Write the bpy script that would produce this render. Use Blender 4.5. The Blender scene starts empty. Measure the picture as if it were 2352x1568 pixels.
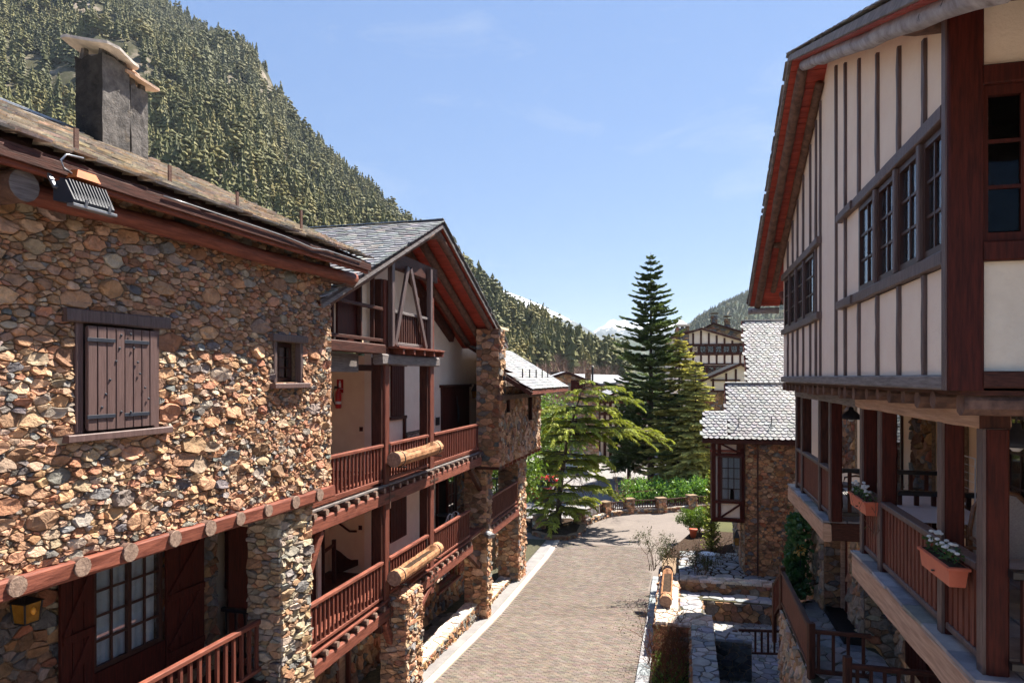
import bpy, math, random, bmesh
import numpy as np
from mathutils import Vector, Matrix, noise
R = math.radians
random.seed(7); np.random.seed(7)
sc = bpy.context.scene
C = sc.collection
# ------------------------------------------------------------------ camera, sky, sun, exposure
def gz(Y): return .053 * max(0.0, 25.2 - Y)     # the street rises gently toward the viewer
E = 8.86            # eye height above the street, metres
F = 1568.0          # focal length in units of a 2352 px wide picture
cam_d = bpy.data.cameras.new('camera'); cam = bpy.data.objects.new('camera', cam_d); C.objects.link(cam)
cam.location = (0, 0, E); cam.rotation_euler = (R(90), 0, 0)
cam_d.lens = 24.0; cam_d.sensor_width = 36.0; cam_d.shift_y = 82 / 2352.0
cam_d.clip_start = 0.05; cam_d.clip_end = 40000
sc.camera = cam
SUN = Vector((.95, .82, 2.05)).normalized()
world = bpy.data.worlds.new("World"); sc.world = world; world.use_nodes = True
nt = world.node_tree; bg = nt.nodes['Background']
sky = nt.nodes.new('ShaderNodeTexSky'); sky.sky_type = 'NISHITA'; sky.sun_disc = False
sky.sun_elevation = math.asin(SUN.z); sky.sun_rotation = math.atan2(SUN.x, SUN.y)
sky.altitude = 2600; sky.air_density = 0.9; sky.dust_density = 0.15; sky.ozone_density = 2.2
# the camera's tone curve compresses the bright horizon: same hue, softer gradient, over the whole sky
bw = nt.nodes.new('ShaderNodeRGBToBW'); nt.links.new(sky.outputs[0], bw.inputs[0])
pw_ = nt.nodes.new('ShaderNodeMath'); pw_.operation = 'POWER'; pw_.inputs[1].default_value = .36 - 1; nt.links.new(bw.outputs[0], pw_.inputs[0])
mu_ = nt.nodes.new('ShaderNodeMath'); mu_.operation = 'MULTIPLY'; mu_.inputs[1].default_value = 1.0; nt.links.new(pw_.outputs[0], mu_.inputs[0])
sv_ = nt.nodes.new('ShaderNodeVectorMath'); sv_.operation = 'SCALE'; nt.links.new(sky.outputs[0], sv_.inputs[0]); nt.links.new(mu_.outputs[0], sv_.inputs['Scale'])
# thin high cirrus
wtc = nt.nodes.new('ShaderNodeTexCoord'); wmp = nt.nodes.new('ShaderNodeMapping'); wmp.inputs['Scale'].default_value = (2.2, 1.2, 7.0); wmp.inputs['Rotation'].default_value = (.3, .5, .2); nt.links.new(wtc.outputs['Generated'], wmp.inputs['Vector'])
wnz = nt.nodes.new('ShaderNodeTexNoise'); wnz.inputs['Scale'].default_value = 2.2; wnz.inputs['Detail'].default_value = 9; wnz.inputs['Roughness'].default_value = .62; wnz.inputs['Distortion'].default_value = .6; nt.links.new(wmp.outputs[0], wnz.inputs['Vector'])
wmr = nt.nodes.new('ShaderNodeMapRange'); wmr.inputs['From Min'].default_value = .56; wmr.inputs['From Max'].default_value = .85; wmr.inputs['To Max'].default_value = .3; nt.links.new(wnz.outputs['Fac'], wmr.inputs['Value'])
wmx = nt.nodes.new('ShaderNodeMix'); wmx.data_type = 'RGBA'; wmx.inputs[7].default_value = (2.5, 2.7, 2.95, 1); nt.links.new(wmr.outputs[0], wmx.inputs['Factor']); nt.links.new(sv_.outputs[0], wmx.inputs[6])
nt.links.new(wmx.outputs[2], bg.inputs['Color']); bg.inputs['Strength'].default_value = 0.105
sun_d = bpy.data.lights.new('sun', 'SUN'); sun = bpy.data.objects.new('sun', sun_d); C.objects.link(sun)
sun_d.energy = 5.0; sun_d.angle = R(0.53); sun_d.color = (1.0, .93, .82)
sun.rotation_euler = SUN.to_track_quat('Z', 'Y').to_euler(); sun.location = (40, 40, 90)
vs = sc.view_settings; vs.view_transform = 'Standard'; vs.look = 'None'; vs.exposure = 1.62; vs.gamma = 1.0; vs.use_curve_mapping = False
try:
    sc.cycles.max_bounces = 9; sc.cycles.diffuse_bounces = 6; sc.cycles.glossy_bounces = 3; sc.cycles.transparent_max_bounces = 12
    sc.cycles.volume_bounces = 0; sc.cycles.caustics_reflective = False; sc.cycles.caustics_refractive = False
    sc.cycles.use_adaptive_sampling = True; sc.cycles.adaptive_threshold = 0.02; sc.cycles.use_denoising = True
    sc.cycles.denoiser = 'OPENIMAGEDENOISE'
except Exception as e: print(e)

# ------------------------------------------------------------------ objects
WL = {}
def link(o, parent=None, loc=(0, 0, 0)):
    C.objects.link(o)
    loc = Vector(loc)
    if parent is not None:
        o.parent = parent; o.location = loc - WL[parent.name]
    else: o.location = loc
    WL[o.name] = loc
    return o
def tag(o, label=None, cat=None, group=None, kind=None):
    if label: o['label'] = label
    if cat: o['category'] = cat
    if group: o['group'] = group
    if kind: o['kind'] = kind
    return o
def thing(name, label, cat, loc, group=None):
    o = bpy.data.objects.new(name, None); o.empty_display_size = .3
    link(o, None, loc); return tag(o, label, cat, group)
class Fr:
    """vertical plane: distance a along it, o out of it, world height z"""
    def __init__(s, px, py, dx, dy, side=1):
        l = math.hypot(dx, dy); s.p = (px, py); s.d = (dx / l, dy / l); s.n = (side * s.d[1], -side * s.d[0])
    def at(s, a, o, z): return Vector((s.p[0] + s.d[0] * a + s.n[0] * o, s.p[1] + s.d[1] * a + s.n[1] * o, z))
    def a(s, x, o=0.0):
        k = (x - 1176) / F; px = s.p[0] + s.n[0] * o; py = s.p[1] + s.n[1] * o
        return (k * py - px) / (s.d[0] - k * s.d[1])
    def z(s, x, y, o=0.0):
        q = s.at(s.a(x, o), o, 0); return E + (866 - y) / F * q.y
    def turn(s, a, o=0.0, side=1):   # frame at right angles, running outward from this one
        q = s.at(a, o, 0); return Fr(q.x, q.y, s.n[0], s.n[1], side)
def at(x, y, Y): return Vector(((x - 1176) / F * Y, Y, E + (866 - y) / F * Y))
class MB:
    def __init__(s): s.v = []; s.f = []; s.c = []
    def add(s, vs, fs, col=None):
        b = len(s.v); s.v.extend([tuple(q) for q in vs]); s.f.extend([tuple(i + b for i in f) for f in fs])
        if col is not None: s.c.extend([col] * len(vs))
        return s
    def box(s, fr, a0, a1, o0, o1, z0, z1, col=None):
        P = [fr.at(a, o, z) for z in (z0, z1) for (a, o) in ((a0, o0), (a1, o0), (a1, o1), (a0, o1))]
        return s.add(P, [(0, 3, 2, 1), (4, 5, 6, 7), (0, 1, 5, 4), (1, 2, 6, 5), (2, 3, 7, 6), (3, 0, 4, 7)], col)
    def beam(s, p, q, w, h, up=(0, 0, 1), ch=.12, jit=0.0, col=None, seg=1):
        """squared timber from p to q, w wide, h high, chamfered arrises"""
        p = Vector(p); q = Vector(q); t = (q - p).normalized(); up = Vector(up)
        up = up if abs(t.dot(up.normalized())) < .99 else Vector((0, 1, 0)); sd = t.cross(up).normalized(); u = sd.cross(t).normalized()
        c = ch * min(w, h); W = w / 2; H = h / 2
        sec = [(-W + c, -H), (W - c, -H), (W, -H + c), (W, H - c), (W - c, H), (-W + c, H), (-W, H - c), (-W, -H + c)]
        vs = []; fs = []
        for k in range(seg + 1):
            m = p.lerp(q, k / seg)
            for (x, y) in sec:
                vs.append(m + sd * (x + random.uniform(-jit, jit)) + u * (y + random.uniform(-jit, jit)))
        for k in range(seg):
            for i in range(8):
                j = (i + 1) % 8; fs.append((k * 8 + i, k * 8 + j, k * 8 + 8 + j, k * 8 + 8 + i))
        fs.append(tuple(range(7, -1, -1))); fs.append(tuple(range(seg * 8, seg * 8 + 8)))
        return s.add(vs, fs, col)
    def tube(s, pts, rad, n=8, cap=True, jit=0.0, col=None):
        pts = [Vector(p) for p in pts]; m = len(pts)
        rad = rad if isinstance(rad, (list, tuple)) else [rad] * m
        vs = []; fs = []; ref = None
        for k in range(m):
            t = (pts[min(k + 1, m - 1)] - pts[max(k - 1, 0)]).normalized()
            if ref is None or abs(ref.dot(t)) > .97: ref = Vector((0, 0, 1)) if abs(t.z) < .9 else Vector((1, 0, 0))
            x = t.cross(ref).normalized(); y = x.cross(t).normalized()
            for i in range(n):
                a = 2 * math.pi * i / n; r = rad[k] * (1 + random.uniform(-jit, jit))
                vs.append(pts[k] + x * (math.cos(a) * r) + y * (math.sin(a) * r))
        for k in range(m - 1):
            for i in range(n):
                j = (i + 1) % n; fs.append((k * n + i, k * n + j, k * n + n + j, k * n + n + i))
        if cap: fs.append(tuple(range(n - 1, -1, -1))); fs.append(tuple(range((m - 1) * n, m * n)))
        return s.add(vs, fs, col)
    def prism(s, poly, ext, col=None):
        n = len(poly); e = Vector(ext); P = [Vector(q) for q in poly]
        vs = P + [q + e for q in P]
        fs = [tuple(range(n - 1, -1, -1)), tuple(range(n, 2 * n))] + [(i, (i + 1) % n, n + (i + 1) % n, n + i) for i in range(n)]
        return s.add(vs, fs, col)
    def lathe(s, c, prof, n=16, col=None):
        c = Vector(c); vs = []; fs = []
        for (r, z) in prof:
            for i in range(n):
                a = 2 * math.pi * i / n; vs.append(c + Vector((math.cos(a) * r, math.sin(a) * r, z)))
        for k in range(len(prof) - 1):
            for i in range(n):
                j = (i + 1) % n; fs.append((k * n + i, k * n + j, k * n + n + j, k * n + n + i))
        fs.append(tuple(range(n - 1, -1, -1))); fs.append(tuple(range((len(prof) - 1) * n, len(prof) * n)))
        return s.add(vs, fs, col)
    def build(s, name, mat, parent=None, smooth=False, origin=None, label=None, kind=None):
        A = np.array(s.v, dtype=np.float64)
        c = (A.min(0) + A.max(0)) / 2 if origin is None else np.array(origin, dtype=float)
        if origin is None and parent is None: c[2] = A[:, 2].min()
        me = bpy.data.meshes.new(name); me.from_pydata((A - c).tolist(), [], s.f)
        if s.c and len(s.c) == len(s.v):
            at_ = me.color_attributes.new('Col', 'FLOAT_COLOR', 'POINT')
            at_.data.foreach_set('color', np.array([(q[0], q[1], q[2], 1.0) for q in s.c], dtype=np.float32).ravel())
        if isinstance(mat, (list, tuple)):
            for m in mat: me.materials.append(m)
        else: me.materials.append(mat)
        if smooth: me.polygons.foreach_set('use_smooth', [True] * len(me.polygons))
        o = bpy.data.objects.new(name, me); link(o, parent, c)
        if label: o['label'] = label
        if kind: o['kind'] = kind
        return o
def B(name, mat, parent, fr, a0, a1, o0, o1, z0, z1, **k): return MB().box(fr, a0, a1, o0, o1, z0, z1).build(name, mat, parent, **k)
def BM(name, mat, parent, p, q, w, h, up=(0, 0, 1), jit=0.0, seg=1, **k): return MB().beam(p, q, w, h, up, jit=jit, seg=seg).build(name, mat, parent, **k)
_mesh_cache = {}
def rep_box(name, mat, parent, fr, a, o, z, da, do, dz, key=None):
    """one of many alike boxes: shares its mesh with the others of that size"""
    k = (name, mat.name, round(fr.d[0], 4), round(fr.n[0], 3), round(da, 3), round(do, 3), round(dz, 3))
    me = _mesh_cache.get(k); c = fr.at(a, o, z)
    if me is None:
        ob = MB().box(fr, a - da / 2, a + da / 2, o - do / 2, o + do / 2, z - dz / 2, z + dz / 2).build(name, mat, parent, origin=c)
        _mesh_cache[k] = ob.data; return ob
    ob = bpy.data.objects.new(name, me); return link(ob, parent, c)
def copy_tree(o, delta):
    """copy a thing with its parts and sub-parts, moved by delta"""
    c = o.copy(); link(c, None, WL[o.name] + Vector(delta)); c.rotation_euler = o.rotation_euler
    def sub(src, dst):
        for ch in list(src.children):
            d = ch.copy(); C.objects.link(d); d.parent = dst; d.location = ch.location; WL[d.name] = WL[ch.name] + Vector(delta)
            sub(ch, d)
    sub(o, c); return c
class Pool:
    """many alike pieces: the largest in view become parts, the rest one part of kind stuff"""
    def __init__(s): s.items = []
    def add(s, vs, fs, col, parent, mat, name):
        c = sum((Vector(v) for v in vs), Vector()) / len(vs)
        A = vs; r = max((Vector(v) - c).length for v in A)
        y = c.y; vis = 1.0
        if y > 1:
            x_ = 1176 + F * c.x / y; y_ = 866 - F * (c.z - E) / y
            if not (-30 < x_ < 2380 and -30 < y_ < 1600): vis = .02
        else: vis = .01
        s.items.append((vis * r / max(c.length, 1), vs, fs, col, parent, mat, name))
    def flush(s, owner, limit=290):
        if not s.items: return
        s.items.sort(key=lambda t: -t[0])
        for it in s.items[:limit]:
            m = MB(); m.add(it[1], it[2], it[3]); m.build(it[6], it[5], it[4])
        rest = {}
        for it in s.items[limit:]:
            rest.setdefault((it[5].name, it[6]), (MB(), it[5], it[6]))[0].add(it[1], it[2], it[3])
        for (m, mt, nm) in rest.values(): m.build(nm, mt, owner, kind='stuff')
        s.items = []

# ------------------------------------------------------------------ materials
def mat(name, c1, c2=None, rough=.8, spec=.3, nscale=6.0, stretch=(1, 1, 1), bump=0.0, bscale=30.0, detail=5, attr=False, lo=.35, hi=.65, wear=None, metal=0.0, bstretch=None, transl=None, wscale=3.0, wlo=.5, whi=.7):
    m = bpy.data.materials.new(name); m.use_nodes = True; t = m.node_tree; N = t.nodes; L = t.links
    b = N['Principled BSDF']; b.inputs['Roughness'].default_value = rough; b.inputs['Specular IOR Level'].default_value = spec; b.inputs['Metallic'].default_value = metal
    tc = N.new('ShaderNodeTexCoord'); mp = N.new('ShaderNodeMapping'); mp.inputs['Scale'].default_value = stretch
    geo = N.new('ShaderNodeNewGeometry')
    L.new(geo.outputs['Position'], mp.inputs['Vector'])
    c2 = c2 or tuple(.6 * q for q in c1)
    nz = N.new('ShaderNodeTexNoise'); nz.inputs['Scale'].default_value = nscale; nz.inputs['Detail'].default_value = detail; nz.inputs['Roughness'].default_value = .62
    L.new(mp.outputs[0], nz.inputs['Vector'])
    rp = N.new('ShaderNodeMapRange'); rp.inputs['From Min'].default_value = lo; rp.inputs['From Max'].default_value = hi; L.new(nz.outputs['Fac'], rp.inputs['Value'])
    mx = N.new('ShaderNodeMix'); mx.data_type = 'RGBA'; L.new(rp.outputs[0], mx.inputs['Factor'])
    mx.inputs[6].default_value = (*c1, 1); mx.inputs[7].default_value = (*c2, 1)
    out = mx.outputs[2]
    if wear:
        n2 = N.new('ShaderNodeTexNoise'); n2.inputs['Scale'].default_value = wscale; n2.inputs['Detail'].default_value = 8; n2.inputs['Roughness'].default_value = .7; L.new(geo.outputs['Position'], n2.inputs['Vector'])
        r2 = N.new('ShaderNodeMapRange'); r2.inputs['From Min'].default_value = wlo; r2.inputs['From Max'].default_value = whi; L.new(n2.outputs['Fac'], r2.inputs['Value'])
        m2 = N.new('ShaderNodeMix'); m2.data_type = 'RGBA'; L.new(r2.outputs[0], m2.inputs['Factor']); L.new(out, m2.inputs[6]); m2.inputs[7].default_value = (*wear, 1); out = m2.outputs[2]
    if attr:
        va = N.new('ShaderNodeVertexColor'); va.layer_name = 'Col'
        m3 = N.new('ShaderNodeMix'); m3.data_type = 'RGBA'; m3.blend_type = 'MULTIPLY'; m3.inputs['Factor'].default_value = 1
        L.new(va.outputs['Color'], m3.inputs[6]); L.new(out, m3.inputs[7]); out = m3.outputs[2]
    L.new(out, b.inputs['Base Color'])
    if bump:
        n3 = N.new('ShaderNodeTexNoise'); n3.inputs['Scale'].default_value = bscale; n3.inputs['Detail'].default_value = 6; n3.inputs['Roughness'].default_value = .65
        if bstretch:
            mp2 = N.new('ShaderNodeMapping'); mp2.inputs['Scale'].default_value = bstretch; L.new(geo.outputs['Position'], mp2.inputs['Vector']); L.new(mp2.outputs[0], n3.inputs['Vector'])
        else: L.new(mp.outputs[0], n3.inputs['Vector'])
        bp = N.new('ShaderNodeBump'); bp.inputs['Strength'].default_value = min(1, bump); bp.inputs['Distance'].default_value = .02 * max(1, bump); L.new(n3.outputs['Fac'], bp.inputs['Height']); L.new(bp.outputs[0], b.inputs['Normal'])
    if transl:
        tr = N.new('ShaderNodeBsdfTranslucent'); tr.inputs['Color'].default_value = (*transl, 1)
        ad = N.new('ShaderNodeMixShader'); ad.inputs[0].default_value = .3; L.new(b.outputs[0], ad.inputs[1]); L.new(tr.outputs[0], ad.inputs[2]); L.new(ad.outputs[0], N['Material Output'].inputs['Surface'])
    return m
def glass_mat(name, tint=(.9, .95, .97), refl=1.0, base=.04):
    m = bpy.data.materials.new(name); m.use_nodes = True; t = m.node_tree; N = t.nodes; L = t.links
    N.remove(N['Principled BSDF'])
    g = N.new('ShaderNodeBsdfGlossy'); g.inputs['Roughness'].default_value = .02
    tr = N.new('ShaderNodeBsdfTransparent'); tr.inputs['Color'].default_value = (*tint, 1)
    fz = N.new('ShaderNodeFresnel'); fz.inputs['IOR'].default_value = 1.55
    mm = N.new('ShaderNodeMath'); mm.operation = 'MULTIPLY_ADD'; mm.inputs[1].default_value = refl; mm.inputs[2].default_value = base; mm.use_clamp = True; L.new(fz.outputs[0], mm.inputs[0])
    mx = N.new('ShaderNodeMixShader'); L.new(mm.outputs[0], mx.inputs[0]); L.new(tr.outputs[0], mx.inputs[1]); L.new(g.outputs[0], mx.inputs[2])
    L.new(mx.outputs[0], N['Material Output'].inputs['Surface']); return m
W1 = (1, 1, 1)
M = {}
M['stone'] = mat('rubble_stone', (1.3, 1.27, 1.22), (.8, .78, .76), .85, .25, 9, bump=1.6, bscale=26, attr=True, wear=(.6, .5, .36), wscale=5, wlo=.6, whi=.85)
M['mortar'] = mat('earth_mortar', (.36, .26, .175), (.17, .12, .08), .95, .1, 22, bump=1.5, bscale=60)
M['slate'] = mat('slate', (1.05, 1.05, 1.05), (.82, .82, .84), .62, .28, 5, bump=.35, bscale=40, attr=True, wear=(.8, .76, .6), wscale=2.3, wlo=.6, whi=.85)
M['slate_edge'] = mat('old_slate', (1.35, 1.27, 1.15), (.8, .76, .72), .75, .3, 7, bump=.8, bscale=40, attr=True, wear=(.9, .66, .4), wscale=4, wlo=.5, whi=.75)
M['plaster'] = mat('cream_plaster', (.9, .7, .48), (.84, .63, .42), .9, .2, 3, bump=.5, bscale=34)
M['plaster_white'] = mat('white_plaster', (.87, .76, .62), (.82, .7, .56), .9, .2, 3, bump=.45, bscale=34, wear=(.72, .6, .47), wscale=1.0, wlo=.52, whi=.85)
M['plaster_pink'] = mat('pale_plaster', (.9, .77, .63), (.86, .71, .57), .9, .2, 2, bump=.5, bscale=20, wear=(.74, .62, .5), wscale=.9, wlo=.52, whi=.85)
M['wood'] = mat('dark_wood', (.085, .028, .018), (.034, .012, .009), .6, .22, 5, stretch=(6, 6, .7), bump=.4, bscale=9)
M['wood_h'] = mat('dark_wood_beam', (.095, .032, .021), (.036, .014, .01), .6, .22, 5, stretch=(1.6, .5, 8), bump=.4, bscale=9)
M['red'] = mat('red_wood', (.27, .088, .055), (.13, .038, .026), .6, .25, 4, stretch=(1.2, .6, 9), bump=.35, bscale=9)
M['redv'] = mat('red_wood_upright', (.2, .062, .04), (.095, .028, .02), .6, .22, 4, stretch=(9, 9, .6), bump=.35, bscale=9)
M['maroon'] = mat('maroon_boards', (.085, .017, .011), (.038, .009, .007), .6, .18, 5, stretch=(7, 7, .6), bump=.3, bscale=9)
M['soffit'] = mat('red_soffit_boards', (.46, .075, .045), (.27, .042, .028), .5, .4, 4, stretch=(.6, .6, 6), bump=.3, bscale=10)
M['shutter'] = mat('brown_shutter_paint', (.145, .088, .08), (.1, .06, .055), .5, .45, 4, stretch=(8, 8, .6), bump=.35, bscale=9)
M['grey_wood'] = mat('weathered_grey_wood', (.24, .21, .2), (.11, .09, .085), .6, .4, 4, stretch=(1.5, .6, 9), bump=.6, bscale=9)
M['grey_woodv'] = mat('weathered_grey_upright', (.15, .1, .09), (.07, .045, .042), .5, .45, 4, stretch=(9, 9, .6), bump=.4, bscale=9)
M['tan_wood'] = mat('tan_sawn_timber', (.6, .39, .27), (.4, .24, .16), .65, .35, 3, stretch=(1.6, .5, 9), bump=.5, bscale=8)
M['log'] = mat('barked_log', (.2, .115, .085), (.085, .05, .04), .8, .3, 8, bump=.9, bscale=16)
M['birch'] = mat('pale_peeled_log', (.42, .4, .42), (.2, .17, .17), .55, .5, 5, bump=.9, bscale=12, wear=(.04, .03, .03), wscale=7, wlo=.62, whi=.7)
M['log_end'] = mat('sawn_log_end', (.36, .25, .19), (.2, .13, .1), .8, .25, 14, bump=.6, bscale=30)
M['planter_log'] = mat('honey_log', (.5, .26, .13), (.3, .13, .06), .65, .35, 6, bump=.9, bscale=12)
M['iron'] = mat('black_iron', (.02, .02, .022), (.012, .012, .013), .45, .5, 20, bump=.1)
M['steel'] = mat('grey_steel', (.35, .36, .38), (.25, .26, .28), .35, .5, 10, metal=.7)
M['chimney_dark'] = mat('dark_render', (.05, .045, .04), (.022, .02, .019), .95, .15, 6, bump=1.6, bscale=18, wear=(.16, .12, .06), wscale=7, wlo=.62, whi=.8)
M['chimney'] = mat('grey_render', (.17, .155, .145), (.075, .07, .068), .95, .15, 6, bump=1.6, bscale=18, wear=(.25, .21, .16), wscale=4, wlo=.6, whi=.8)
M['flag'] = mat('blue_flagstone', (1.1, 1.1, 1.1), (.7, .7, .72), .6, .45, 4, bump=.5, bscale=22, attr=True)
M['grout'] = mat('mossy_grout', (.11, .1, .06), (.05, .05, .035), .95, .1, 12, bump=.8, bscale=50)
M['paver'] = mat('street_paver', (1.06, 1.04, 1.02), (.8, .79, .78), .85, .25, 3, bump=.4, bscale=60, attr=True, wear=(.74, .7, .68), wscale=.45, wlo=.42, whi=.7)
M['joint'] = mat('sandy_joint', (.16, .12, .09), (.1, .075, .055), .95, .1, 12, bump=.5)
M['asphalt'] = mat('grey_asphalt', (.27, .255, .25), (.2, .19, .19), .9, .25, 2, bump=.4, bscale=90)
M['white_stone'] = mat('pale_channel_stone', (1.05, 1.03, 1), (.8, .78, .75), .8, .25, 5, bump=.6, bscale=30, attr=True)
M['ground'] = mat('valley_grass', (.1, .1, .045), (.06, .06, .03), .95, .1, .2, bump=.5)
M['soil'] = mat('dark_soil', (.07, .045, .03), (.03, .02, .015), .95, .1, 8, bump=1.5, bscale=30)
M['glass'] = glass_mat('window_glass', refl=.75)
M['glass_dim'] = glass_mat('shaded_glass', refl=.2, base=0.0)
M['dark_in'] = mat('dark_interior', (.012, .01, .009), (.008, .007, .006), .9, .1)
M['curtain'] = mat('white_curtain', (.88, .88, .9), (.75, .75, .78), .9, .1, 8, transl=(.7, .7, .7))
M['pane_frame'] = mat('dark_sash_wood', (.06, .024, .018), (.035, .014, .011), .45, .45, 5, stretch=(6, 6, .7))
M['pane_white'] = mat('white_sash_paint', (.75, .75, .76), (.68, .68, .7), .5, .4, 5)
M['terracotta'] = mat('terracotta_plastic', (.62, .16, .085), (.55, .13, .07), .5, .4, 5)
M['redpaint'] = mat('red_enamel', (.5, .02, .018), (.42, .015, .015), .3, .5, 5)
M['white'] = mat('white_paint', (.8, .8, .8), (.72, .72, .72), .4, .4, 5)
M['amber'] = mat('amber_glass', (.4, .2, .03), (.22, .1, .015), .15, .6, 5)
M['bulb'] = mat('amber_bulb', (.95, .45, .06), (.8, .35, .05), .3, .5, 5)
M['table_white'] = mat('white_enamel_top', (.75, .8, .88), (.7, .75, .82), .3, .5, 5)
M['rattan'] = mat('brown_rattan', (.2, .085, .035), (.11, .045, .02), .4, .5, 20)
M['seat_weave'] = mat('pale_weave', (.45, .42, .4), (.34, .31, .3), .8, .2, 60, bump=.6, bscale=120)
M['orange_box'] = mat('rust_orange_box', (.6, .17, .04), (.42, .11, .03), .5, .4, 10)
M['black_metal'] = mat('dark_blue_metal', (.03, .034, .05), (.02, .025, .038), .55, .35, 10)
M['rust'] = mat('rusty_iron', (.13, .065, .045), (.07, .035, .026), .7, .3, 20, bump=.5)
# ------------------------------------------------------------------ masonry
def clip_half(poly, nx, ny, c):          # keep nx*u+ny*v <= c
    out = []; n = len(poly)
    for i in range(n):
        p = poly[i]; q = poly[(i + 1) % n]
        dp = nx * p[0] + ny * p[1] - c; dq = nx * q[0] + ny * q[1] - c
        if dp <= 0: out.append(p)
        if dp * dq < 0:
            t = dp / (dp - dq); out.append((p[0] + t * (q[0] - p[0]), p[1] + t * (q[1] - p[1])))
    return out
def in_poly(poly, u, v):
    n = len(poly); c = False; j = n - 1
    for i in range(n):
        a = poly[i]; b = poly[j]
        if (a[1] > v) != (b[1] > v) and u < (b[0] - a[0]) * (v - a[1]) / (b[1] - a[1]) + a[0]: c = not c
        j = i
    return c
def tess(outline, holes, rmin, rmax, asp, rng, fill=1.0, pw=2.6):
    """irregular stone-shaped cells of many sizes filling a convex outline; asp > 1 makes them lie flat"""
    ol = [(u, v * asp) for (u, v) in outline]
    U0 = min(p[0] for p in ol); U1 = max(p[0] for p in ol); V0 = min(p[1] for p in ol); V1 = max(p[1] for p in ol)
    area = (U1 - U0) * (V1 - V0); n_try = int(area / (rmin * rmin) * 1.6 * fill) + 30
    q_ = rmax / rmin; cls = [(rmax, .05), (rmin * q_ ** .72, .12), (rmin * q_ ** .5, .2), (rmin * q_ ** .3, .22)]; rs = []
    for (r_, f_) in cls:
        for _ in range(int(f_ * area / (3.4 * r_ * r_) + rng.random())): rs += [r_ * rng.uniform(.78, 1.22)] * 3
    rs = np.concatenate([np.sort(np.array(rs))[::-1], rmin * rng.uniform(.85, 1.35, int(area / (rmin * rmin) * .9 * fill) + 30)])
    cap = int(area / (rmin * rmin * 1.9)) + 20
    P = np.zeros((cap, 2)); Q = np.zeros(cap); n = 0
    hs = [(a, b, c * asp, d * asp) for (a, b, c, d) in holes]
    for r in rs:
        if n >= cap: break
        u = U0 + rng.random() * (U1 - U0); v = V0 + rng.random() * (V1 - V0)
        if any(a < u < b and c < v < d for (a, b, c, d) in hs): continue
        if n:
            dd = (P[:n, 0] - u) ** 2 + (P[:n, 1] - v) ** 2
            if (dd < (.8 * (Q[:n] + r)) ** 2).any(): continue
        P[n] = (u, v); Q[n] = r; n += 1
    P = P[:n]; Q = Q[:n]; cells = []
    for i in range(n):
        u, v = P[i]
        if not in_poly(ol, u, v): continue
        dd = (P[:, 0] - u) ** 2 + (P[:, 1] - v) ** 2
        idx = np.argpartition(dd, min(22, n - 1))[:22] if n > 24 else np.arange(n); idx = idx[np.argsort(dd[idx])][1:21]; poly = list(ol)
        for j in idx:
            nx = P[j, 0] - u; ny = P[j, 1] - v; d2 = nx * nx + ny * ny
            c = (d2 + Q[i] ** 2 - Q[j] ** 2) / 2 + nx * u + ny * v
            poly = clip_half(poly, nx, ny, c)
            if len(poly) < 3: break
        for (a, b, c, d) in hs:
            if len(poly) < 3: break
            g = [(a - u, 1, 0, a), (u - b, -1, 0, -b), (c - v, 0, 1, c), (v - d, 0, -1, -d)]
            g.sort(key=lambda t: -t[0]); _, nx, ny, cc = g[0]; poly = clip_half(poly, nx, ny, cc)
        if len(poly) < 3: continue
        poly = [q for k_ in range(len(poly)) for q in ((poly[k_],) if math.hypot(poly[(k_ + 1) % len(poly)][0] - poly[k_][0], poly[(k_ + 1) % len(poly)][1] - poly[k_][1]) < 1.1 * rmin else (poly[k_], ((poly[k_][0] + poly[(k_ + 1) % len(poly)][0]) / 2, (poly[k_][1] + poly[(k_ + 1) % len(poly)][1]) / 2)))]
        wp = []
        for (a_, b_) in poly:        # bend the joints so that they do not run dead straight
            g = noise.noise_vector(Vector((a_ / (rmin * 3.2), b_ / (rmin * 3.2), 3.3))); g2 = noise.noise_vector(Vector((a_ / (rmin * 1.1), b_ / (rmin * 1.1), 8.3)))
            edge = min(a_ - U0, U1 - a_, b_ - V0, V1 - b_) < 1e-4 or any(abs(a_ - q) < 1e-4 for h in hs for q in h[:2]) or any(abs(b_ - q) < 1e-4 for h in hs for q in h[2:])
            wp.append((a_, b_ / asp) if edge else (a_ + rmin * (.75 * g.x + .3 * g2.x), (b_ + rmin * (.75 * g.y + .3 * g2.y)) / asp))
        cells.append(wp)
    return cells
def poly_area(p): return .5 * abs(sum(p[i][0] * p[(i + 1) % len(p)][1] - p[(i + 1) % len(p)][0] * p[i][1] for i in range(len(p))))
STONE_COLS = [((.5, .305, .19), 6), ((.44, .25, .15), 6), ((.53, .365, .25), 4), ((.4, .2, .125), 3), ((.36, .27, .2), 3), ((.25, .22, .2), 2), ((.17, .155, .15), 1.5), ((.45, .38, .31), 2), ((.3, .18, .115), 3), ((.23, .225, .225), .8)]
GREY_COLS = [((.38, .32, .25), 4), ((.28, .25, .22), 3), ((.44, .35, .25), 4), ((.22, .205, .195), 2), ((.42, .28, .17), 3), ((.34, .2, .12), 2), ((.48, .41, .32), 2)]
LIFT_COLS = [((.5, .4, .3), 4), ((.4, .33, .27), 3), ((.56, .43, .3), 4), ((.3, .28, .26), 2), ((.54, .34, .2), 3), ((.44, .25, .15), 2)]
DARK_COLS = [((.3, .175, .1), 4), ((.22, .13, .085), 4), ((.38, .23, .12), 3), ((.19, .175, .165), 2.5), ((.14, .135, .135), 2), ((.34, .29, .23), 1.5), ((.29, .12, .07), 1.5)]
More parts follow.
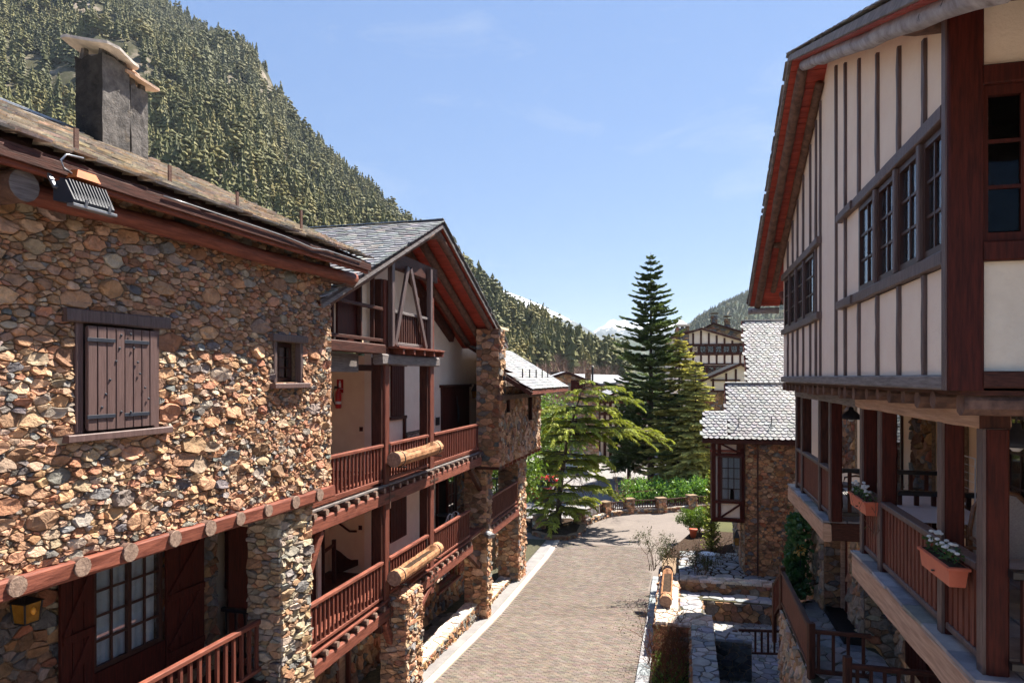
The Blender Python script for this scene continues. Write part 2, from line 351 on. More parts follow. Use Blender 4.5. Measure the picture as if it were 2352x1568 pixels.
FLAG_COLS = [((.27, .28, .3), 3), ((.34, .33, .33), 3), ((.22, .24, .27), 2.5), ((.38, .35, .31), 1.5), ((.3, .3, .28), 2)]
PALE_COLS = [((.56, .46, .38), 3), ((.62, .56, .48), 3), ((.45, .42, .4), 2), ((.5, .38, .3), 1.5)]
def pick(cols, rng):
    w = np.array([c[1] for c in cols], float); c = cols[rng.choice(len(cols), p=w / w.sum())][0]
    k = rng.uniform(.75, 1.25); return tuple(max(.01, q * k * rng.uniform(.94, 1.06)) for q in c)
def stone_mesh(poly, mp, rng, gap, h0, h1, base=-.03, rough=1.0):
    cu = sum(p[0] for p in poly) / len(poly); cv = sum(p[1] for p in poly) / len(poly)
    A = poly_area(poly); rr = math.sqrt(A / math.pi)
    P = []
    n = len(poly)
    for i in range(n):
        p = poly[i]; q = poly[(i + 1) % n]; l = math.hypot(q[0] - p[0], q[1] - p[1])
        if l > .2 * rr: P.append(p)
    if len(P) < 3: P = poly
    sh = max(.5, 1 - gap / rr * rng.uniform(.6, 1.5))
    h = rng.uniform(h0, h1) * (.8 + .5 * min(1, rr / .2)); tu = rng.uniform(-.3, .3) * rough; tv = rng.uniform(-.42, .3) * rough
    n = len(P); vs = []; fs = []
    def pt(p, s, o): return (cu + (p[0] - cu) * s, cv + (p[1] - cv) * s, o)
    ring0 = [pt(p, sh, base) for p in P]
    ring1 = [pt(p, sh * rng.uniform(.97, 1.0), max(.004, h * .5 + .8 * ((p[0] - cu) * tu + (p[1] - cv) * tv) + rng.normal(0, .05) * rr * rough)) for p in P]
    s2 = rng.uniform(.86, .96)
    ring2 = [pt(p, sh * s2 * rng.uniform(.92, 1.03), max(.008, h + (p[0] - cu) * tu + (p[1] - cv) * tv + rng.normal(0, .06) * rr * rough)) for p in P]
    ctr = (cu + rng.uniform(-.3, .3) * rr, cv + rng.uniform(-.25, .25) * rr, max(.01, h * rng.uniform(.85, 1.15) + rng.normal(0, .1) * rr * rough))
    for r_ in (ring0, ring1, ring2): vs += r_
    vs.append(ctr)
    for k in range(2):
        for i in range(n):
            j = (i + 1) % n; fs.append((k * n + i, k * n + j, k * n + n + j, k * n + n + i))
    for i in range(n): fs.append((2 * n + i, 2 * n + (i + 1) % n, 3 * n))
    return [mp(*v) for v in vs], fs, rr
def masonry(pool, parent, mp, outline, holes=(), rmin=.05, rmax=.19, asp=1.7, gap=.009, h0=.02, h1=.06, cols=STONE_COLS, seed=1, name='stone', m='stone', rough=1.0, pw=2.6, base=-.03):
    rng = np.random.default_rng(seed)
    for poly in tess(outline, holes, rmin, rmax, asp, rng, pw=pw):
        if poly_area(poly) < .25 * rmin * rmin: continue
        vs, fs, rr = stone_mesh(poly, mp, rng, gap, h0, h1, base, rough)
        pool.add(vs, fs, pick(cols, rng), parent, M[m], name)
def rect(u0, u1, v0, v1): return [(u0, v0), (u1, v0), (u1, v1), (u0, v1)]
def wall(pool, name, owner, fr, a0, a1, o, th, z0, z1, holes=(), backing='mortar', label=None, top=None, **k):
    """stone wall panel facing +o: mortar backing (built round its openings) with stones as its children. top = outline list overrides"""
    m = MB(); us = sorted({a0, a1, *[q for h in holes for q in h[:2]]}); zs = sorted({z0, z1, *[q for h in holes for q in h[2:]]})
    us = [u for u in us if a0 <= u <= a1]; zs = [z for z in zs if z0 <= z <= z1]
    for i in range(len(us) - 1):
        for j in range(len(zs) - 1):
            cu = (us[i] + us[i + 1]) / 2; cz = (zs[j] + zs[j + 1]) / 2
            if any(h[0] < cu < h[1] and h[2] < cz < h[3] for h in holes): continue
            if top is not None and not holes: continue
            m.box(fr, us[i], us[i + 1], o - th, o, zs[j], zs[j + 1])
    if top is not None and not holes:
        m.prism([fr.at(u, o - th, z) for (u, z) in top], Vector((fr.n[0] * th, fr.n[1] * th, 0)))
    w = m.build(name, M[backing], owner, label=label)
    masonry(pool, w, lambda u, v, d: fr.at(u, o + d, v), top or rect(a0, a1, z0, z1), holes, **k)
    return w
def pillar(pool, owner, fr, a0, a1, o0, o1, z0, z1, name='stone_pillar', faces='SN', top=False, label=None, **k):
    """stone pillar: core plus stones on its street face (S), its near end (N), its far end (F)"""
    w = MB().box(fr, a0, a1, o0, o1, z0, z1).build(name, M['mortar'], owner, label=label)
    sd = k.pop('seed', 1)
    if 'S' in faces: masonry(pool, w, lambda u, v, d: fr.at(u, o1 + d, v), rect(a0 - .02, a1 + .02, z0, z1), seed=sd, **k)
    if 'N' in faces: masonry(pool, w, lambda u, v, d: fr.at(a0 - d, u, v), rect(o0, o1 + .02, z0, z1), seed=sd + 1, **k)
    if 'F' in faces: masonry(pool, w, lambda u, v, d: fr.at(a1 + d, u, v), rect(o0, o1 + .02, z0, z1), seed=sd + 2, **k)
    if 'B' in faces: masonry(pool, w, lambda u, v, d: fr.at(u, o0 - d, v), rect(a0, a1, z0, z1), seed=sd + 3, **k)
    if top: masonry(pool, w, lambda u, v, d: fr.at(u, v, z1 + d), rect(a0, a1, o0, o1), seed=sd + 4, **{**k, 'h0': .015, 'h1': .03, 'rough': .4, 'asp': 1.0})
    return w
# ------------------------------------------------------------------ slate roofs
SLATE_COLS = [((.27, .275, .28), 4), ((.23, .235, .245), 3), ((.31, .31, .305), 3), ((.2, .21, .22), 2), ((.34, .32, .29), 1)]
OLD_SLATE = [((.45, .41, .37), 3), ((.39, .37, .35), 3), ((.52, .46, .39), 2), ((.31, .31, .31), 1.5), ((.4, .33, .26), 1)]
def slates(pool, parent, p0, e, up, L, H, w, h, inside=None, th=.012, lift=.012, cols=SLATE_COLS, m='slate', seed=3, rnd=.45, jit=.12, dzr=.006):
    rng = np.random.default_rng(seed); p0 = Vector(p0); e = Vector(e).normalized(); up = Vector(up).normalized(); n = e.cross(up).normalized()
    if n.z < 0: n = -n
    rows = int(H / h)
    for r in range(rows + 1):
        u = -(w / 2 if r % 2 else 0) ; v = r * h
        while u < L:
            ww = w * rng.uniform(1 - jit, 1 + jit); hh = h * rng.uniform(.94, 1.1); uc = u + ww / 2
            if uc + ww / 2 > L + .02: ww = L + .02 - u; uc = u + ww / 2
            if uc > 0 and ww > .05 and (inside is None or inside(uc, v + h / 2)):
                g = .006; a = -ww / 2 + g; b = ww / 2 - g; le = min(h * 1.55, max(h * .9, H - v)); rr = rnd * h * rng.uniform(.7, 1.25); dz = rng.uniform(0, dzr)
                vb = v - (hh - h)
                out = [(a, le), (b, le), (b, rr), (b * .62, rr * .28), (0, rng.uniform(-.03, .03) * h), (a * .62, rr * .28), (a, rr)] if rnd > .05 else [(a, le), (b, le), (b, rng.uniform(0, .1) * h), (rng.uniform(.2, .6) * a, rng.uniform(0, .06) * h), (a, rng.uniform(0, .1) * h)]
                topv = []; 
                for (x, y) in out:
                    k = 1 - y / le; topv.append(p0 + e * (uc + x) + up * (vb + y) + n * (th * .35 + dz + (lift + th) * k))
                bot = [q - n * th for q in topv]; N_ = len(out)
                fs = [tuple(range(N_ - 1, -1, -1))] + [(i, (i + 1) % N_, N_ + (i + 1) % N_, N_ + i) for i in range(1, N_)]
                # face winding outward
                if (topv[1] - topv[0]).cross(topv[2] - topv[1]).dot(n) > 0: fs[0] = tuple(range(N_))
                pool.add(topv + bot, fs, pick(cols, rng), parent, M[m], 'slate')
            u += max(ww, .05)
# ------------------------------------------------------------------ joinery
def railing(owner, fr, a0, a1, o, zf, h=1.0, step=.19, bw=.05, bd=.045, mr='red', mb='redv', name='balcony_railing', low=.12, tw=.11, th=.07, label=None, gap=None):
    t = BM(name, M[mr], owner, fr.at(a0, o, zf + h - th / 2), fr.at(a1, o, zf + h - th / 2), tw, th, label=label)
    BM('bottom_rail', M[mr], t, fr.at(a0, o, zf + low), fr.at(a1, o, zf + low), .07, .07)
    n = max(2, int(round(abs(a1 - a0) / step))); zt = zf + h - th; zb = zf + low + .035
    for i in range(n):
        a = a0 + (a1 - a0) * (i + .5) / n
        if gap and gap[0] < a < gap[1]: continue
        rep_box('baluster', M[mb], t, fr, a, o, (zt + zb) / 2, bw, bd, zt - zb)
    return t
def window(owner, fr, a0, a1, z0, z1, o, cols=2, rows=3, name='window', fw=.06, bar=.025, mf='pane_frame', dep=.06, sashes=1, back='dark_in', curtain=False, backd=.25, label=None, glass='glass'):
    """sash window: frame, glass panes, glazing bars, dark room (and a curtain) behind; face at o"""
    m = MB(); m.box(fr, a0, a1, o - dep, o, z0, z0 + fw); m.box(fr, a0, a1, o - dep, o, z1 - fw, z1)
    m.box(fr, a0, a0 + fw, o - dep, o, z0 + fw, z1 - fw); m.box(fr, a1 - fw, a1, o - dep, o, z0 + fw, z1 - fw)
    sw = (a1 - a0 - 2 * fw) / sashes
    for s in range(1, sashes): m.box(fr, a0 + fw + s * sw - fw / 2, a0 + fw + s * sw + fw / 2, o - dep, o + .004, z0 + fw, z1 - fw)
    w = m.build(name, M[mf], owner, label=label)
    for s in range(sashes):
        b0 = a0 + fw + s * sw + (fw / 2 if s else 0); b1 = a0 + fw + (s + 1) * sw - (fw / 2 if s < sashes - 1 else 0)
        for i in range(1, cols): 
            x = b0 + (b1 - b0) * i / cols; B('glazing_bar', M[mf], w, fr, x - bar / 2, x + bar / 2, o - dep * .7, o - .012, z0 + fw, z1 - fw)
        for j in range(1, rows):
            z = z0 + fw + (z1 - z0 - 2 * fw) * j / rows; B('glazing_bar', M[mf], w, fr, b0, b1, o - dep * .7 + .003, o - .015, z - bar / 2, z + bar / 2)
        for i in range(cols):
            for j in range(rows):
                x0 = b0 + (b1 - b0) * i / cols; x1 = b0 + (b1 - b0) * (i + 1) / cols
                y0 = z0 + fw + (z1 - z0 - 2 * fw) * j / rows; y1 = z0 + fw + (z1 - z0 - 2 * fw) * (j + 1) / rows
                B('pane', M[glass], w, fr, x0 + bar / 2, x1 - bar / 2, o - dep * .62, o - dep * .5, y0 + bar / 2, y1 - bar / 2)
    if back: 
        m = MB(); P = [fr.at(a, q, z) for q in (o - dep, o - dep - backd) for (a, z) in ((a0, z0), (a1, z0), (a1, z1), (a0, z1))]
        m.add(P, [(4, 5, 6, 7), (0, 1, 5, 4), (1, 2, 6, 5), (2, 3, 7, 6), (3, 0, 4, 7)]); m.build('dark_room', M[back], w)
    if curtain:
        m = MB(); N_ = 40; vs = []
        for k in range(N_ + 1):
            a = a0 + fw + (a1 - a0 - 2 * fw) * k / N_ * (.5 if curtain == 'half' else 1); oo = o - dep - (.012 if curtain == 'half' else .05) - .012 * math.sin(k * 1.15) - .008 * math.sin(k * .43)
            vs += [fr.at(a, oo, z0 + fw * .6), fr.at(a, oo, z1 - fw * .6)]
        m.add(vs, [(2 * k, 2 * k + 2, 2 * k + 3, 2 * k + 1) for k in range(N_)]); m.build('curtain', M['curtain'], w, smooth=True)
    return w
def shutter_leaf(owner, fr, a0, a1, z0, z1, o, n=4, m='shutter', th=.035, name='shutter', straps=True, zbrace=False, label=None):
    w = (a1 - a0) / n
    t = MB().box(fr, a0 + .012, a1 - .012, o - .02, o, z0 + .02, z1 - .02).build(name, M[m], owner, label=label)
    for i in range(n):
        MB().beam(fr.at(a0 + w * (i + .5), o + th / 2 + random.uniform(0, .004), z0), fr.at(a0 + w * (i + .5), o + th / 2 + random.uniform(0, .004), z1), w - .014, th, up=(fr.n[0], fr.n[1], 0)).build('plank', M[m], t)
    if straps:
        for z in (z0 + .13 * (z1 - z0), z1 - .13 * (z1 - z0)):
            BM('strap_hinge', M['black_metal'], t, fr.at(a0 - .02, o + th + .012, z), fr.at(a0 + .7 * (a1 - a0), o + th + .012, z), .016, .045)
    if zbrace:
        d = .09
        for z in (z0 + .16 * (z1 - z0), z1 - .16 * (z1 - z0), (z0 + z1) / 2):
            BM('ledge', M[m], t, fr.at(a0 + .02, o + th + .018, z), fr.at(a1 - .02, o + th + .018, z), .035, .11)
        for (za, zb) in ((z0 + .2 * (z1 - z0), (z0 + z1) / 2 - .05), ((z0 + z1) / 2 + .05, z1 - .2 * (z1 - z0))):
            BM('brace', M[m], t, fr.at(a0 + .06, o + th + .017, za), fr.at(a1 - .06, o + th + .017, zb), .033, .1)
    return t
# ------------------------------------------------------------------ near left house: rubble stone, slate roof, porch
FA = Fr(-3.6, 13.5, .287, 1)
zA0 = E - 2.13; zA1 = E + 2.4
houseA = thing('stone_house', 'rubble stone house with brown shuttered window above a beamed porch', 'house', FA.at(-3, -3, 0))
poolA = Pool()
win = (FA.a(168), FA.a(359), FA.z(168, 1000), FA.z(168, 735))
sw = (FA.a(627), FA.a(687), FA.z(627, 878), FA.z(627, 783))
wA = wall(poolA, 'wall', houseA, FA, -8.6, 0.0, 0, .5, zA0, zA1, holes=[win, sw], rmin=.04, rmax=.2, asp=1.75, gap=.007, h0=.016, h1=.055, seed=11)
# ragged quoin at the far corner
masonry(poolA, wA, lambda u, v, d: FA.at(0 + d * .9, u, v), rect(-.5, .02, zA0, zA1 - .45), rmin=.06, rmax=.16, seed=13)
# shuttered window: lintel, jambs, sill, two leaves with planks
w1 = B('window', M['shutter'], houseA, FA, win[0] + .02, win[1] - .02, -.3, -.12, win[2] + .01, win[3] - .01, label='brown boarded window closed by two plank shutters')
zl = FA.z(168, 724)
BM('lintel', M['grey_woodv'], w1, FA.at(FA.a(139), .03, zl), FA.at(FA.a(380), .03, zl), .14, .16, jit=.006, seg=4)
zs_ = win[2] - .03
BM('window_sill', M['shutter'], w1, FA.at(FA.a(139), .05, zs_), FA.at(FA.a(380), .05, zs_), .16, .09)
for a in (win[0] + .05, win[1] - .045):
    BM('jamb', M['shutter'], w1, FA.at(a, .0, win[2] + .02), FA.at(a, .0, win[3] - .02), .1, .1, up=(FA.n[0], FA.n[1], 0))
am = FA.a(272)
L1 = shutter_leaf(w1, FA, FA.a(185), am - .006, win[2] + .05, win[3] - .06, .075, n=4)
L2 = shutter_leaf(w1, FA, am + .006, FA.a(349), win[2] + .05, win[3] - .06, .06, n=4)
for (a_, zz_) in [(FA.a(x), FA.z(x, y)) for x, y in [(262, 770), (258, 800), (250, 830), (236, 872), (226, 905), (217, 935), (262, 945), (284, 768), (291, 800), (300, 832), (305, 858), (317, 890), (325, 915), (284, 945)]]:
    MB().lathe((0, 0, 0), [(.016, 0), (.012, .012), (.003, .016)], 8)
    q = FA.at(a_, .115, zz_); MB().tube([q, q + Vector((FA.n[0], FA.n[1], 0)) * .014], [.018, .008], 8).build('bolt', M['black_metal'], w1)
# small casement
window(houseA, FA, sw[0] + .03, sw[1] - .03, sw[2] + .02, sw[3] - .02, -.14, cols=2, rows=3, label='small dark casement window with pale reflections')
w2 = BM('window_frame', M['grey_woodv'], houseA, FA.at(FA.a(615), .04, FA.z(627, 775)), FA.at(FA.a(696), .04, FA.z(627, 775)), .14, .13)
BM('window_sill', M['shutter'], w2, FA.at(FA.a(615), .06, FA.z(627, 886)), FA.at(FA.a(696), .06, FA.z(627, 886)), .2, .09)
for a in (sw[0], sw[1]): BM('jamb', M['grey_woodv'], w2, FA.at(a, .0, sw[2]), FA.at(a, .0, sw[3]), .09, .12, up=(FA.n[0], FA.n[1], 0))
# roof
eo = .65; pit = R(24.6); ez = E + 2.33; RW = 5.0
upA = Vector((-FA.n[0] * math.cos(pit), -FA.n[1] * math.cos(pit), math.sin(pit)))
a_end = .52
eA = FA.at(-9.2, eo, ez)
m = MB(); nup = Vector((FA.n[0] * math.sin(pit), FA.n[1] * math.sin(pit), math.cos(pit)))
q0 = FA.at(-9.2, eo - .02, ez - .03); q1 = FA.at(a_end, eo - .02, ez - .03)
rdg = upA * (RW / math.cos(pit)); back = Vector((-FA.n[0] * RW, -FA.n[1] * RW, -RW * math.tan(pit)))
m.add([q0, q1, q1 + rdg, q0 + rdg, q1 + rdg + back, q0 + rdg + back] + [p - Vector((0, 0, .1)) for p in (q0, q1, q1 + rdg, q0 + rdg, q1 + rdg + back, q0 + rdg + back)],
      [(0, 1, 2, 3), (3, 2, 4, 5), (6, 9, 8, 7), (9, 11, 10, 8), (0, 6, 7, 1), (1, 7, 8, 2), (2, 8, 10, 4), (3, 9, 6, 0), (5, 11, 9, 3), (4, 10, 11, 5)])
roofA = m.build('roof', M['wood_h'], houseA)
slates(poolA, roofA, FA.at(-9.2, eo, ez), Vector((*FA.d, 0)), upA, 9.2 + a_end + .04, RW / math.cos(pit), .3, .17, th=.03, lift=.045, cols=OLD_SLATE, m='slate_edge', seed=5, rnd=.0, jit=.3, dzr=.035)
# fascia, eave logs, purlin ends
BM('fascia_board', M['wood_h'], houseA, FA.at(-9.2, eo - .035, ez - .13), FA.at(a_end - .03, eo - .035, ez - .12), .05, .13)
MB().tube([FA.at(-9.2 + k * .8, .24 + .02 * math.sin(k * 1.9), ez - .36 + .02 * math.sin(k * 1.3)) for k in range(12)] + [FA.at(a_end - .05, .26, ez - .34)], [.115 + .012 * math.sin(k * 2.3) for k in range(13)], 10, jit=.05).build('eave_log', M['red'], houseA, smooth=True)
BM('eave_batten', M['red'], houseA, FA.at(-9.2, eo - .1, ez - .21), FA.at(a_end - .05, eo - .1, ez - .2), .08, .07)
for x, oo, zz, rr in ((56, .48, FA.z(56, 426, .48), .17),):
    a = FA.a(x, oo); q = FA.at(a, -.4, zz); e_ = FA.at(a, oo, zz)
    lg = MB().tube([q, q.lerp(e_, .5), e_], [rr * 1.03, rr, rr * .97], 14, cap=False, jit=.03).build('purlin_log', M['log'], houseA, smooth=True)
    MB().tube([e_, e_ + Vector((*FA.n, 0)) * .006], [rr * .97, rr * .95], 14).build('log_end', M['grey_wood'], lg)
for (o0, zz, rr, l) in ((.05, FA.z(770, 640, 0) - .0, .13, .75), (-.25, FA.z(770, 668, 0), .11, .5)):
    MB().tube([FA.at(-.4, o0, zz), FA.at(l, o0, zz)], rr, 10, jit=.04).build('purlin_log', M['log'], houseA, smooth=True)
MB().prism([FA.at(-9.1, eo - .06, ez - .14), FA.at(-9.1, .02, ez - .13 + (eo - .1) * .44), FA.at(-9.1, .02, ez - .17 + (eo - .1) * .44), FA.at(-9.1, eo - .06, ez - .18)], Vector((*FA.d, 0)) * (9.1 + a_end - .05)).build('eave_soffit', M['wood_h'], houseA)
# snow guards on the roof
for x, y, L_ in ((175, 340, .3), (390, 424, .3), (545, 480, .3), (692, 530, .42)):
    a = FA.a(x, eo - .3); q = FA.at(a, eo - .3, ez + .3 * math.tan(pit) + .03)
    BM('snow_guard', M['rust'], houseA, q, q + Vector((0, 0, L_)), .06, .02, up=(FA.n[0], FA.n[1], 0))
    BM('snow_guard_foot', M['rust'], houseA, q + Vector((0, 0, .02)), q + upA * .3 + nup * .03, .05, .02)
# metal rails and flashing along the ridge
for off, zz, r_ in ((4.3, .12, .035), (4.75, .1, .03), (4.05, .06, .05)):
    q = FA.at(-9.1, eo - off, ez + off * math.tan(pit) + zz); q2 = FA.at(FA.a(300, eo - off) - .6 - off * .1, eo - off, ez + off * math.tan(pit) + zz)
    BM('roof_rail', M['steel'], houseA, q, q2, r_ * 2, r_ * 1.2)
# chimney pair
def chimney(owner, fr, a0, a1, o0, o1, zb, zt, cap_col, seed, flash=True):
    rng = np.random.default_rng(seed); m = MB(); nz = 9; vs = []; fs = []; npp = 4 * 5
    for k in range(nz):
        z = zb + (zt - zb) * k / (nz - 1)
        ring = []
        for (x0, y0, x1, y1) in ((a0, o0, a1, o0), (a1, o0, a1, o1), (a1, o1, a0, o1), (a0, o1, a0, o0)):
            for i in range(5): ring.append((x0 + (x1 - x0) * i / 5 + rng.normal(0, .008), y0 + (y1 - y0) * i / 5 + rng.normal(0, .008)))
        vs += [fr.at(x, y, z + rng.normal(0, .01 if k < nz - 1 else .03)) for (x, y) in ring]
    for k in range(nz - 1):
        for i in range(npp): fs.append((k * npp + i, k * npp + (i + 1) % npp, (k + 1) * npp + (i + 1) % npp, (k + 1) * npp + i))
    fs.append(tuple(range((nz - 1) * npp, nz * npp))); m.add(vs, fs)
    c = m.build('chimney', [M['chimney'], M['chimney_dark']], owner)
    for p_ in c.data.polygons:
        if abs(p_.normal.x * fr.d[0] + p_.normal.y * fr.d[1]) > .6 and p_.center.x * fr.d[0] + p_.center.y * fr.d[1] < 0: p_.material_index = 1      # the near side takes the darker render
    for (a, o) in ((a0 + .09, o0 + .09), (a1 - .09, o0 + .09), (a1 - .09, o1 - .09), (a0 + .09, o1 - .09)):
        MB().tube([fr.at(a, o, zt - .04), fr.at(a + .01, o, zt + .17)], [.085, .06], 7, jit=.15).build('cap_stub', M['chimney'], c)
    am_, om = (a0 + a1) / 2, (o0 + o1) / 2; N_ = 14; out = []
    for i in range(N_):
        t = 2 * math.pi * i / N_; r = 1 + rng.uniform(-.12, .1)
        out.append(((a1 - a0) * .86 * math.copysign(abs(math.cos(t)) ** .6, math.cos(t)) * r, (o1 - o0) * .95 * math.copysign(abs(math.sin(t)) ** .6, math.sin(t)) * r))
    top = [fr.at(am_ + x, om + y, zt + .19 + x * -.12 + y * -.22 + rng.normal(0, .012)) for (x, y) in out]
    vs = top + [p - Vector((0, 0, .05)) for p in top] + [fr.at(am_, om, zt + .235)]
    MB().add(vs, [tuple(range(2 * N_ - 1, N_ - 1, -1))] + [(i, (i + 1) % N_, 2 * N_) for i in range(N_)] + [(N_ + i, N_ + (i + 1) % N_, (i + 1) % N_, i) for i in range(N_)], cap_col).build('cap_slab', M['flag'], c)
    for k in range(3):
        q = fr.at(am_ + rng.uniform(-.15, .15), om + rng.uniform(-.15, .15), zt + .22 + .03 * k)
        MB().tube([q, q + Vector((rng.uniform(-.03, .03), 0, .05))], [.15 - .03 * k, .1 - .03 * k], 7, jit=.2, col=cap_col).build('cap_stone', M['flag'], c)
    if flash:
        MB().box(fr, a0 - .05, a1 + .05, o0 - .05, o1 + .05, zb, zb + .55).build('lead_flashing', M['chimney'], c)
    return c
ca = (Vector((-7.23 - FA.p[0], 12.05 - FA.p[1])).dot(Vector(FA.d)), Vector((-7.23 - FA.p[0], 12.05 - FA.p[1])).dot(Vector(FA.n)))
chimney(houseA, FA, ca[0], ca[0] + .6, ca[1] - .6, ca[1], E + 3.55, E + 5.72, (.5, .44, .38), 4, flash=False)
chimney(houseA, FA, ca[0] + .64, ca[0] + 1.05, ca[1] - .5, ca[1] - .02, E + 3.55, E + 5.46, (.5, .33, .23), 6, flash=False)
# porch: beam with joist ends, floor, pillar, rear wall, doors
zb_t = zA0 - .01; zb_b = zA0 - .22
BM('porch_beam', M['red'], houseA, FA.at(-8.6, -.04, (zb_t + zb_b) / 2), FA.at(.02, -.04, (zb_t + zb_b) / 2), .3, .22, jit=.01, seg=12)
for x, y in ((40, 1330), (190, 1293), (300, 1255), (403, 1225), (484, 1203), (553, 1180), (617, 1165), (680, 1148), (735, 1130)):
    a = FA.a(x, .13); zz = zb_t - .085; q = FA.at(a, -.9, zz); e_ = FA.at(a, .135, zz); rr = random.uniform(.1, .125)
    j = MB().tube([q, e_], rr, 12, cap=False, jit=.05).build('joist_log', M['log'], houseA, smooth=True)
    MB().tube([e_ - Vector((*FA.n, 0)) * .004, e_ + Vector((*FA.n, 0)) * .006], [rr, rr * .96], 12, jit=.04).build('log_end', M['log_end'], j)
k1 = -1.55
zpf = E - 5.35
B('porch_ceiling', M['wood_h'], houseA, FA, -8.6, -.02, -2.6, -.24, zA0 - .03, zA0 + .1)
fw_ = (FA.a(200, k1), FA.a(362, k1), E - 4.33, E - 2.72)
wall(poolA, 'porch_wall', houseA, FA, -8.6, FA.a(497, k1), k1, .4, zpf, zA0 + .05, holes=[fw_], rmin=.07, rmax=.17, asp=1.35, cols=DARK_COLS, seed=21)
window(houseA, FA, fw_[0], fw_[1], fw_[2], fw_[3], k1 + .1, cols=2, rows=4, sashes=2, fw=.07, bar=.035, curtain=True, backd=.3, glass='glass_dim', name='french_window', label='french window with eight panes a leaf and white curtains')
# four-leaf door shutters folded open on both sides
shutter_leaf(houseA, FA, FA.a(118, k1), fw_[0] - .02, zpf + .3, zA0 - .12, k1 + .13, n=3, m='maroon', straps=False, zbrace=True, name='door_shutter')
shutter_leaf(houseA, FA, fw_[1] + .02, FA.a(452, k1), zpf + .3, zA0 - .12, k1 + .13, n=3, m='maroon', straps=False, zbrace=True, name='door_shutter')
B('window_apron', M['maroon'], houseA, FA, fw_[0] - .02, fw_[1] + .02, k1 - .05, k1 + .13, zpf + .3, fw_[2])
# the recess beyond: cream wall with red shutter
k2 = -2.1
B('recess_wall', M['plaster'], houseA, FA, FA.a(497, k1) - .2, 1.2, k2 - .2, k2, zpf, zA0)
shutter_leaf(houseA, FA, FA.a(514, k2), FA.a(575, k2), FA.z(514, 1352, k2), FA.z(514, 1190, k2), k2 + .03, n=5, m='maroon', straps=True, name='red_shutter')
# pillar at the corner
pa0 = FA.a(645, -.04); pa1 = FA.a(712, -.04)
B('porch_floor', M['wood_h'], houseA, FA, -8.6, pa0 + .4, -2.7, -.3, zpf - .2, zpf)
pillar(poolA, houseA, FA, pa0, pa1, -.72, -.04, 0, zb_b + .02, rmin=.07, rmax=.19, asp=2.1, gap=.01, h0=.02, h1=.06, cols=GREY_COLS, seed=31)
zr = E - 4.28
railing(houseA, FA, -8.6, pa0 - .02, -.45, zr - 1.0, h=1.0, step=.2, bw=.055, bd=.05, tw=.1, th=.075)
BM('porch_edge_beam', M['red'], houseA, FA.at(-8.6, -.42, zpf - .14), FA.at(pa0, -.42, zpf - .14), .2, .26)
# black cross railing in front of the recess
ft = FA.turn(pa0 + .55, -.7)   # along +n from here
railing(houseA, ft, -1.0, 0.02, 0, zpf, h=.98, step=.2, bw=.045, bd=.04, mr='iron', mb='iron', name='cross_railing')
# porch support walls below the floor
wall(poolA, 'basement_wall', houseA, FA, -8.6, .9, -.9, .3, 0, zpf - .2, rmin=.1, rmax=.2, cols=DARK_COLS, seed=41)
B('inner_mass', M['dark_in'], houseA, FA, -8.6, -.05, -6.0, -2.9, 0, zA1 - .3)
poolA.flush(houseA)

# lantern, floodlight and their fittings are things of their own
def box_lantern(label, p, fr, w=.2, h=.3, top=.12, arm=.12, group=None):
    """wall lantern: metal cage with amber panes, pyramid roof and bulb; p = bracket point on the wall"""
    p = Vector(p); t = thing('wall_lantern', label, 'lantern', p, group); n = Vector((*fr.n, 0)); d = Vector((*fr.d, 0)); c = p + n * (arm + w / 2)
    def q(x, y, z): return c + d * x + n * y + Vector((0, 0, z))
    hw = w / 2; b = hw * .82
    for (sx, sy) in ((1, 1), (1, -1), (-1, 1), (-1, -1)): BM('corner_bar', M['iron'], t, q(sx * b, sy * b, -h), q(sx * hw, sy * hw, 0), .02, .02)
    for (x0, y0, x1, y1) in ((1, 1, 1, -1), (-1, 1, -1, -1), (1, 1, -1, 1), (1, -1, -1, -1)):
        MB().add([q(x0 * b * .97, y0 * b * .97, -h), q(x1 * b * .97, y1 * b * .97, -h), q(x1 * hw * .97, y1 * hw * .97, 0), q(x0 * hw * .97, y0 * hw * .97, 0)] + [q(x0 * b * .93, y0 * b * .93, -h), q(x1 * b * .93, y1 * b * .93, -h), q(x1 * hw * .93, y1 * hw * .93, 0), q(x0 * hw * .93, y0 * hw * .93, 0)], [(0, 1, 2, 3), (7, 6, 5, 4)]).build('amber_pane', M['amber'], t)
    m = MB(); e = hw * 1.25; m.add([q(-e, -e, 0), q(e, -e, 0), q(e, e, 0), q(-e, e, 0), q(-.02, -.02, top), q(.02, -.02, top), q(.02, .02, top), q(-.02, .02, top)], [(3, 2, 1, 0), (4, 5, 6, 7), (0, 1, 5, 4), (1, 2, 6, 5), (2, 3, 7, 6), (3, 0, 4, 7)]); m.build('lantern_roof', M['iron'], t)
    MB().box(fr, 0, 0, 0, 0, 0, 0)
    bm_ = MB(); bm_.add([q(-b, -b, -h - .02), q(b, -b, -h - .02), q(b, b, -h - .02), q(-b, b, -h - .02), q(-b, -b, -h), q(b, -b, -h), q(b, b, -h), q(-b, b, -h)], [(3, 2, 1, 0), (4, 5, 6, 7), (0, 1, 5, 4), (1, 2, 6, 5), (2, 3, 7, 6), (3, 0, 4, 7)]); bm_.build('lantern_base', M['iron'], t)
    MB().lathe(q(0, hw * .98, -h * .62), [(.012, 0), (.034, .035), (.03, .07), (.008, .1)], 10).build('bulb', M['bulb'], t, smooth=True)
    BM('bracket', M['iron'], t, p + Vector((0, 0, top)), c + Vector((0, 0, top)), .025, .025)
    return t
q = FA.at(FA.a(30, k1), k1 + .03, FA.z(40, 1385, k1 + .2)); box_lantern('amber box lantern on the porch wall left of the french window', q, FA, w=.24, h=.26, top=.06, arm=.08)
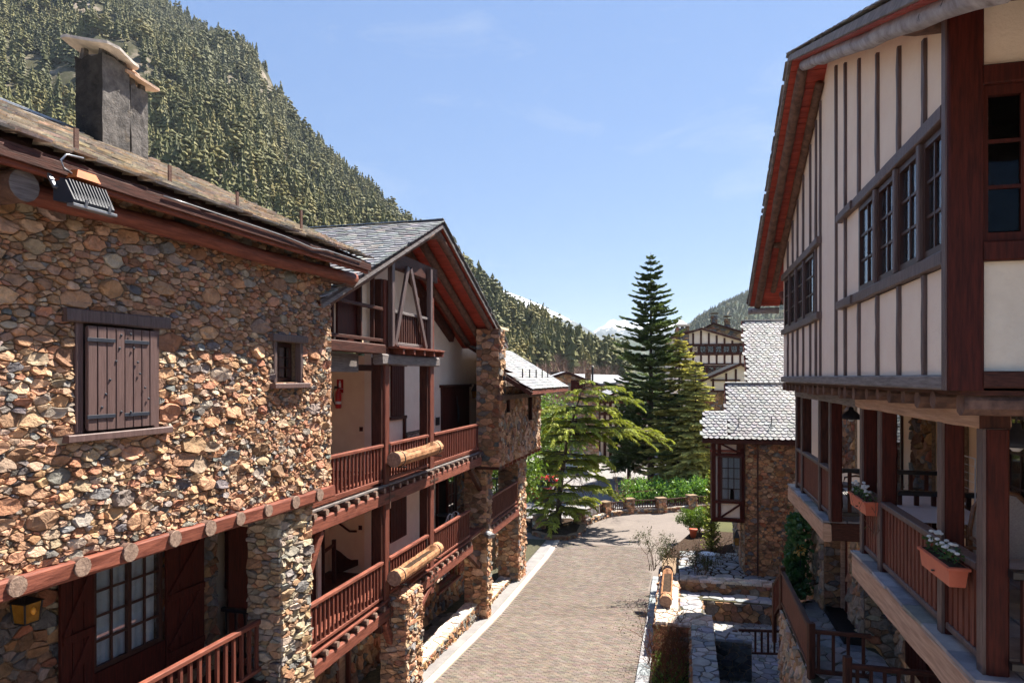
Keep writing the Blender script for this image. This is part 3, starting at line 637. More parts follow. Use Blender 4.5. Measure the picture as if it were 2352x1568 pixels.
fl = FA.at(FA.a(188, .72), .72, FA.z(188, 450, .72)); flood = thing('floodlight', 'black finned floodlight under the eave of the rubble stone house', 'floodlight', fl)
d_ = Vector((*FA.d, 0)); n_ = Vector((*FA.n, 0)); u_ = Vector((0, 0, 1))
def ql(x, y, z): return fl + d_ * x + n_ * y + u_ * z
m = MB(); hw = .25
prof = [(-.1, -.1), (.16, -.15), (.18, -.11), (.06, .1), (-.1, .1)]
m.prism([ql(-hw, y, z) for (y, z) in prof], d_ * (2 * hw)); m.build('lamp_body', M['black_metal'], flood)
for i in range(12):
    x = -hw + .03 + i * (2 * hw - .06) / 11
    MB().prism([ql(x, y * 1.0, z) for (y, z) in ((.19, -.1), (.075, .12), (-.05, .14), (-.05, .1), (.055, .1))], d_ * .012).build('cooling_fin', M['black_metal'], flood)
BM('glass_frame', M['steel'], flood, ql(-hw - .02, .15, -.165), ql(hw + .02, .15, -.165), .09, .03)
for x in (-.12, .17): BM('clip', M['steel'], flood, ql(x, .19, -.16), ql(x, .2, -.09), .03, .02, up=n_)
BM('bracket', M['steel'], flood, ql(-hw - .02, -.04, .02), ql(-hw - .02, -.16, .2), .03, .05, up=d_)
jb = thing('junction_box', 'rust orange junction box fixed above the finned floodlight', 'junction box', ql(.02, .02, .2))
m = MB(); m.add([ql(x, y, z) for (x, y, z) in ((-.14, -.06, .16), (.16, -.06, .16), (.16, .09, .16), (-.14, .09, .16), (-.1, -.04, .25), (.12, -.04, .25), (.12, .06, .25), (-.1, .06, .25))], [(3, 2, 1, 0), (4, 5, 6, 7), (0, 1, 5, 4), (1, 2, 6, 5), (2, 3, 7, 6), (3, 0, 4, 7)]); m.build('box_cover', M['orange_box'], jb)
MB().tube([ql(-.14, .02, .2), ql(-.24, .03, .22), ql(-.27, .03, .3), ql(-.2, .02, .38), ql(0, .02, .4)], .012, 6).build('conduit', M['steel'], jb, smooth=True)
cable = MB().tube([FA.at(-5 + k * .42, eo + .01, ez - .07 - (.05 if 5 < k < 9 else .0) * math.sin(k) ** 2) for k in range(13)], .009, 5).build('eave_cable', M['steel'], None, smooth=True)
tag(cable, 'thin grey cable running along the eave of the rubble house', 'cable')
# ------------------------------------------------------------------ gabled timber gallery house and its stone wing
FB = Fr(-2.31, 20, .262, 1)
houseB = thing('gallery_house', 'gabled house with red timber galleries and cream walls beyond the rubble house', 'house', FB.at(0, -3, 0))
poolB = Pool(); poolBs = Pool(); dB = Vector((*FB.d, 0)); nB = Vector((*FB.n, 0)); UZ = Vector((0, 0, 1))
zU = E - 2.64; zL = E - 5.5
aL = FB.a(700); aP1 = FB.a(881); aP1b = FB.a(892); aP2 = FB.a(985); aP2b = FB.a(994.5)
aC0 = FB.a(1100, -.3); kb = -1.35
# floors, beams, joists
for zf, nm, a_e in ((zU, 'upper', FB.a(1100)), (zL, 'lower', FB.a(1080))):
    fl_ = MB().box(FB, aL - .6, aC0 + .6, kb - 1.6, -.12, zf - .14, zf - .06).build('gallery_floor', M['wood_h'], houseB)
    n = 14
    for i in range(n):
        o0 = kb + (-.02 - kb) * i / n; B('floor_board', M['red'], fl_, FB, aL - .6, aC0 + .6, o0 + .004, o0 + (-.02 - kb) / n - .004, zf - .06, zf + random.uniform(-.004, .003))
    B('floor_board', M['wood_h'], fl_, FB, aL - .6, aC0 + .6, kb - 1.6, kb - .005, zf - .06, zf)
    BM('gallery_beam', M['red'], houseB, FB.at(aL - .5, 0, zf - .33), FB.at(a_e, 0, zf - .33), .2, .29, jit=.008, seg=10)
    BM('edge_strip', M['grey_wood'] if nm == 'upper' else M['red'], houseB, FB.at(aL - .5, .0, zf - .03), FB.at(a_e, .0, zf - .03), .12, .05)
    na = int((a_e - aL) / .47)
    for i in range(na + 1):
        a = aL + (a_e - aL) * (i + .4) / (na + 1); e_ = FB.at(a, .13, zf - .115)
        j = MB().tube([FB.at(a, -.9, zf - .115), e_], .065, 10, cap=False, jit=.05).build('joist_log', M['log'], houseB, smooth=True)
        MB().tube([e_, e_ + nB * .006], [.065, .06], 10, jit=.04).build('log_end', M['log_end'], j)
    B('gallery_ceiling', M['plaster'], houseB, FB, aL - .6, aC0 + .6, kb - 1.6, -.13, zf - .2, zf - .17)
# posts: two main pairs, full height
for a0, a1, zt in ((aP1, aP1b, E + 2.4), (aP2, aP2b, E + 2.3)):
    BM('post', M['redv'], houseB, FB.at((a0 + a1) / 2, -.06, 2.6), FB.at((a0 + a1) / 2, -.06, zt), a1 - a0, .2, up=nB)
    BM('post', M['wood'], houseB, FB.at(a0 - .05, -.13, 2.6), FB.at(a0 - .05, -.13, zt), .12, .24, up=nB)
    for zf in (zU, zL):
        pl = B('strap_plate', M['rust'], houseB, FB, a0 - .16, a1 + .16, .102, .112, zf - .36, zf - .3)
        B('strap_plate', M['rust'], houseB, FB, (a0 + a1) / 2 - .03, (a0 + a1) / 2 + .03, .112, .12, zf - .6, zf - .02)
# railings
for zf in (zU, zL):
    railing(houseB, FB, aL - .4, aP1 - .1, .0, zf, h=1.0, step=.175)
    railing(houseB, FB, aP1b + .02, aP2 - .12, .0, zf, h=1.0, step=.17)
    railing(houseB, FB, aP2b + .02, FB.a(1098 if zf == zU else 1078), .0, zf, h=1.0, step=.17)
# rear wall of the galleries
aW0 = FB.a(1147, .62)
ca0 = FB.a(852, kb); ca1 = FB.a(1105, kb) + .6
apA = FB.a(1018, .5); zAp = E + 4.43; tl = .445
def roofz(a): return zAp - tl * abs(a - apA)
m = MB(); pts = [(ca0 - 3.5, 0), (ca1 + .5, 0), (ca1 + .5, roofz(ca1 + .5) - .25), (apA, zAp - .25), (ca0 - 3.5, roofz(ca0 - 3.5) - .25)]
# cream wall right of the stair recess, as panels
def panel(name, mt, fr, a0, a1, o0, o1, z0, topf, owner): 
    return MB().prism([fr.at(a0, o0, z0), fr.at(a1, o0, z0), fr.at(a1, o0, topf(a1)), *([fr.at(apA, o0, topf(apA))] if a0 < apA < a1 else []), fr.at(a0, o0, topf(a0))], Vector((fr.n[0] * (o1 - o0), fr.n[1] * (o1 - o0), 0))).build(name, M[mt], owner)
panel('wall', 'plaster_white', FB, ca0, ca1, kb - .2, kb, zL - .1, lambda a: max(roofz(a) - .2, E + 1.95), houseB)
ra1 = ca0 + .6
panel('recess_wall', 'plaster', FB, ca0 - 4.5, ra1, kb - 1.5, kb - 1.3, zL - .1, lambda a: min(E + .6, roofz(a) - .2), houseB)
B('recess_side_wall', M['plaster'], houseB, FB, ca0 + .002, ca0 + .2, kb - 1.3, kb - .2, zL, E + .6)
ag = FB.a(1101, kb) + .12; B('sun_block_slab', M['plaster'], houseB, FB, aW0 + .8, ag + .2, kb - .31, -.15, E + 1.955, E + 2.05); B('sun_block_wall', M['plaster'], houseB, FB, ag - .01, ag + .21, kb - .32, -.95, E + 1.9, E + 2.9); B('sun_block_wall', M['plaster'], houseB, FB, ag, ag + .2, kb - .3, -.34, zU, E + 1.95)  # unseen slab and end walls added to keep the sun off the gallery wall
# stair lintels and frames
def tim(mt, a, o, z0, z1, w=.14, d=.06): return BM('upright', M[mt], houseB, FB.at(a, o, z0), FB.at(a, o, z1), w, d, up=nB)
for zf, top in ((zU, E + .55), (zL, zU - .2)):
    tim('wood', FB.a(856, kb), kb + .03, zf, top, .16, .1)
    tim('wood', FB.a(872, kb), kb + .03, zf, top, .1, .08)
    tim('wood', FB.a(984, kb) - .02, kb + .03, zf, top, .3, .08)
    BM('skirting', M['wood_h'], houseB, FB.at(ca0, kb + .02, zf + .06), FB.at(ca1, kb + .02, zf + .06), .03, .12)
zl1 = FB.z(857, 845, 0)
BM('lintel', M['wood_h'], houseB, FB.at(aL - .5, kb + .3, FB.z(853, 845, kb + .3)), FB.at(FB.a(860, kb + .3), kb + .3, FB.z(853, 845, kb + .3)), .16, .16)
# maroon shutters on the rear wall
for (x0, x1, y0, y1, zf) in ((896, 925, 957, 838, zU), (893, 930, 1247, 1137, zL)):
    a0, a1 = FB.a(x0, kb), FB.a(x1, kb); shutter_leaf(houseB, FB, a0, a1, FB.z(x0, y0, kb), FB.z(x0, y1, kb), kb + .03, n=6, m='maroon', straps=False, name='shutter')
    if zf == zU:
        for z in (FB.z(x1, y0, kb), FB.z(x1, y1, kb)): BM('shutter_frame', M['wood_h'], houseB, FB.at(a0 - .1, kb + .05, z), FB.at(a1 + .12, kb + .05, z), .1, .1)
        tim('wood', a1 + .05, kb + .04, zf, FB.z(x1, y0, kb), .12, .08)
# upper door
da0, da1 = FB.a(1014, kb), FB.a(1072, kb); dzt = FB.z(1014, 890, kb)
dr = B('door', M['maroon'], houseB, FB, da0, da1, kb, kb + .04, zU, dzt)
for i in range(7):
    a = da0 + (da1 - da0) * (i + .5) / 7; BM('plank', M['maroon'], dr, FB.at(a, kb + .055, zU + .05), FB.at(a, kb + .055, dzt - .04), (da1 - da0) / 7 - .012, .03, up=nB)
MB().tube([FB.at((da0 + da1) / 2, kb + .09, dzt - .35), FB.at((da0 + da1) / 2 + .05, kb + .1, dzt - .8), FB.at((da0 + da1) / 2 + .1, kb + .1, dzt - 1.35), FB.at((da0 + da1) / 2 + .2, kb + .1, dzt - 1.1), FB.at((da0 + da1) / 2 + .1, kb + .1, dzt - .7)], .025, 6).build('door_bell_cord', M['iron'], dr, smooth=True)
BM('door_lintel', M['wood_h'], houseB, FB.at(da0 - .22, kb + .06, dzt + .05), FB.at(da1 + .22, kb + .06, dzt + .05), .16, .1)
for a in (da0 - .05, da1 + .05): tim('wood', a, kb + .04, zU, dzt, .09, .08)
ic = B('intercom', M['iron'], None, FB, FB.a(1000, kb), FB.a(1007, kb), kb + .004, kb + .05, FB.z(1003, 976, kb), FB.z(1003, 958, kb)); tag(ic, 'small black arched intercom on the cream wall beside the upper gallery door', 'intercom')
box_lantern('pointed wall lantern right of the maroon upper gallery door', FB.at(FB.a(1080, kb), kb, FB.z(1080, 898, kb)), FB, w=.22, h=.26, top=.3, arm=.1)
FX = FB.turn(ca0, 0, side=1)
for (x, y) in ((830, 985), (828, 1211)):
    a = FX.a(x); z = FX.z(x, y); B('light_switch', M['maroon'], houseB, FX, a - .05, a + .05, .002, .025, z - .06, z + .06)
# lower gallery: dark doorway, stone rear wall with door at the right end, stair handrail
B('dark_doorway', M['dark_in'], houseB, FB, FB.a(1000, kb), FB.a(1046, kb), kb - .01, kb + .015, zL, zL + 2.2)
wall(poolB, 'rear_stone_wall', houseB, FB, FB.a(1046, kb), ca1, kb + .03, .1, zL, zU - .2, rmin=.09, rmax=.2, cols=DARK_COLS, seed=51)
for x in (1002, 1024, 1044): tim('maroon', FB.a(x, kb), kb + .05, zL, zL + 2.25, .1, .08)
window(houseB, FB, FB.a(1026, kb), FB.a(1042, kb), zL + .2, zL + 2.1, kb + .06, cols=2, rows=4, name='glazed_door', bar=.03)
MB().tube([FX.at(FX.a(x), .08, FX.z(x, y)) for (x, y) in ((778, 1197), (806, 1218), (822, 1218))], .03, 8).build('stair_handrail', M['wood_h'], houseB)
MB().prism([FX.at(FX.a(x), .01, FX.z(x, y)) for (x, y) in ((768, 1258), (782, 1266), (798, 1280), (808, 1285), (823, 1284), (823, 1297), (768, 1320))], Vector((*FX.n, 0)) * .06).build('stair_stringer', M['wood_h'], houseB)
for x in (741, 767): BM('newel_post', M['wood'], houseB, FB.at(FB.a(x, kb - .6), kb - .6, zL), FB.at(FB.a(x, kb - .6), kb - .6, zL + (2.4 if x < 750 else 1.15)), .1, .1)
BM('stair_rail', M['wood_h'], houseB, FB.at(FB.a(742, kb - .6), kb - .6, zL + .95), FB.at(FB.a(767, kb - .6), kb - .6, zL + 1.02), .07, .07)
B('stair_panel', M['maroon'], houseB, FB, aL - .55, FB.a(722, kb), kb, kb + .04, zL, zU - .25)
B('wall_strip', M['plaster_white'], houseB, FB, FB.a(726, kb), FB.a(734, kb), kb, kb + .05, zL, zU - .25)
BM('corner_brace', M['red'], houseB, FB.at(aL + .05, 0, zU - 1.35), FB.at(aL + .6, 0, zU - .5), .12, .14)
# ground floor: stone wall, door with panes, pillars, low kerb wall
kg = -1.7
gd = (FB.a(772, kg), FB.a(800, kg), .1, 2.2); gw = (FB.a(1003, kg), FB.a(1050, kg), 1.0, 1.95)
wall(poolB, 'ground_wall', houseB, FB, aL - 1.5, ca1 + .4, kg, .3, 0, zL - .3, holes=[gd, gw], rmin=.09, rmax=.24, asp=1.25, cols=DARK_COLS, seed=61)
g = B('ground_door', M['tan_wood'], houseB, FB, gd[0] + .02, gd[1] - .02, kg - .15, kg - .08, .1, 2.15)
for i in range(4):
    a = gd[0] + .05 + (gd[1] - gd[0] - .1) * (i + .5) / 4; BM('plank', M['tan_wood'], g, FB.at(a, kg - .07, .15), FB.at(a, kg - .07, 1.2), (gd[1] - gd[0] - .1) / 4 - .01, .025, up=nB)
for i in range(2):
    for j in range(2):
        a = gd[0] + .3 + i * .36; B('pane', M['white'], g, FB, a, a + .3, kg - .078, kg - .07, 1.35 + j * .33, 1.63 + j * .33)
for a in (gd[0], gd[1]): tim('redv', a, kg + .01, .05, 2.3, .12, .12)
window(houseB, FB, gw[0], gw[1], gw[2], gw[3], kg - .1, cols=3, rows=2, name='ground_window', mf='red', fw=.08)
shutter_leaf(houseB, FB, gw[1] + .03, gw[1] + .75, gw[2], gw[3], kg + .03, n=4, m='red', straps=False, zbrace=True, name='ground_shutter')
BM('window_sill', M['red'], houseB, FB.at(gw[0] - .1, kg + .06, gw[2] - .05), FB.at(gw[1] + .1, kg + .06, gw[2] - .05), .16, .08)
pb0 = FB.a(931, .42); pillar(poolB, houseB, FB, pb0, pb0 + 1.05, -.25, .42, 0, zL + .02, rmin=.07, rmax=.17, asp=2.0, cols=STONE_COLS, seed=71, top=True, label='short buttress of rubble stone under the lower gallery')
for a0 in (aP1, aP2 + .3):
    pass
BM('brace', M['red'], houseB, FB.at(aP1 - .0, .0, zL - .5), FB.at(pb0 + .1, .02, zL - 1.3), .16, .18)
BM('brace', M['red'], houseB, FB.at(aP2 + .1, .0, zL - .5), FB.at(pb0 + .9, .02, zL - 1.3), .14, .16)
# tall stone pillar carrying gable and wing
aW = FB.a(1147, .62)
pc0 = FB.a(1117, .05)
pillar(poolB, houseB, FB, pc0, pc0 + .6, -.8, .05, 0, E - 3.25, rmin=.09, rmax=.2, asp=1.7, cols=DARK_COLS[:4] + STONE_COLS[:4], seed=81)
pillar(poolB, houseB, FB, aW, aW + .7, -.25, .6, E - 3.25, E + 1.75, rmin=.1, rmax=.24, asp=1.7, cols=DARK_COLS + STONE_COLS[:2], seed=91)
B('pillar_plate', M['wood_h'], houseB, FB, aW - .05, aW + .75, -.3, .62, E - 3.34, E - 3.25)
for zf, x in ((zU, 1078), (zL, 1078)):
    BM('brace', M['wood_h'], houseB, FB.at(FB.a(1078 if zf == zU else 1073, -.1), -.1, zf - .5), FB.at(pc0 + .02, -.2, zf - 1.45), .16, .2)
pd0 = FB.a(1190, .05)
pillar(poolB, houseB, FB, pd0, pd0 + 1.3, -.85, .05, 0, E - 3.4, rmin=.09, rmax=.22, asp=1.7, cols=STONE_COLS, seed=101)
# bay between the pillars: beam and rail of the lower gallery
BM('gallery_beam', M['red'], houseB, FB.at(pc0 + .6, 0, zL - .33), FB.at(pd0, 0, zL - .33), .2, .29)
railing(houseB, FB, pc0 + .62, pd0 - .02, .0, zL, h=1.0, step=.17)
for i in range(8):
    a = pc0 + .8 + i * (pd0 - pc0 - 1.0) / 7; MB().tube([FB.at(a, -.6, zL - .115), FB.at(a, .12, zL - .115)], .06, 9).build('joist_log', M['log_end'], houseB)
BM('edge_strip', M['red'], houseB, FB.at(pc0 + .6, 0, zL - .03), FB.at(pd0, 0, zL - .03), .12, .05)
B('gallery_floor', M['wood_h'], houseB, FB, pc0 + .6, pd0 + 1.3, -2.2, -.1, zL - .16, zL)
railing(houseB, FB.turn(pd0 + 1.0, -2.2), 0, 2.0, 0, zL, h=.95, step=.3, mr='iron', mb='iron', name='end_railing')
wall(poolB, 'low_pier', houseB, FB, pd0 + 1.4, pd0 + 2.2, -1.4, .5, 0, 1.6, rmin=.1, rmax=.2, cols=DARK_COLS, seed=105)
# stone wing with lean-to roof
zW0 = E - 3.22; zW1 = E - .37
aWe = FB.a(1240, .62)
v1 = (FB.a(1160, .62), FB.a(1171, .62), FB.z(1160, 948, .62), FB.z(1160, 905, .62)); v2 = (FB.a(1209, .62), FB.a(1222, .62), FB.z(1209, 967, .62), FB.z(1209, 898, .62))
wall(poolB, 'wing_wall', houseB, FB, aW + .02, aWe, .62, .4, zW0, zW1, holes=[v1, v2], rmin=.07, rmax=.2, asp=.9, cols=DARK_COLS[:3] + STONE_COLS, seed=111)
B('wing_floor', M['wood_h'], houseB, FB, aW + .7, aWe, -1.5, .58, zW0 - .02, zW0 + .1)
for v in (v1, v2): 
    w_ = B('window', M['dark_in'], houseB, FB, v[0], v[1], .36, .42, v[2], v[3])
    for a in (v[0] + .05, v[1] - .05): BM('jamb', M['wood'], w_, FB.at(a, .58, v[2]), FB.at(a, .58, v[3]), .1, .12, up=nB)
    BM('window_lintel', M['wood_h'], w_, FB.at(v[0] - .1, .6, v[3]), FB.at(v[1] + .1, .6, v[3]), .14, .1)
n = 11
for i in range(n):
    a = aW + .5 + (aWe - aW - .6) * i / (n - 1); BM('joist_end', M['red'], houseB, FB.at(a, .2, zW0 - .07), FB.at(a, .66, zW0 - .07), .1, .13)
ec = Vector((.70, 24.0)) - Vector(FB.p); ea = ec.dot(Vector(FB.d)); eo_ = ec.dot(Vector(FB.n)); ezC = E - .43
pC = R(31); upC = Vector((-FB.n[0] * math.cos(pC), -FB.n[1] * math.cos(pC), math.sin(pC))); LC = 7.4
def notch(u, v): return v < 1.05 or u > (aW + .75 - ea)
m = MB(); nC = dB.cross(upC); nC = -nC if nC.z < 0 else nC
for (u0, u1, w0, w1) in ((0, LC, 0, 1.05), (aW + .75 - ea, LC, 1.05, 3.1)):
    p = [FB.at(ea + u, eo_, ezC) + upC * w for (u, w) in ((u0, w0), (u1, w0), (u1, w1), (u0, w1))]
    m.prism([q - nC * .1 for q in p], nC * .095)
rC = m.build('wing_roof', M['wood_h'], houseB)
slates(poolBs, rC, FB.at(ea, eo_, ezC), dB, upC, LC, 3.1, .32, .2, inside=notch, seed=8, rnd=.1, th=.012)
BM('eave_board', M['red'], houseB, FB.at(ea, eo_ - .04, ezC - .12), FB.at(ea + LC, eo_ - .04, ezC - .12), .04, .14)
BM('eave_beam', M['log'], houseB, FB.at(ea - .1, .75, ezC - .3), FB.at(ea + LC + .1, .75, ezC - .3), .2, .2)
BM('verge_beam', M['wood_h'], houseB, FB.at(ea, eo_, ezC - .16), FB.at(ea, eo_, ezC - .16) + upC * 1.1, .1, .16)
for i in range(5):
    q = FB.at(ea + 1.2 + i * 1.15, eo_, ezC) + upC * (.75) + nC * .02
    BM('snow_guard', M['iron'], houseB, q, q + UZ * .34, .05, .03)
# gable roof
og = .5; RL = 7.6
aGl = FB.a(738, og) ; aGr = FB.a(1168, og)
cs = math.cos(math.atan(tl))
def slope_dir(sgn): return (dB * sgn + UZ * (-tl)).normalized()
for sgn, ae in ((-1, aGl), (1, aGr)):
    Ls = abs(ae - apA) / cs; sd = slope_dir(sgn); nn = (UZ + dB * (sgn * tl)).normalized()
    top = FB.at(apA, og, zAp); ext = -nB * RL
    deck = MB().prism([top - nn * .03, top + sd * Ls - nn * .03, top + sd * Ls - nn * .1, top - nn * .1], ext).build('roof', M['wood_h'], houseB)
    if sgn < 0: slates(poolBs, deck, top + sd * Ls + ext, nB, -sd, RL + .03, Ls, .3, .235, seed=9, rnd=.32, th=.02, lift=.02)
    else: slates(poolBs, deck, top + sd * Ls + nB * -1.2, nB, -sd, 1.23, Ls, .3, .235, seed=10, rnd=.32, th=.014)
    # soffit boards
    nb = int(Ls / .125)
    for i in range(nb):
        s0 = Ls * i / nb; q = top + sd * (s0 + .5 * Ls / nb) - nn * (.112 + random.uniform(0, .006))
        BM('soffit_board', M['soffit'], deck, q - nB * .03, q - nB * (1.9 + .0), .02, Ls / nb - .008, up=sd, ) if False else MB().beam(q - nB * .03, q - nB * 1.9, Ls / nb - .01, .02, up=nn).build('soffit_board', M['soffit'], deck)
    # log rafters
    for oo, r_, st in ((.28, .11, .1), (-.35, .12, .55), (-.95, .12, 1.0)):
        p0_ = FB.at(apA, oo, zAp) + sd * st - nn * .235; p1_ = FB.at(apA, oo, zAp) + sd * (Ls - .1 if oo > -.2 else Ls - .55) - nn * .235
        MB().tube([p0_.lerp(p1_, k / 6) + nn * random.uniform(-.012, .012) for k in range(7)], [r_ * random.uniform(.92, 1.08) for _ in range(7)], 10, jit=.05).build('log_rafter', M['log'], houseB, smooth=True)
    BM('barge_board', M['grey_wood'], houseB, top + sd * .02 - nn * .1 - nB * .02, top + sd * Ls - nn * .1 - nB * .02, .04, .17, up=nn)
    # ridge and verge closing slates
    for k in range(int(RL / .9)):
        q = FB.at(apA, og - k * .9, zAp + .035); 
        if sgn > 0: BM('ridge_flashing', M['steel'], deck, q + sd * -.0, q - nB * .89, .24, .02)
MB().tube([FB.at(apA, og - .15, zAp - .36), FB.at(apA, -1.5, zAp - .36)], .15, 12, jit=.03).build('ridge_log', M['log'], houseB, smooth=True)
BM('chimney_cap_tile', M['terracotta'], houseB, FB.at(apA, og - RL + .5, zAp + .1), FB.at(apA, og - RL + .1, zAp + .2), .3, .08)
# tie beam, wall plates
zt_ = FB.z(901, 597)
BM('tie_beam', M['wood_h'], houseB, FB.at(FB.a(898), .0, zt_ - .0), FB.at(FB.a(999), .0, zt_ - .0), .16, .42)
for st, o_ in ((1.6, -1.28),):
    sd = slope_dir(1); nn = (UZ + dB * tl).normalized(); q = FB.at(apA, o_, zAp) - nn * .42
    BM('wall_plate', M['wood_h'], houseB, q + sd * 2.2, q + sd * 6.4, .2, .32, up=nn)
# attic front left of the post
zAt = FB.z(880, 803)
BM('attic_beam', M['wood_h'], houseB, FB.at(aL - .4, -.02, zAt), FB.at(aP1, -.02, zAt), .2, .24)
panel('attic_wall', 'plaster', FB, aL - .4, aP1, -.3, -.2, zAt, lambda a: roofz(a) - .22, houseB)
panel('attic_door', 'maroon', FB, FB.a(772, -.19), FB.a(822, -.19), -.2, -.15, zAt, lambda a: roofz(a) - .25, houseB)
for x in (761, 826, 855): BM('attic_post', M['wood'], houseB, FB.at(FB.a(x, -.1), -.1, zAt), FB.at(FB.a(x, -.1), -.1, roofz(FB.a(x)) - .3), .1, .1)
for y in (708, 781): BM('attic_rail', M['wood_h'], houseB, FB.at(aL - .3, .0, FB.z(868, y)), FB.at(aP1 - .1, .0, FB.z(868, y)), .08, .08)
B('attic_lintel', M['grey_wood'], houseB, FB, aL - .4, FB.a(850), -.6, -.3, zAt - .55, zAt - .12)
# oriel balcony in the gable
ob = houseB; zo = FB.z(898, 797); zo2 = zo
for i in range(5):
    a = FB.a(897) + (FB.a(1001) - FB.a(897)) * (i + .15) / 4.5; BM('oriel_joist', M['redv'], houseB, FB.at(a, -.5, zo - .1), FB.at(a, .32, zo - .1), .11, .14)
BM('oriel_floor', M['red'], houseB, FB.at(FB.a(896, .1), .1, zo - .01), FB.at(FB.a(1003, .1), .1, zo - .01), .5, .05)
BM('oriel_beam', M['grey_wood'], houseB, FB.at(FB.a(868), -.0, zo - .32), FB.at(FB.a(1001), .0, zo - .32), .26, .26, jit=.008, seg=6)
for x in (899, 987): BM('oriel_post', M['grey_woodv'], houseB, FB.at(FB.a(x, .12), .12, zo), FB.at(FB.a(x, .12), .12, zt_ + .1), .17, .13, up=nB)
ax = FB.a(938, .14)
for x in (907, 978): BM('oriel_brace', M['grey_woodv'], houseB, FB.at(FB.a(x, .15), .15, zo + .05), FB.at(ax + (.1 if x > 940 else -.06), .15, zt_ - .1), .15, .07, up=nB)
railing(houseB, FB, FB.a(903, .06), FB.a(983, .06), .06, zo, h=FB.z(903, 712, .06) - zo, step=.15, bw=.08, bd=.03, mr='grey_wood', mb='wood', name='oriel_railing', low=.1)
poolB.flush(houseB); poolBs.flush(houseB)
# things on the galleries
def log_planter(label, p, q, r, soil=True, group=None):
    """hollowed log: bark cylinder with a trough cut in its top, two iron bands"""
    p = Vector(p); q = Vector(q); t = (q - p).normalized(); sd = t.cross(UZ).normalized(); o = thing('log_planter', label, 'planter', (p + q) / 2, group)
    L = (q - p).length; n = 14; m = MB(); K = 16; vs = []; fs = []
    for k in range(K + 1):
        f = k / K; c = p.lerp(q, f); tr = .13 < f < .87
        for i in range(n):
            a = -math.pi / 2 + 2 * math.pi * i / n; rr = r * (1 + random.uniform(-.05, .05)); y = math.sin(a) * rr
            if tr and y > .35 * r: y = -.25 * r if abs(math.cos(a)) < .72 else .6 * r + random.uniform(-.05, .05) * r
            vs.append(c + sd * (math.cos(a) * rr) + UZ * y)
    for k in range(K):
        for i in range(n): j = (i + 1) % n; fs.append((k * n + i, k * n + j, k * n + n + j, k * n + n + i))
    m.add(vs, fs).build('log', M['planter_log'], o)
    for (c, d) in ((p, -1), (q, 1)): MB().tube([c - t * .005 * d, c + t * .008 * d], [r * 1.0, r * .97], n, jit=.03).build('log_end', M['log_end'], o)
    for f in (.09, .91): MB().tube([p.lerp(q, f) - t * .015, p.lerp(q, f) + t * .015], r * 1.06, 14).build('band', M['iron'], o)
    if soil: MB().beam(p.lerp(q, .14) + UZ * r * .1, p.lerp(q, .86) + UZ * r * .1, r * 1.2, r * .3, jit=.01, seg=8).build('soil', M['soil'], o)
    return o
for y0, y1, lb in ((1054, 1029, 'hollowed honey coloured log planter hung outside the upper gallery rail'), (1322, 1265, 'hollowed honey coloured log planter hung outside the lower gallery rail')):
    a0 = FB.a(905, .28); a1 = FB.a(1005, .28)
    zz = (FB.z(905, y0, .28) + FB.z(1005, y1, .28)) / 2
    lp = log_planter(lb, FB.at(a0, .28, zz), FB.at(a1, .28, zz + .02), .19)
    for f in (.08, .92):
        a = a0 + (a1 - a0) * f; BM('hanger', M['iron'], lp, FB.at(a, .02, zz - .2), FB.at(a, .5, zz - .2), .04, .03); BM('hanger', M['iron'], lp, FB.at(a, .04, zz - .2), FB.at(a, .04, zz + .35), .04, .03, up=nB)
c = FX.at(FX.a(782), .12, FX.z(782, 937)); dX = Vector((*FX.d, 0))
ex = thing('fire_extinguisher', 'red fire extinguisher with black hose on the stair recess wall', 'fire extinguisher', c)
MB().lathe(c, [(.06, 0), (.085, .02), (.085, .42), (.07, .48), (.03, .52), (.03, .56)], 14).build('cylinder', M['redpaint'], ex, smooth=True)
MB().lathe(c, [(.087, .12), (.087, .2)], 14).build('label_band', M['white'], ex, smooth=True)
BM('valve_handle', M['iron'], ex, c + UZ * .58, c + UZ * .6 - dX * .12, .03, .05)
MB().tube([c + UZ * .57, c + UZ * .56 - dX * .12, c + UZ * .4 - dX * .17, c + UZ * .2 - dX * .15, c + UZ * .08 - dX * .09], .017, 7).build('hose', M['iron'], ex, smooth=True)
sg = thing('fire_sign', 'red and white extinguisher sign above the fire extinguisher', 'sign', FX.at(FX.a(781), 0, FX.z(781, 883)))
a0, a1 = FX.a(774), FX.a(789); z0, z1 = FX.z(781, 892), FX.z(781, 871)
B('sign_plate', M['redpaint'], sg, FX, a0, a1, .005, .015, z0 - .12, z1)
am_ = (a0 + a1) / 2
B('pictogram', M['white'], sg, FX, am_ - .035, am_ + .035, .016, .019, z0 + .03, z1 - .1)
B('pictogram', M['white'], sg, FX, am_ - .018, am_ + .018, .016, .019, z1 - .098, z1 - .04)
B('white_line', M['white'], sg, FX, a0 + .01, a1 - .01, .016, .019, z0 - .012, z0)
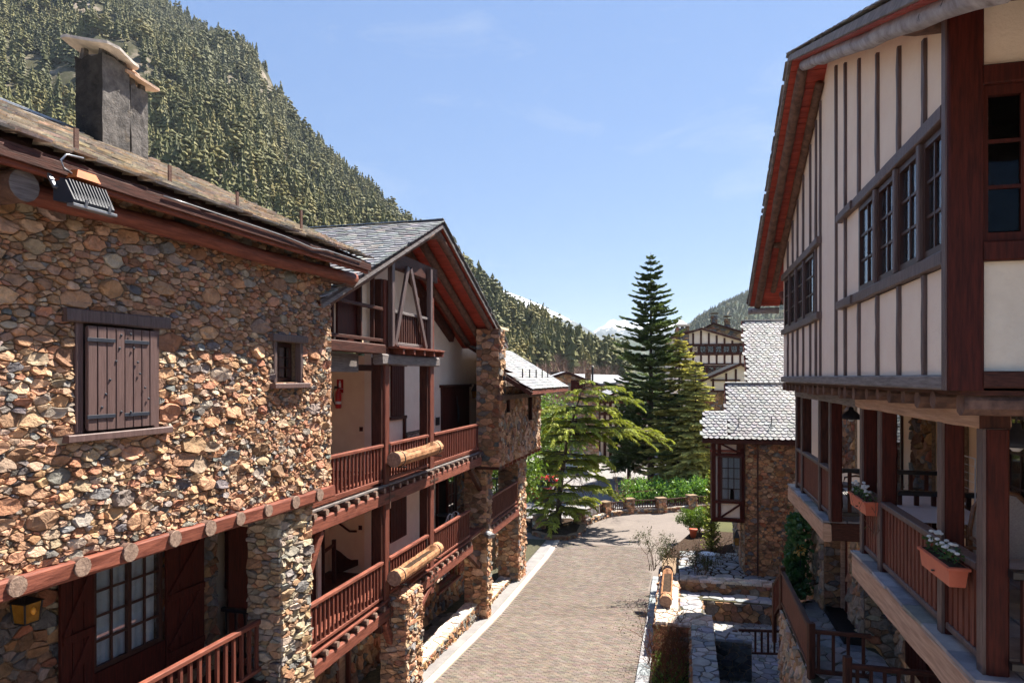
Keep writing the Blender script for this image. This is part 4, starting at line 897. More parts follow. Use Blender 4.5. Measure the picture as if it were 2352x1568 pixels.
# lattice iron bench
bn = thing('iron_bench', 'black lattice backed iron bench against the upper gallery wall', 'bench', FB.at(FB.a(950, kb + .45), kb + .45, zU))
b0 = FB.a(938, kb + .35); b1 = b0 + 1.25; zb = zU + .42
for o_b, z in ((.3, zb), (.7, zb)): BM('seat_rail', M['iron'], bn, FB.at(b0, kb + o_b, z), FB.at(b1, kb + o_b, z), .04, .04)
for i in range(9): a = b0 + .05 + i * .144; BM('seat_slat', M['iron'], bn, FB.at(a, kb + .3, zb + .03), FB.at(a, kb + .7, zb + .03), .05, .02)
for z in (zb + .1, zb + .52): BM('back_rail', M['iron'], bn, FB.at(b0, kb + .28, z), FB.at(b1, kb + .24, z), .045, .045)
for i in range(12):
    a = b0 + i * 1.25 / 12
    for sg_ in (1, -1):
        x0, x1 = (a, a + .2) if sg_ > 0 else (a + .2, a)
        BM('lattice_bar', M['iron'], bn, FB.at(min(b1, x0), kb + .28, zb + .12), FB.at(min(b1, x1), kb + .25, zb + .5), .02, .015, up=nB)
for a in (b0, b1):
    for o_b in (.3, .7): BM('leg', M['iron'], bn, FB.at(a, kb + o_b, zU), FB.at(a, kb + o_b, zb + (.5 if o_b < .5 else .2)), .045, .045)
    BM('armrest', M['iron'], bn, FB.at(a, kb + .3, zb + .22), FB.at(a, kb + .7, zb + .22), .05, .03)
# wire chairs and tables
def wire_chair(label, p, yaw, mt, group=None):
    p = Vector(p); t = thing('wire_chair', label, 'chair', p, group); cx = Vector((math.cos(yaw), math.sin(yaw), 0)); cy = Vector((-math.sin(yaw), math.cos(yaw), 0))
    def q(x, y, z): return p + cx * x + cy * y + UZ * z
    MB().lathe(q(0, 0, .43), [(.2, 0), (.21, .02), (.19, .035)], 14).build('seat', M[mt], t, smooth=True)
    for sx, sy in ((.16, .16), (.16, -.16), (-.16, .16), (-.16, -.16)): MB().tube([q(sx * .8, sy * .8, .44), q(sx * 1.3, sy * 1.3, 0)], .014, 6).build('leg', M[mt], t)
    MB().tube([q(-.17, -.18, .44), q(-.23, -.2, .7), q(-.25, -.12, .88), q(-.25, 0, .93), q(-.25, .12, .88), q(-.23, .2, .7), q(-.17, .18, .44)], .014, 6).build('back_hoop', M[mt], t, smooth=True)
    for y in (-.07, .07): MB().tube([q(-.18, y, .45), q(-.24, y * 1.6, .66), q(-.25, y, .9)], .008, 5).build('back_wire', M[mt], t, smooth=True)
    return t
def round_table(label, p, r, h, mt, legm='iron', group=None):
    p = Vector(p); t = thing('round_table', label, 'table', p, group)
    MB().lathe(p + UZ * (h - .03), [(r * .98, 0), (r, .012), (r, .025), (r * .97, .032)], 28).build('table_top', M[mt], t, smooth=False)
    MB().lathe(p, [(.035, .05), (.03, h - .03)], 10).build('stem', M[legm], t, smooth=True)
    for k in range(3): a = k * 2.094; MB().tube([p + UZ * .12, p + Vector((math.cos(a) * .25, math.sin(a) * .25, .02))], .018, 6).build('leg', M[legm], t)
    return t
for x, o_c, yw, lb in ((1020, -.75, 2.6, 'white wire chair nearer the stone rear wall on the lower gallery'), (1036, -.55, -2.2, 'white wire chair close to the lower gallery rail beside the stone pillar')):
    a = FB.a(x, o_c); wire_chair(lb, FB.at(a, o_c, zL), yw, 'white')
round_table('dark round table between the white wire chairs on the lower gallery', FB.at(FB.a(1028, -.9), -.95, zL), .33, .72, 'iron')
for a_, o_c, yw, lb in ((pa0 + .95, -1.35, 1.0, 'black wire chair on the porch recess behind the stone pillar'), (pa0 + 1.45, -1.8, -2.2, 'black wire chair nearest the red shutter of the porch recess')):
    wire_chair(lb, FA.at(a_, o_c, zpf), yw, 'iron')
fl2 = FB.at(pc0 - .05, .1, FB.z(1100, 1240, .1)); f2 = thing('floodlight', 'small grey floodlight clamped to the stone pillar below the lower gallery', 'floodlight', fl2)
m = MB().beam(fl2, fl2 + nB * .22 - UZ * .05 - dB * .15, .3, .14).build('lamp_body', M['steel'], f2)
for i in range(5): q = fl2 + nB * (.04 * i) + UZ * (.1 - .01 * i) - dB * .07; BM('cooling_fin', M['white'], f2, q - dB * .1, q + dB * .1, .012, .05)
# ------------------------------------------------------------------ right half-timbered house with balconies
FR = Fr(2.604 + .255 * 6.1, 6.1, .255, 1, side=-1)
houseR = thing('half_timbered_house', 'half timbered house with pale gable, window bands and deep wooden balconies', 'house', FR.at(4, -3, 0))
poolR = Pool(); dR = Vector((*FR.d, 0)); nR = Vector((*FR.n, 0))
zR = E - 2.62; zR2 = E - 5.5; oj = .35
aN = FR.a(2194, oj); aF = FR.a(1800, oj)
apR = FR.a(1815, .92); zApR = E + 5.14; tR = .43; tRn = .378
def roofR(a): return zApR - (tR if a > apR else tRn) * abs(a - apR)
zs0 = E - .11; zs1 = E + .02
zw0, zw1, zw2, zw3 = E + .95, E + 1.1, E + 2.19, E + 2.35
def facade(a0, a1, z0, topf, name='wall'):
    mid = [FR.at(apR, oj - .2, topf(apR))] if a0 < apR < a1 else []
    return MB().prism([FR.at(a0, oj - .2, z0), FR.at(a1, oj - .2, z0), FR.at(a1, oj - .2, topf(a1)), *mid, FR.at(a0, oj - .2, topf(a0))], nR * .2).build(name, M['plaster_pink'], houseR)
top = lambda a: roofR(a) - .12
wn0, wn1 = FR.a(2179, oj), FR.a(1972, oj); wf0, wf1 = FR.a(1872, oj), FR.a(1802, oj)
facade(aN, aF, zs1, lambda a: zw0); facade(aN, aF, zw3, top)
facade(aN, wn0, zw0, lambda a: zw3); facade(wn1, wf0, zw0, lambda a: zw3); facade(wf1, aF, zw0, lambda a: zw3)
BM('sill_beam', M['grey_wood'], houseR, FR.at(aN, oj - .02, (zs0 + zs1) / 2), FR.at(aF, oj - .02, (zs0 + zs1) / 2), .16, zs1 - zs0)
tx = [1808, 1819, 1830, 1843, 1859, 1872, 1882, 1918, 1939, 1970, 2012, 2061, 2119]
for x in tx:
    a = FR.a(x, oj + .03); w = .075
    inw = any(min(p) + .02 < a < max(p) - .02 for p in ((wn0, wn1), (wf0, wf1)))
    segs = [(zs1, zw0), (zw3, roofR(a) - .3)] if inw else [(zs1, roofR(a) - .3)]
    for (z0, z1) in segs: BM('timber', M['grey_woodv'], houseR, FR.at(a, oj - .005, z0), FR.at(a, oj - .005, z1), w * random.uniform(.9, 1.1), .08, up=nR, jit=.004, seg=5)
def band(p0, p1, xs, nm):
    for z, h in (((zw0 + zw1) / 2, zw1 - zw0), ((zw2 + zw3) / 2, zw3 - zw2)):
        BM('window_rail', M['grey_woodv'], houseR, FR.at(p0, oj + .012, z), FR.at(p1 + .12, oj + .012, z), .1, h * .85, jit=.004, seg=6)
    cuts = [p0 + .02] + [FR.a(x, oj) for x in xs] + [p1 - .02]
    for c in cuts[1:-1]: BM('mullion', M['grey_woodv'], houseR, FR.at(c, oj + .005, zw1), FR.at(c, oj + .005, zw2), .085, .09, up=nR)
    for c0, c1 in zip(cuts[:-1], cuts[1:]):
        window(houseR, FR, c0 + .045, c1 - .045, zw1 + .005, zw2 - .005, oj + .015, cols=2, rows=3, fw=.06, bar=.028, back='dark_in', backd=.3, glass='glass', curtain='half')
band(wn0, wn1, (2120, 2063.5, 2016), 'near'); band(wf0, wf1, (1849, 1831, 1816), 'far')
for z in ((zw0 + zw1) / 2, (zw2 + zw3) / 2):
    BM('window_rail', M['grey_woodv'], houseR, FR.at(wn1 + .1, oj + .03, z), FR.at(FR.a(1934, oj), oj + .03, z), .11, .12)
    BM('window_rail', M['grey_woodv'], houseR, FR.at(FR.a(1888, oj), oj + .03, z), FR.at(wf0, oj + .03, z), .11, .12)
# corner post and the end wall that faces the viewer
BM('corner_post', M['maroon'], houseR, FR.at(aN - .02, oj - .06, zs0), FR.at(aN - .02, oj - .06, E + 3.4), .1, .26, up=nR)
BM('corner_post', M['grey_woodv'], houseR, FR.at(aN + .03, oj + .03, zs0), FR.at(aN + .03, oj + .03, E + 3.3), .11, .1, up=nR)
FN = FR.turn(aN, oj - .2, side=-1)
def nx(x): return FN.a(x, 0)
s0 = 0.02; s1 = -1.9
for z0, z1 in ((E - .0, E + 1.0), (E + 2.5, E + 4.2)): B('end_wall', M['plaster_white'], houseR, FN, s1, s0, -.2, 0, z0, z1)
BM('end_beam', M['wood_h'], houseR, FN.at(s1, .03, E - .02), FN.at(s0, .03, E - .02), .1, .14)
for z, h in ((E + 1.03, .16), (E + 2.47, .16)): BM('end_beam', M['maroon'], houseR, FN.at(s1, .03, z), FN.at(s0, .03, z), .1, h)
window(houseR, FN, s1, nx(2240), E + 1.1, E + 2.4, .02, cols=7, rows=3, fw=.085, bar=.03, mf='maroon', name='end_window', backd=1.0, glass='glass_dim')
# roof
oR = .92; RLr = 6.5; csR = math.cos(math.atan(tR))
for sgn, ae in ((1, FR.a(1720, .92)), (-1, apR - 7.2)):
    tR = .43 if sgn > 0 else .378; csR = math.cos(math.atan(tR))
    Ls = abs(ae - apR) / csR; sd = (dR * sgn - UZ * tR).normalized(); nn = (UZ + dR * (sgn * tR)).normalized(); tp = FR.at(apR, oR, zApR)
    deck = MB().prism([tp - nn * .03, tp + sd * Ls - nn * .03, tp + sd * Ls - nn * .1, tp - nn * .1], -nR * RLr).build('roof', M['wood_h'], houseR)
    slates(poolR, deck, tp + sd * Ls - nR * 1.2, nR, -sd, 1.24, Ls, .28, .12, seed=15, rnd=.3, th=.008, lift=.004)
    nb = int(Ls / .13)
    for i in range(nb):
        q = tp + sd * (Ls * (i + .5) / nb) - nn * (.112 + random.uniform(0, .006))
        MB().beam(q - nR * .03, q - nR * .75, Ls / nb - .01, .02, up=nn).build('soffit_board', M['soffit'], deck)
    for oo, st, en, mt, r_ in ((.72, .15, .1, 'birch' if sgn < 0 else 'log', .085), (.42, .5, .9, 'log', .07)):
        if oo < .5 and sgn < 0: continue
        p0_ = FR.at(apR, oo, zApR) + sd * st - nn * .19; p1_ = FR.at(apR, oo, zApR) + sd * (Ls - en) - nn * .19
        N_ = 14
        MB().tube([p0_.lerp(p1_, k / N_) + nn * random.uniform(-.016, .016) for k in range(N_ + 1)], [r_ * random.uniform(.9, 1.1) for _ in range(N_ + 1)], 10, jit=.05).build('log_rafter', M[mt], houseR, smooth=True)
    BM('barge_board', M['grey_wood'], houseR, tp - nn * .07, tp + sd * Ls - nn * .07, .045, .09, up=nn)
for (x, y, l, r_) in ((1888, 155, .3, .12), (2168, 30, .42, .16), (1806, 560, .3, .1)):
    a = FR.a(x, .35); z = FR.z(x, y, .35); MB().tube([FR.at(a, .1, z), FR.at(a, .35 + l * .5, z), FR.at(a, .35 + l, z + .02)], [r_, r_ * 1.02, r_ * .95], 10, jit=.06).build('purlin_log', M['log'], houseR, smooth=True)
ak = FR.a(1725, .7); 
BM('eave_beam', M['wood_h'], houseR, FR.at(FR.a(1735, .5), .75, FR.z(1735, 690, .5) - .02), FR.at(FR.a(1735, .5), -.1, FR.z(1735, 690, .5) - .02), .18, .16)
MB().tube([FR.at(aF + .75, .3, FR.z(1775, 692, .3)), FR.at(aF + .05, .2, FR.z(1797, 725, .2))], [.07, .08], 8, jit=.08).build('eave_brace', M['red'], houseR)
MB().tube([FR.at(FR.a(1737, .75), .95, FR.z(1737, 700, .9)), FR.at(FR.a(1737, .75), .2, FR.z(1737, 700, .9))], .08, 10).build('purlin_log', M['birch'], houseR, smooth=True)
B('end_wall', M['plaster_pink'], houseR, FR, aF - .2, aF, -3, oj - .2, zs1, E + 2.1)
q = at(1945, 20, 14.5); B('chimney', M['chimney'], houseR, FR, FR.a(1960, -1.3) - .3, FR.a(1960, -1.3) + .6, -2.0, -1.2, E + 4, E + 8.3)
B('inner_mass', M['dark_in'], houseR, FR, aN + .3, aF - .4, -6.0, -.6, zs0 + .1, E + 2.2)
# jetty: floor, joist ends, big beam
B('jetty_floor', M['wood_h'], houseR, FR, aN, aF, -3, oj - .04, zs0 - .04, zs0 - .001)
a_b0 = FR.a(2252); a_b1 = FR.a(1826); a_bm = FR.a(1966)
na = 22
for i in range(na):
    a = aN + .12 + (a_b1 - aN - .2) * i / (na - 1); h = random.uniform(.13, .18)
    MB().tube([FR.at(a, -1.2, zs0 - .03 - h / 2), FR.at(a, oj - random.uniform(.03, .08), zs0 - .03 - h / 2)], h / 2 + .012, 9, jit=.08).build('joist_log', M['log'], houseR)
BM('bressummer', M['tan_wood'], houseR, FR.at(a_b0 - .0, -.11, E - .345), FR.at(a_bm, -.11, E - .345), .25, .235, jit=.007, seg=14)
BM('bressummer', M['grey_wood'], houseR, FR.at(a_bm + .01, -.1, E - .36), FR.at(a_b1, -.1, E - .36), .22, .2, jit=.007, seg=10)
B('beam_end', M['wood'], houseR, FR, a_b0 - .006, a_b0 - .001, -.23, .01, E - .455, E - .235)
# balconies
b1n, b1f = FR.a(2254) - .12, FR.a(1971); b2n, b2f = FR.a(1903), FR.a(1819)
for (n0, f0) in ((b1n, b1f), (b2n, b2f)):
    B('balcony_floor', M['grey_wood'], houseR, FR, n0 + .03, f0 - .03, -2.1, -.14, zR - .2, zR - .035)
    BM('edge_beam', M['tan_wood'], houseR, FR.at(n0, .02, zR - .22), FR.at(f0, .02, zR - .22), .14, .33, jit=.008, seg=12)
    BM('edge_beam', M['wood_h'], houseR, FR.at(n0 + .07, -.06, zR - .2), FR.at(n0 + .07, -2.1, zR - .2), .13, .33)
    rng = np.random.default_rng(5); a = n0 - .02
    while a < f0 - .05:
        l = rng.uniform(.35, .75); l = min(l, f0 + .02 - a); z_ = rng.uniform(0, .006)
        MB().prism([FR.at(a + .004, -.3, zR - .033), FR.at(a + l - .004, -.3, zR - .033), FR.at(a + l - .004, .1 + rng.uniform(-.015, .015), zR - .033), FR.at(a + .004, .1 + rng.uniform(-.015, .015), zR - .033)], (0, 0, .032 + z_), pick(FLAG_COLS, rng)).build('ledge_slate', M['flag'], houseR); a += l
    k = n0
    while k < f0 - .1:
        for oo in (-.32, -.92, -1.5):
            MB().box(FR, k + .01, min(k + .6, f0) - .01, oo - .57, oo - .005, zR - .034, zR - .003, pick(FLAG_COLS, rng)).build('floor_slate', M['flag'], houseR)
        k += .6
for x in (2248, 2156, 2017, 1976, 1903.5, 1879.5, 1839.5, 1827):
    a = FR.a(x); BM('balcony_post', M['grey_woodv'] if x < 2300 else M['wood'], houseR, FR.at(a, -.02, zR), FR.at(a, -.02, E - .46), .13, .03, up=nR)
    BM('balcony_post', M['maroon'] if x > 1900 else M['wood'], houseR, FR.at(a, -.125, zR), FR.at(a, -.125, E - .46), .15, .18, up=nR)
px = [FR.a(x) for x in (2248, 2156, 2017, 1976)]
for a0, a1 in zip(px[:-1], px[1:]): railing(houseR, FR, a0 + .09, a1 - .09, -.07, zR, h=.95, step=.145, bw=.085, bd=.035, mr='grey_woodv', mb='redv', tw=.13, th=.07, low=.1)
px = [FR.a(x) for x in (1903.5, 1879.5, 1839.5, 1827)]
for a0, a1 in zip(px[:-1], px[1:]): railing(houseR, FR, a0 + .09, a1 - .09, -.07, zR, h=.95, step=.12, bw=.09, bd=.035, mr='grey_woodv', mb='redv', tw=.13, th=.07, low=.1)
for a_, o0, o1 in ((b1n + .06, -2.0, -.2), (b1f - .1, -2.0, -.2), (b2n + .1, -2.0, -.25)):
    railing(houseR, FR.turn(a_, 0), o0, o1, 0, zR, h=.95, step=.24, bw=.06, bd=.05, mr='iron', mb='wood', name='cross_railing')
# room wall behind the balconies
kr = -2.0
B('room_wall', M['plaster'], houseR, FR, b1n - 2.5, b2f + .1, kr - .2, kr, zR - .2, zs0 - .04)
B('balcony_ceiling', M['plaster'], houseR, FR, aN - 2.5, aF, kr, -.25, E - .24, E - .21)
for (x0, x1) in ((2150, 2104), (2226, 2190), (1970, 1928), (1872, 1862)):
    a0, a1 = FR.a(x0, kr), FR.a(x1, kr); a0, a1 = min(a0, a1), max(a0, a1)
    wall(poolR, 'stone_pier', houseR, FR, a0, a1, kr + .07, .06, zR, E - .25, rmin=.08, rmax=.2, asp=1.6, cols=DARK_COLS, seed=int(x0))
for (x0, x1, cc) in ((2075, 2046, 2), (2420, 2318, 3), (2010, 1990, 1)):
    a0, a1 = sorted((FR.a(x0, kr), FR.a(x1, kr))); window(houseR, FR, a0, a1, zR + .02, zR + 2.1, kr + .05, cols=cc, rows=4, name='glazed_door', bar=.03, fw=.07)
a0, a1 = sorted((FR.a(1862, kr), FR.a(1850, kr))); window(houseR, FR, a0, a1, zR + .9, zR + 2.1, kr + .06, cols=2, rows=3, mf='pane_white', name='white_window')
# lower storey
aS1n = FR.a(1892, -.6)
aS1f = FR.a(1829, -.6)
wall(poolR, 'lower_wall', houseR, FR, aS1n, aS1f, -.6, .4, 0, zR - .36, rmin=.06, rmax=.16, asp=.8, cols=LIFT_COLS, seed=141)
FNl = FR.turn(aS1n, -.6, side=-1); wall(poolR, 'return_wall', houseR, FNl, -.42, 0, 0, .3, 0, zR - .36, rmin=.08, rmax=.2, cols=DARK_COLS, seed=142)
aD0, aD1 = FR.a(1954, -1.0), aS1n; aQ = FR.a(1985, -1.0)
wall(poolR, 'lower_wall', houseR, FR, aQ, aD0, -1.0, .4, 0, zR - .36, rmin=.06, rmax=.16, asp=.8, cols=LIFT_COLS, seed=143)
dd = B('lower_door', M['red'], houseR, FR, aD0, aD1 + .1, -1.14, -1.08, zR2, zR - .36)
for i in range(5):
    w = (aD1 - aD0) / 5; BM('plank', M['redv'], dd, FR.at(aD0 + w * (i + .5), -1.07, zR2 + .1), FR.at(aD0 + w * (i + .5), -1.07, zR2 + 2.4), w - .012, .03, up=nR)
for a in (aD0 + .03, aD1 - .03): BM('door_jamb', M['tan_wood'], houseR, FR.at(a, -1.0, zR2 + .1), FR.at(a, -1.0, zR - .4), .12, .1, up=nR)
FNm = FR.turn(aQ, -1.0, side=-1); wall(poolR, 'return_wall', houseR, FNm, -.62, 0, 0, .3, 0, zR - .36, rmin=.08, rmax=.22, cols=DARK_COLS + GREY_COLS[:3], seed=144)
aT = FR.a(2082, -1.6)
wall(poolR, 'lower_wall', houseR, FR, aT, aQ, -1.6, .4, 0, zR - .36, rmin=.06, rmax=.16, asp=.8, cols=LIFT_COLS, seed=145)
B('cellar_door', M['maroon'], houseR, FR, aT - 4, aT, -1.7, -1.62, zR2, zR - .36)
for i in range(6): BM('plank', M['maroon'], houseR, FR.at(aT - .1 - i * .2, -1.59, zR2), FR.at(aT - .1 - i * .2, -1.59, zR - .4), .185, .03, up=nR)
for x0, x1 in ((1861, 1853), (1871, 1866)):
    a0, a1 = sorted((FR.a(x0, -.6), FR.a(x1, -.6))); BM('shutter', M['tan_wood'], houseR, FR.at((a0 + a1) / 2, -.55, zR2 + 1.1), FR.at((a0 + a1) / 2, -.55, zR2 + 2.3), a1 - a0, .05, up=nR)
# rear wing that joins this house to the slate roofed one (behind the facade)
B('rear_wing', M['plaster_pink'], houseR, Fr(8.85, 20.5, .414, 1, side=-1), 0, 7.4, -7, 0, 0, 15.2)
poolR.flush(houseR)
# balcony furnishings
def flower_box(label, fr, a0, a1, o, z, fl_cols, group=None, h=.19):
    t = thing('flower_box', label, 'flower box', fr.at((a0 + a1) / 2, o, z), group); m = MB(); i_ = .03
    P = []
    for (z_, k) in ((z, .03), (z + h, 0)):
        for (a, oo) in ((a0 + k, o - .085 + k * .6), (a1 - k, o - .085 + k * .6), (a1 - k, o + .085 - k * .6), (a0 + k, o + .085 - k * .6)): P.append(fr.at(a, oo, z_))
    for (a, oo) in ((a0 + i_, o - .06), (a1 - i_, o - .06), (a1 - i_, o + .06), (a0 + i_, o + .06)): P.append(fr.at(a, oo, z + h))
    m.add(P, [(3, 2, 1, 0), (0, 1, 5, 4), (1, 2, 6, 5), (2, 3, 7, 6), (3, 0, 4, 7), (4, 5, 9, 8), (5, 6, 10, 9), (6, 7, 11, 10), (7, 4, 8, 11)]); m.build('box', M['terracotta'], t)
    MB().box(fr, a0 - .012, a1 + .012, o - .1, o + .1, z + h - .03, z + h - .005).build('rim', M['terracotta'], t)
    B('soil', M['soil'], t, fr, a0 + .02, a1 - .02, o - .07, o + .07, z + h - .02, z + h + .002)
    rng = np.random.default_rng(int(a0 * 100)); m = MB(); mf = MB()
    for i in range(150):
        c = fr.at(rng.uniform(a0 + .03, a1 - .03), o + rng.uniform(-.07, .09), z + h + rng.uniform(0, .14)); s = rng.uniform(.018, .035); v = Vector(rng.normal(0, 1, 3)).normalized() * s; w = Vector(rng.normal(0, 1, 3)).normalized() * s
        m.add([c, c + v, c + v + w, c + w], [(0, 1, 2, 3)])
    m.build('leaves', M['leaf_dark'], t)
    for i in range(24):
        c = fr.at(rng.uniform(a0 + .04, a1 - .04), o + rng.uniform(-.06, .08), z + h + rng.uniform(.06, .19)); mf.lathe(c, [(.004, 0), (.026, .012), (.022, .024), (.004, .03)], 6)
    mf.build('flowers', M['petal'], t, kind='stuff')
    BM('hook', M['iron'], t, fr.at((a0 + a1) / 2, o - .12, z + .05), fr.at((a0 + a1) / 2, o + .1, z + .05), .02, .015)
    return t
def leaf(name, c1, c2, tr): return mat(name, c1, c2, .55, .35, 1.2, lo=.4, hi=.6, transl=tr, detail=2)
M['leaf_dark'] = leaf('dark_leaf', (.05, .11, .035), (.03, .07, .025), (.1, .22, .04))
M['petal'] = mat('white_petal', (.8, .82, .8), (.7, .74, .72), .7, .2, 20, transl=(.7, .7, .7))
flower_box('near terracotta flower box with white flowers hung on the front balcony rail', FR, FR.a(2205, .06), FR.a(2134, .06), .07, FR.z(2160, 1318, .07), None)
flower_box('far terracotta flower box with white flowers at the end of the front balcony', FR, FR.a(2001, .06) - .08, FR.a(1966, .06), .07, FR.z(1985, 1172, .07), None)
def shade_lamp(label, p, r):
    p = Vector(p); t = thing('hanging_lamp', label, 'lamp', p)
    MB().lathe(p, [(r, 0), (r * .95, .05), (r * .55, .14), (.05, .18), (.04, .24)], 16).build('lamp_shade', M['black_metal'], t, smooth=True)
    MB().lathe(p - UZ * .05, [(.03, 0), (.06, .03), (.05, .1)], 10).build('bulb', M['white'], t, smooth=True)
    MB().tube([p + UZ * .22, p + UZ * .6], .012, 6).build('rod', M['iron'], t); return t
for x, y, o_, r_, lb in ((1955, 962, -.7, .2, 'black shaded lamp hanging between the two balconies'), (2334, 1025, -.75, .2, 'blue black glass lamp at the near end of the front balcony')):
    a = FR.a(x, o_); shade_lamp(lb, FR.at(a, o_, FR.z(x, y, o_)), r_)
tb = thing('cloth_table', 'long balcony table under a pale blue cloth', 'table', FR.at(FR.a(2110, -1.0), -1.0, zR)); ta0, ta1 = FR.a(2196, -.9), FR.a(2075, -.9)
B('table_cloth', M['table_white'], tb, FR, ta0, ta1, -1.35, -.45, zR + .7, zR + .735)
for sgn in (-1.355, -.445): B('cloth_drop', M['table_white'], tb, FR, ta0, ta1, sgn - .004, sgn + .004, zR + .52, zR + .733)
for a in (ta0 + .1, ta1 - .1):
    for o_ in (-1.25, -.55): BM('leg', M['wood'], tb, FR.at(a, o_, zR), FR.at(a, o_, zR + .7), .06, .06)
def rattan_chair(label, p, yaw, big=1.0, group='rattan chairs on the balconies'):
    p = Vector(p); t = thing('rattan_chair', label, 'chair', p, group); cx = Vector((math.cos(yaw), math.sin(yaw), 0)); cy = Vector((-math.sin(yaw), math.cos(yaw), 0))
    def q(x, y, z): return p + cx * (x * big) + cy * (y * big) + UZ * (z * big)
    MB().beam(q(-.22, 0, .43), q(.24, 0, .43), .5 * big, .05).build('seat', M['seat_weave'], t)
    arc = [q(-.24 - .12 * (1 - (y / .27) ** 2) * .5, y, z) for y, z in ((-.27, .43), (-.28, .7), (-.24, .92), (-.13, 1.05), (0, 1.08), (.13, 1.05), (.24, .92), (.28, .7), (.27, .43))]
    MB().tube(arc, .022 * big, 8).build('back_hoop', M['rattan'], t, smooth=True)
    m = MB(); m.add(arc, [tuple(range(9))]); mm = m.build('woven_back', M['seat_weave'], t)
    for s in (-1, 1):
        MB().tube([q(-.24, s * .27, .62), q(0, s * .31, .66), q(.2, s * .3, .62), q(.25, s * .27, .4), q(.24, s * .25, 0)], .02 * big, 8).build('arm', M['rattan'], t, smooth=True)
        MB().tube([q(-.24, s * .25, .45), q(-.3, s * .26, 0)], .02 * big, 8).build('leg', M['rattan'], t)
        MB().tube([q(.22, s * .2, .38), q(.05, s * .24, .18), q(-.2, s * .22, .36)], .013 * big, 6).build('brace_hoop', M['rattan'], t, smooth=True)
    return t
for x, o_, yw, lb in ((2326, -1.0, -1.9, 'large rattan armchair at the near end of the front balcony'), (2226, -.75, 2.6, 'rattan armchair half behind the near post beside the cloth table'), (1957, -.75, 2.9, 'rattan armchair on the far balcony behind its end post')):
    a = FR.a(x, o_); rattan_chair(lb, FR.at(a, o_, zR), yw, 1.2 if x > 2300 else 1.0)
dr_ = thing('drying_rack', 'white wire drying rack standing behind the near balcony posts', 'drying rack', FR.at(FR.a(2228, -1.6), -1.6, zR)); a = FR.a(2240, -1.5)
for (z0, z1, l) in ((.75, 1.45, .42), (.35, .73, .42)):
    for (z) in (z0, z1): MB().tube([FR.at(a, -1.5, zR + z), FR.at(a + l, -1.5, zR + z)], .01, 6).build('frame_bar', M['white'], dr_)
    for k in (0, l): MB().tube([FR.at(a + k, -1.5, zR + z0), FR.at(a + k, -1.5, zR + z1)], .01, 6).build('frame_bar', M['white'], dr_)
    for k in range(1, 6): MB().tube([FR.at(a, -1.5, zR + z0 + (z1 - z0) * k / 6), FR.at(a + l, -1.5, zR + z0 + (z1 - z0) * k / 6)], .004, 5).build('wire', M['white'], dr_)
for k in (0, .42): MB().tube([FR.at(a + k, -1.5, zR + .4), FR.at(a + k, -1.35, zR)], .01, 6).build('leg', M['white'], dr_)
# ------------------------------------------------------------------ terrace, landing and garden walls below
FT = Fr(4.45, 21.2, .25, 1, side=-1)
zT = .12; zK = .84; zP = .84; zWt = 1.26
poolT = Pool()
def flags(pool, parent, poly_xy, z, rmin, rmax, seed, cols=FLAG_COLS, h0=.014, h1=.022, name='flagstone', gap=.011):
    masonry(pool, parent, lambda u, v, d: Vector((u, v, z + d)), poly_xy, rmin=rmin, rmax=rmax, asp=1.0, gap=gap, h0=h0, h1=h1, cols=cols, seed=seed, name=name, m='flag', rough=.12, pw=1.8, base=-.01)
def sheet(name, poly, z, mt, parent=None, th=.25, kind='structure'):
    o = MB().prism([Vector((x, y, z - th)) for (x, y) in poly], (0, 0, th)).build(name, M[mt], parent, origin=None)
    if parent is None: tag(o, kind=kind)
    return o
def xy(fr, a, o): q = fr.at(a, o, 0); return (q.x, q.y)
tpoly = [xy(FT, -8, -1.0), xy(FT, -8, -6.5), xy(FT, 4.3, -6.5), xy(FT, 4.3, -.6)]
terrace = sheet('terrace', tpoly, zT, 'grout', th=.3)
flags(poolT, terrace, tpoly, zT, .09, .2, 201)
kpoly = [xy(FT, 1.2, -.66), xy(FT, 1.2, -1.5), xy(FT, 4.85, -1.5), xy(FT, 4.85, -.66)]
k2poly = [xy(FT, 3.95, -1.5), xy(FT, 3.95, -6), xy(FT, 4.85, -6), xy(FT, 4.85, -1.5)]
walkway = thing('raised_walkway', 'sunlit raised flagstone walkway inside the planter wall', 'walkway', (*xy(FT, 2.5, -1.0), 0))
wk = MB().prism([Vector((x, y, 0)) for (x, y) in kpoly], (0, 0, zK)).build('walk_core', M['grout'], walkway); flags(poolT, wk, kpoly, zK, .16, .34, 203, cols=PALE_COLS[2:] + FLAG_COLS[:2])
wk2 = MB().prism([Vector((x, y, 0)) for (x, y) in k2poly], (0, 0, zK - .004)).build('walk_core', M['grout'], walkway); flags(poolT, wk2, k2poly, zK, .16, .34, 204, cols=PALE_COLS[2:] + FLAG_COLS[:2])
f2_ = FT.turn(3.95, 0, side=-1); masonry(poolT, wk2, lambda u, v, d: f2_.at(u, d, v), rect(-6, -1.5, zT, zK - .03), rmin=.1, rmax=.22, asp=1.2, cols=DARK_COLS, seed=205)
masonry(poolT, wk, lambda u, v, d: FT.at(1.2 - d, u, v), rect(-1.5, -.66, zT, zK - .03), rmin=.1, rmax=.2, cols=DARK_COLS, seed=206)
masonry(poolT, wk, lambda u, v, d: FT.at(u, -1.5 - d, v), rect(1.2, 3.95, zT, zK - .03), rmin=.1, rmax=.2, cols=DARK_COLS, seed=207)
poolT.flush(walkway); 
poolT2 = Pool()
gw_ = thing('garden_wall', 'stone garden wall with pale coping that carries the log planter', 'wall', (*xy(FT, 2.8, -.3), 0)); 
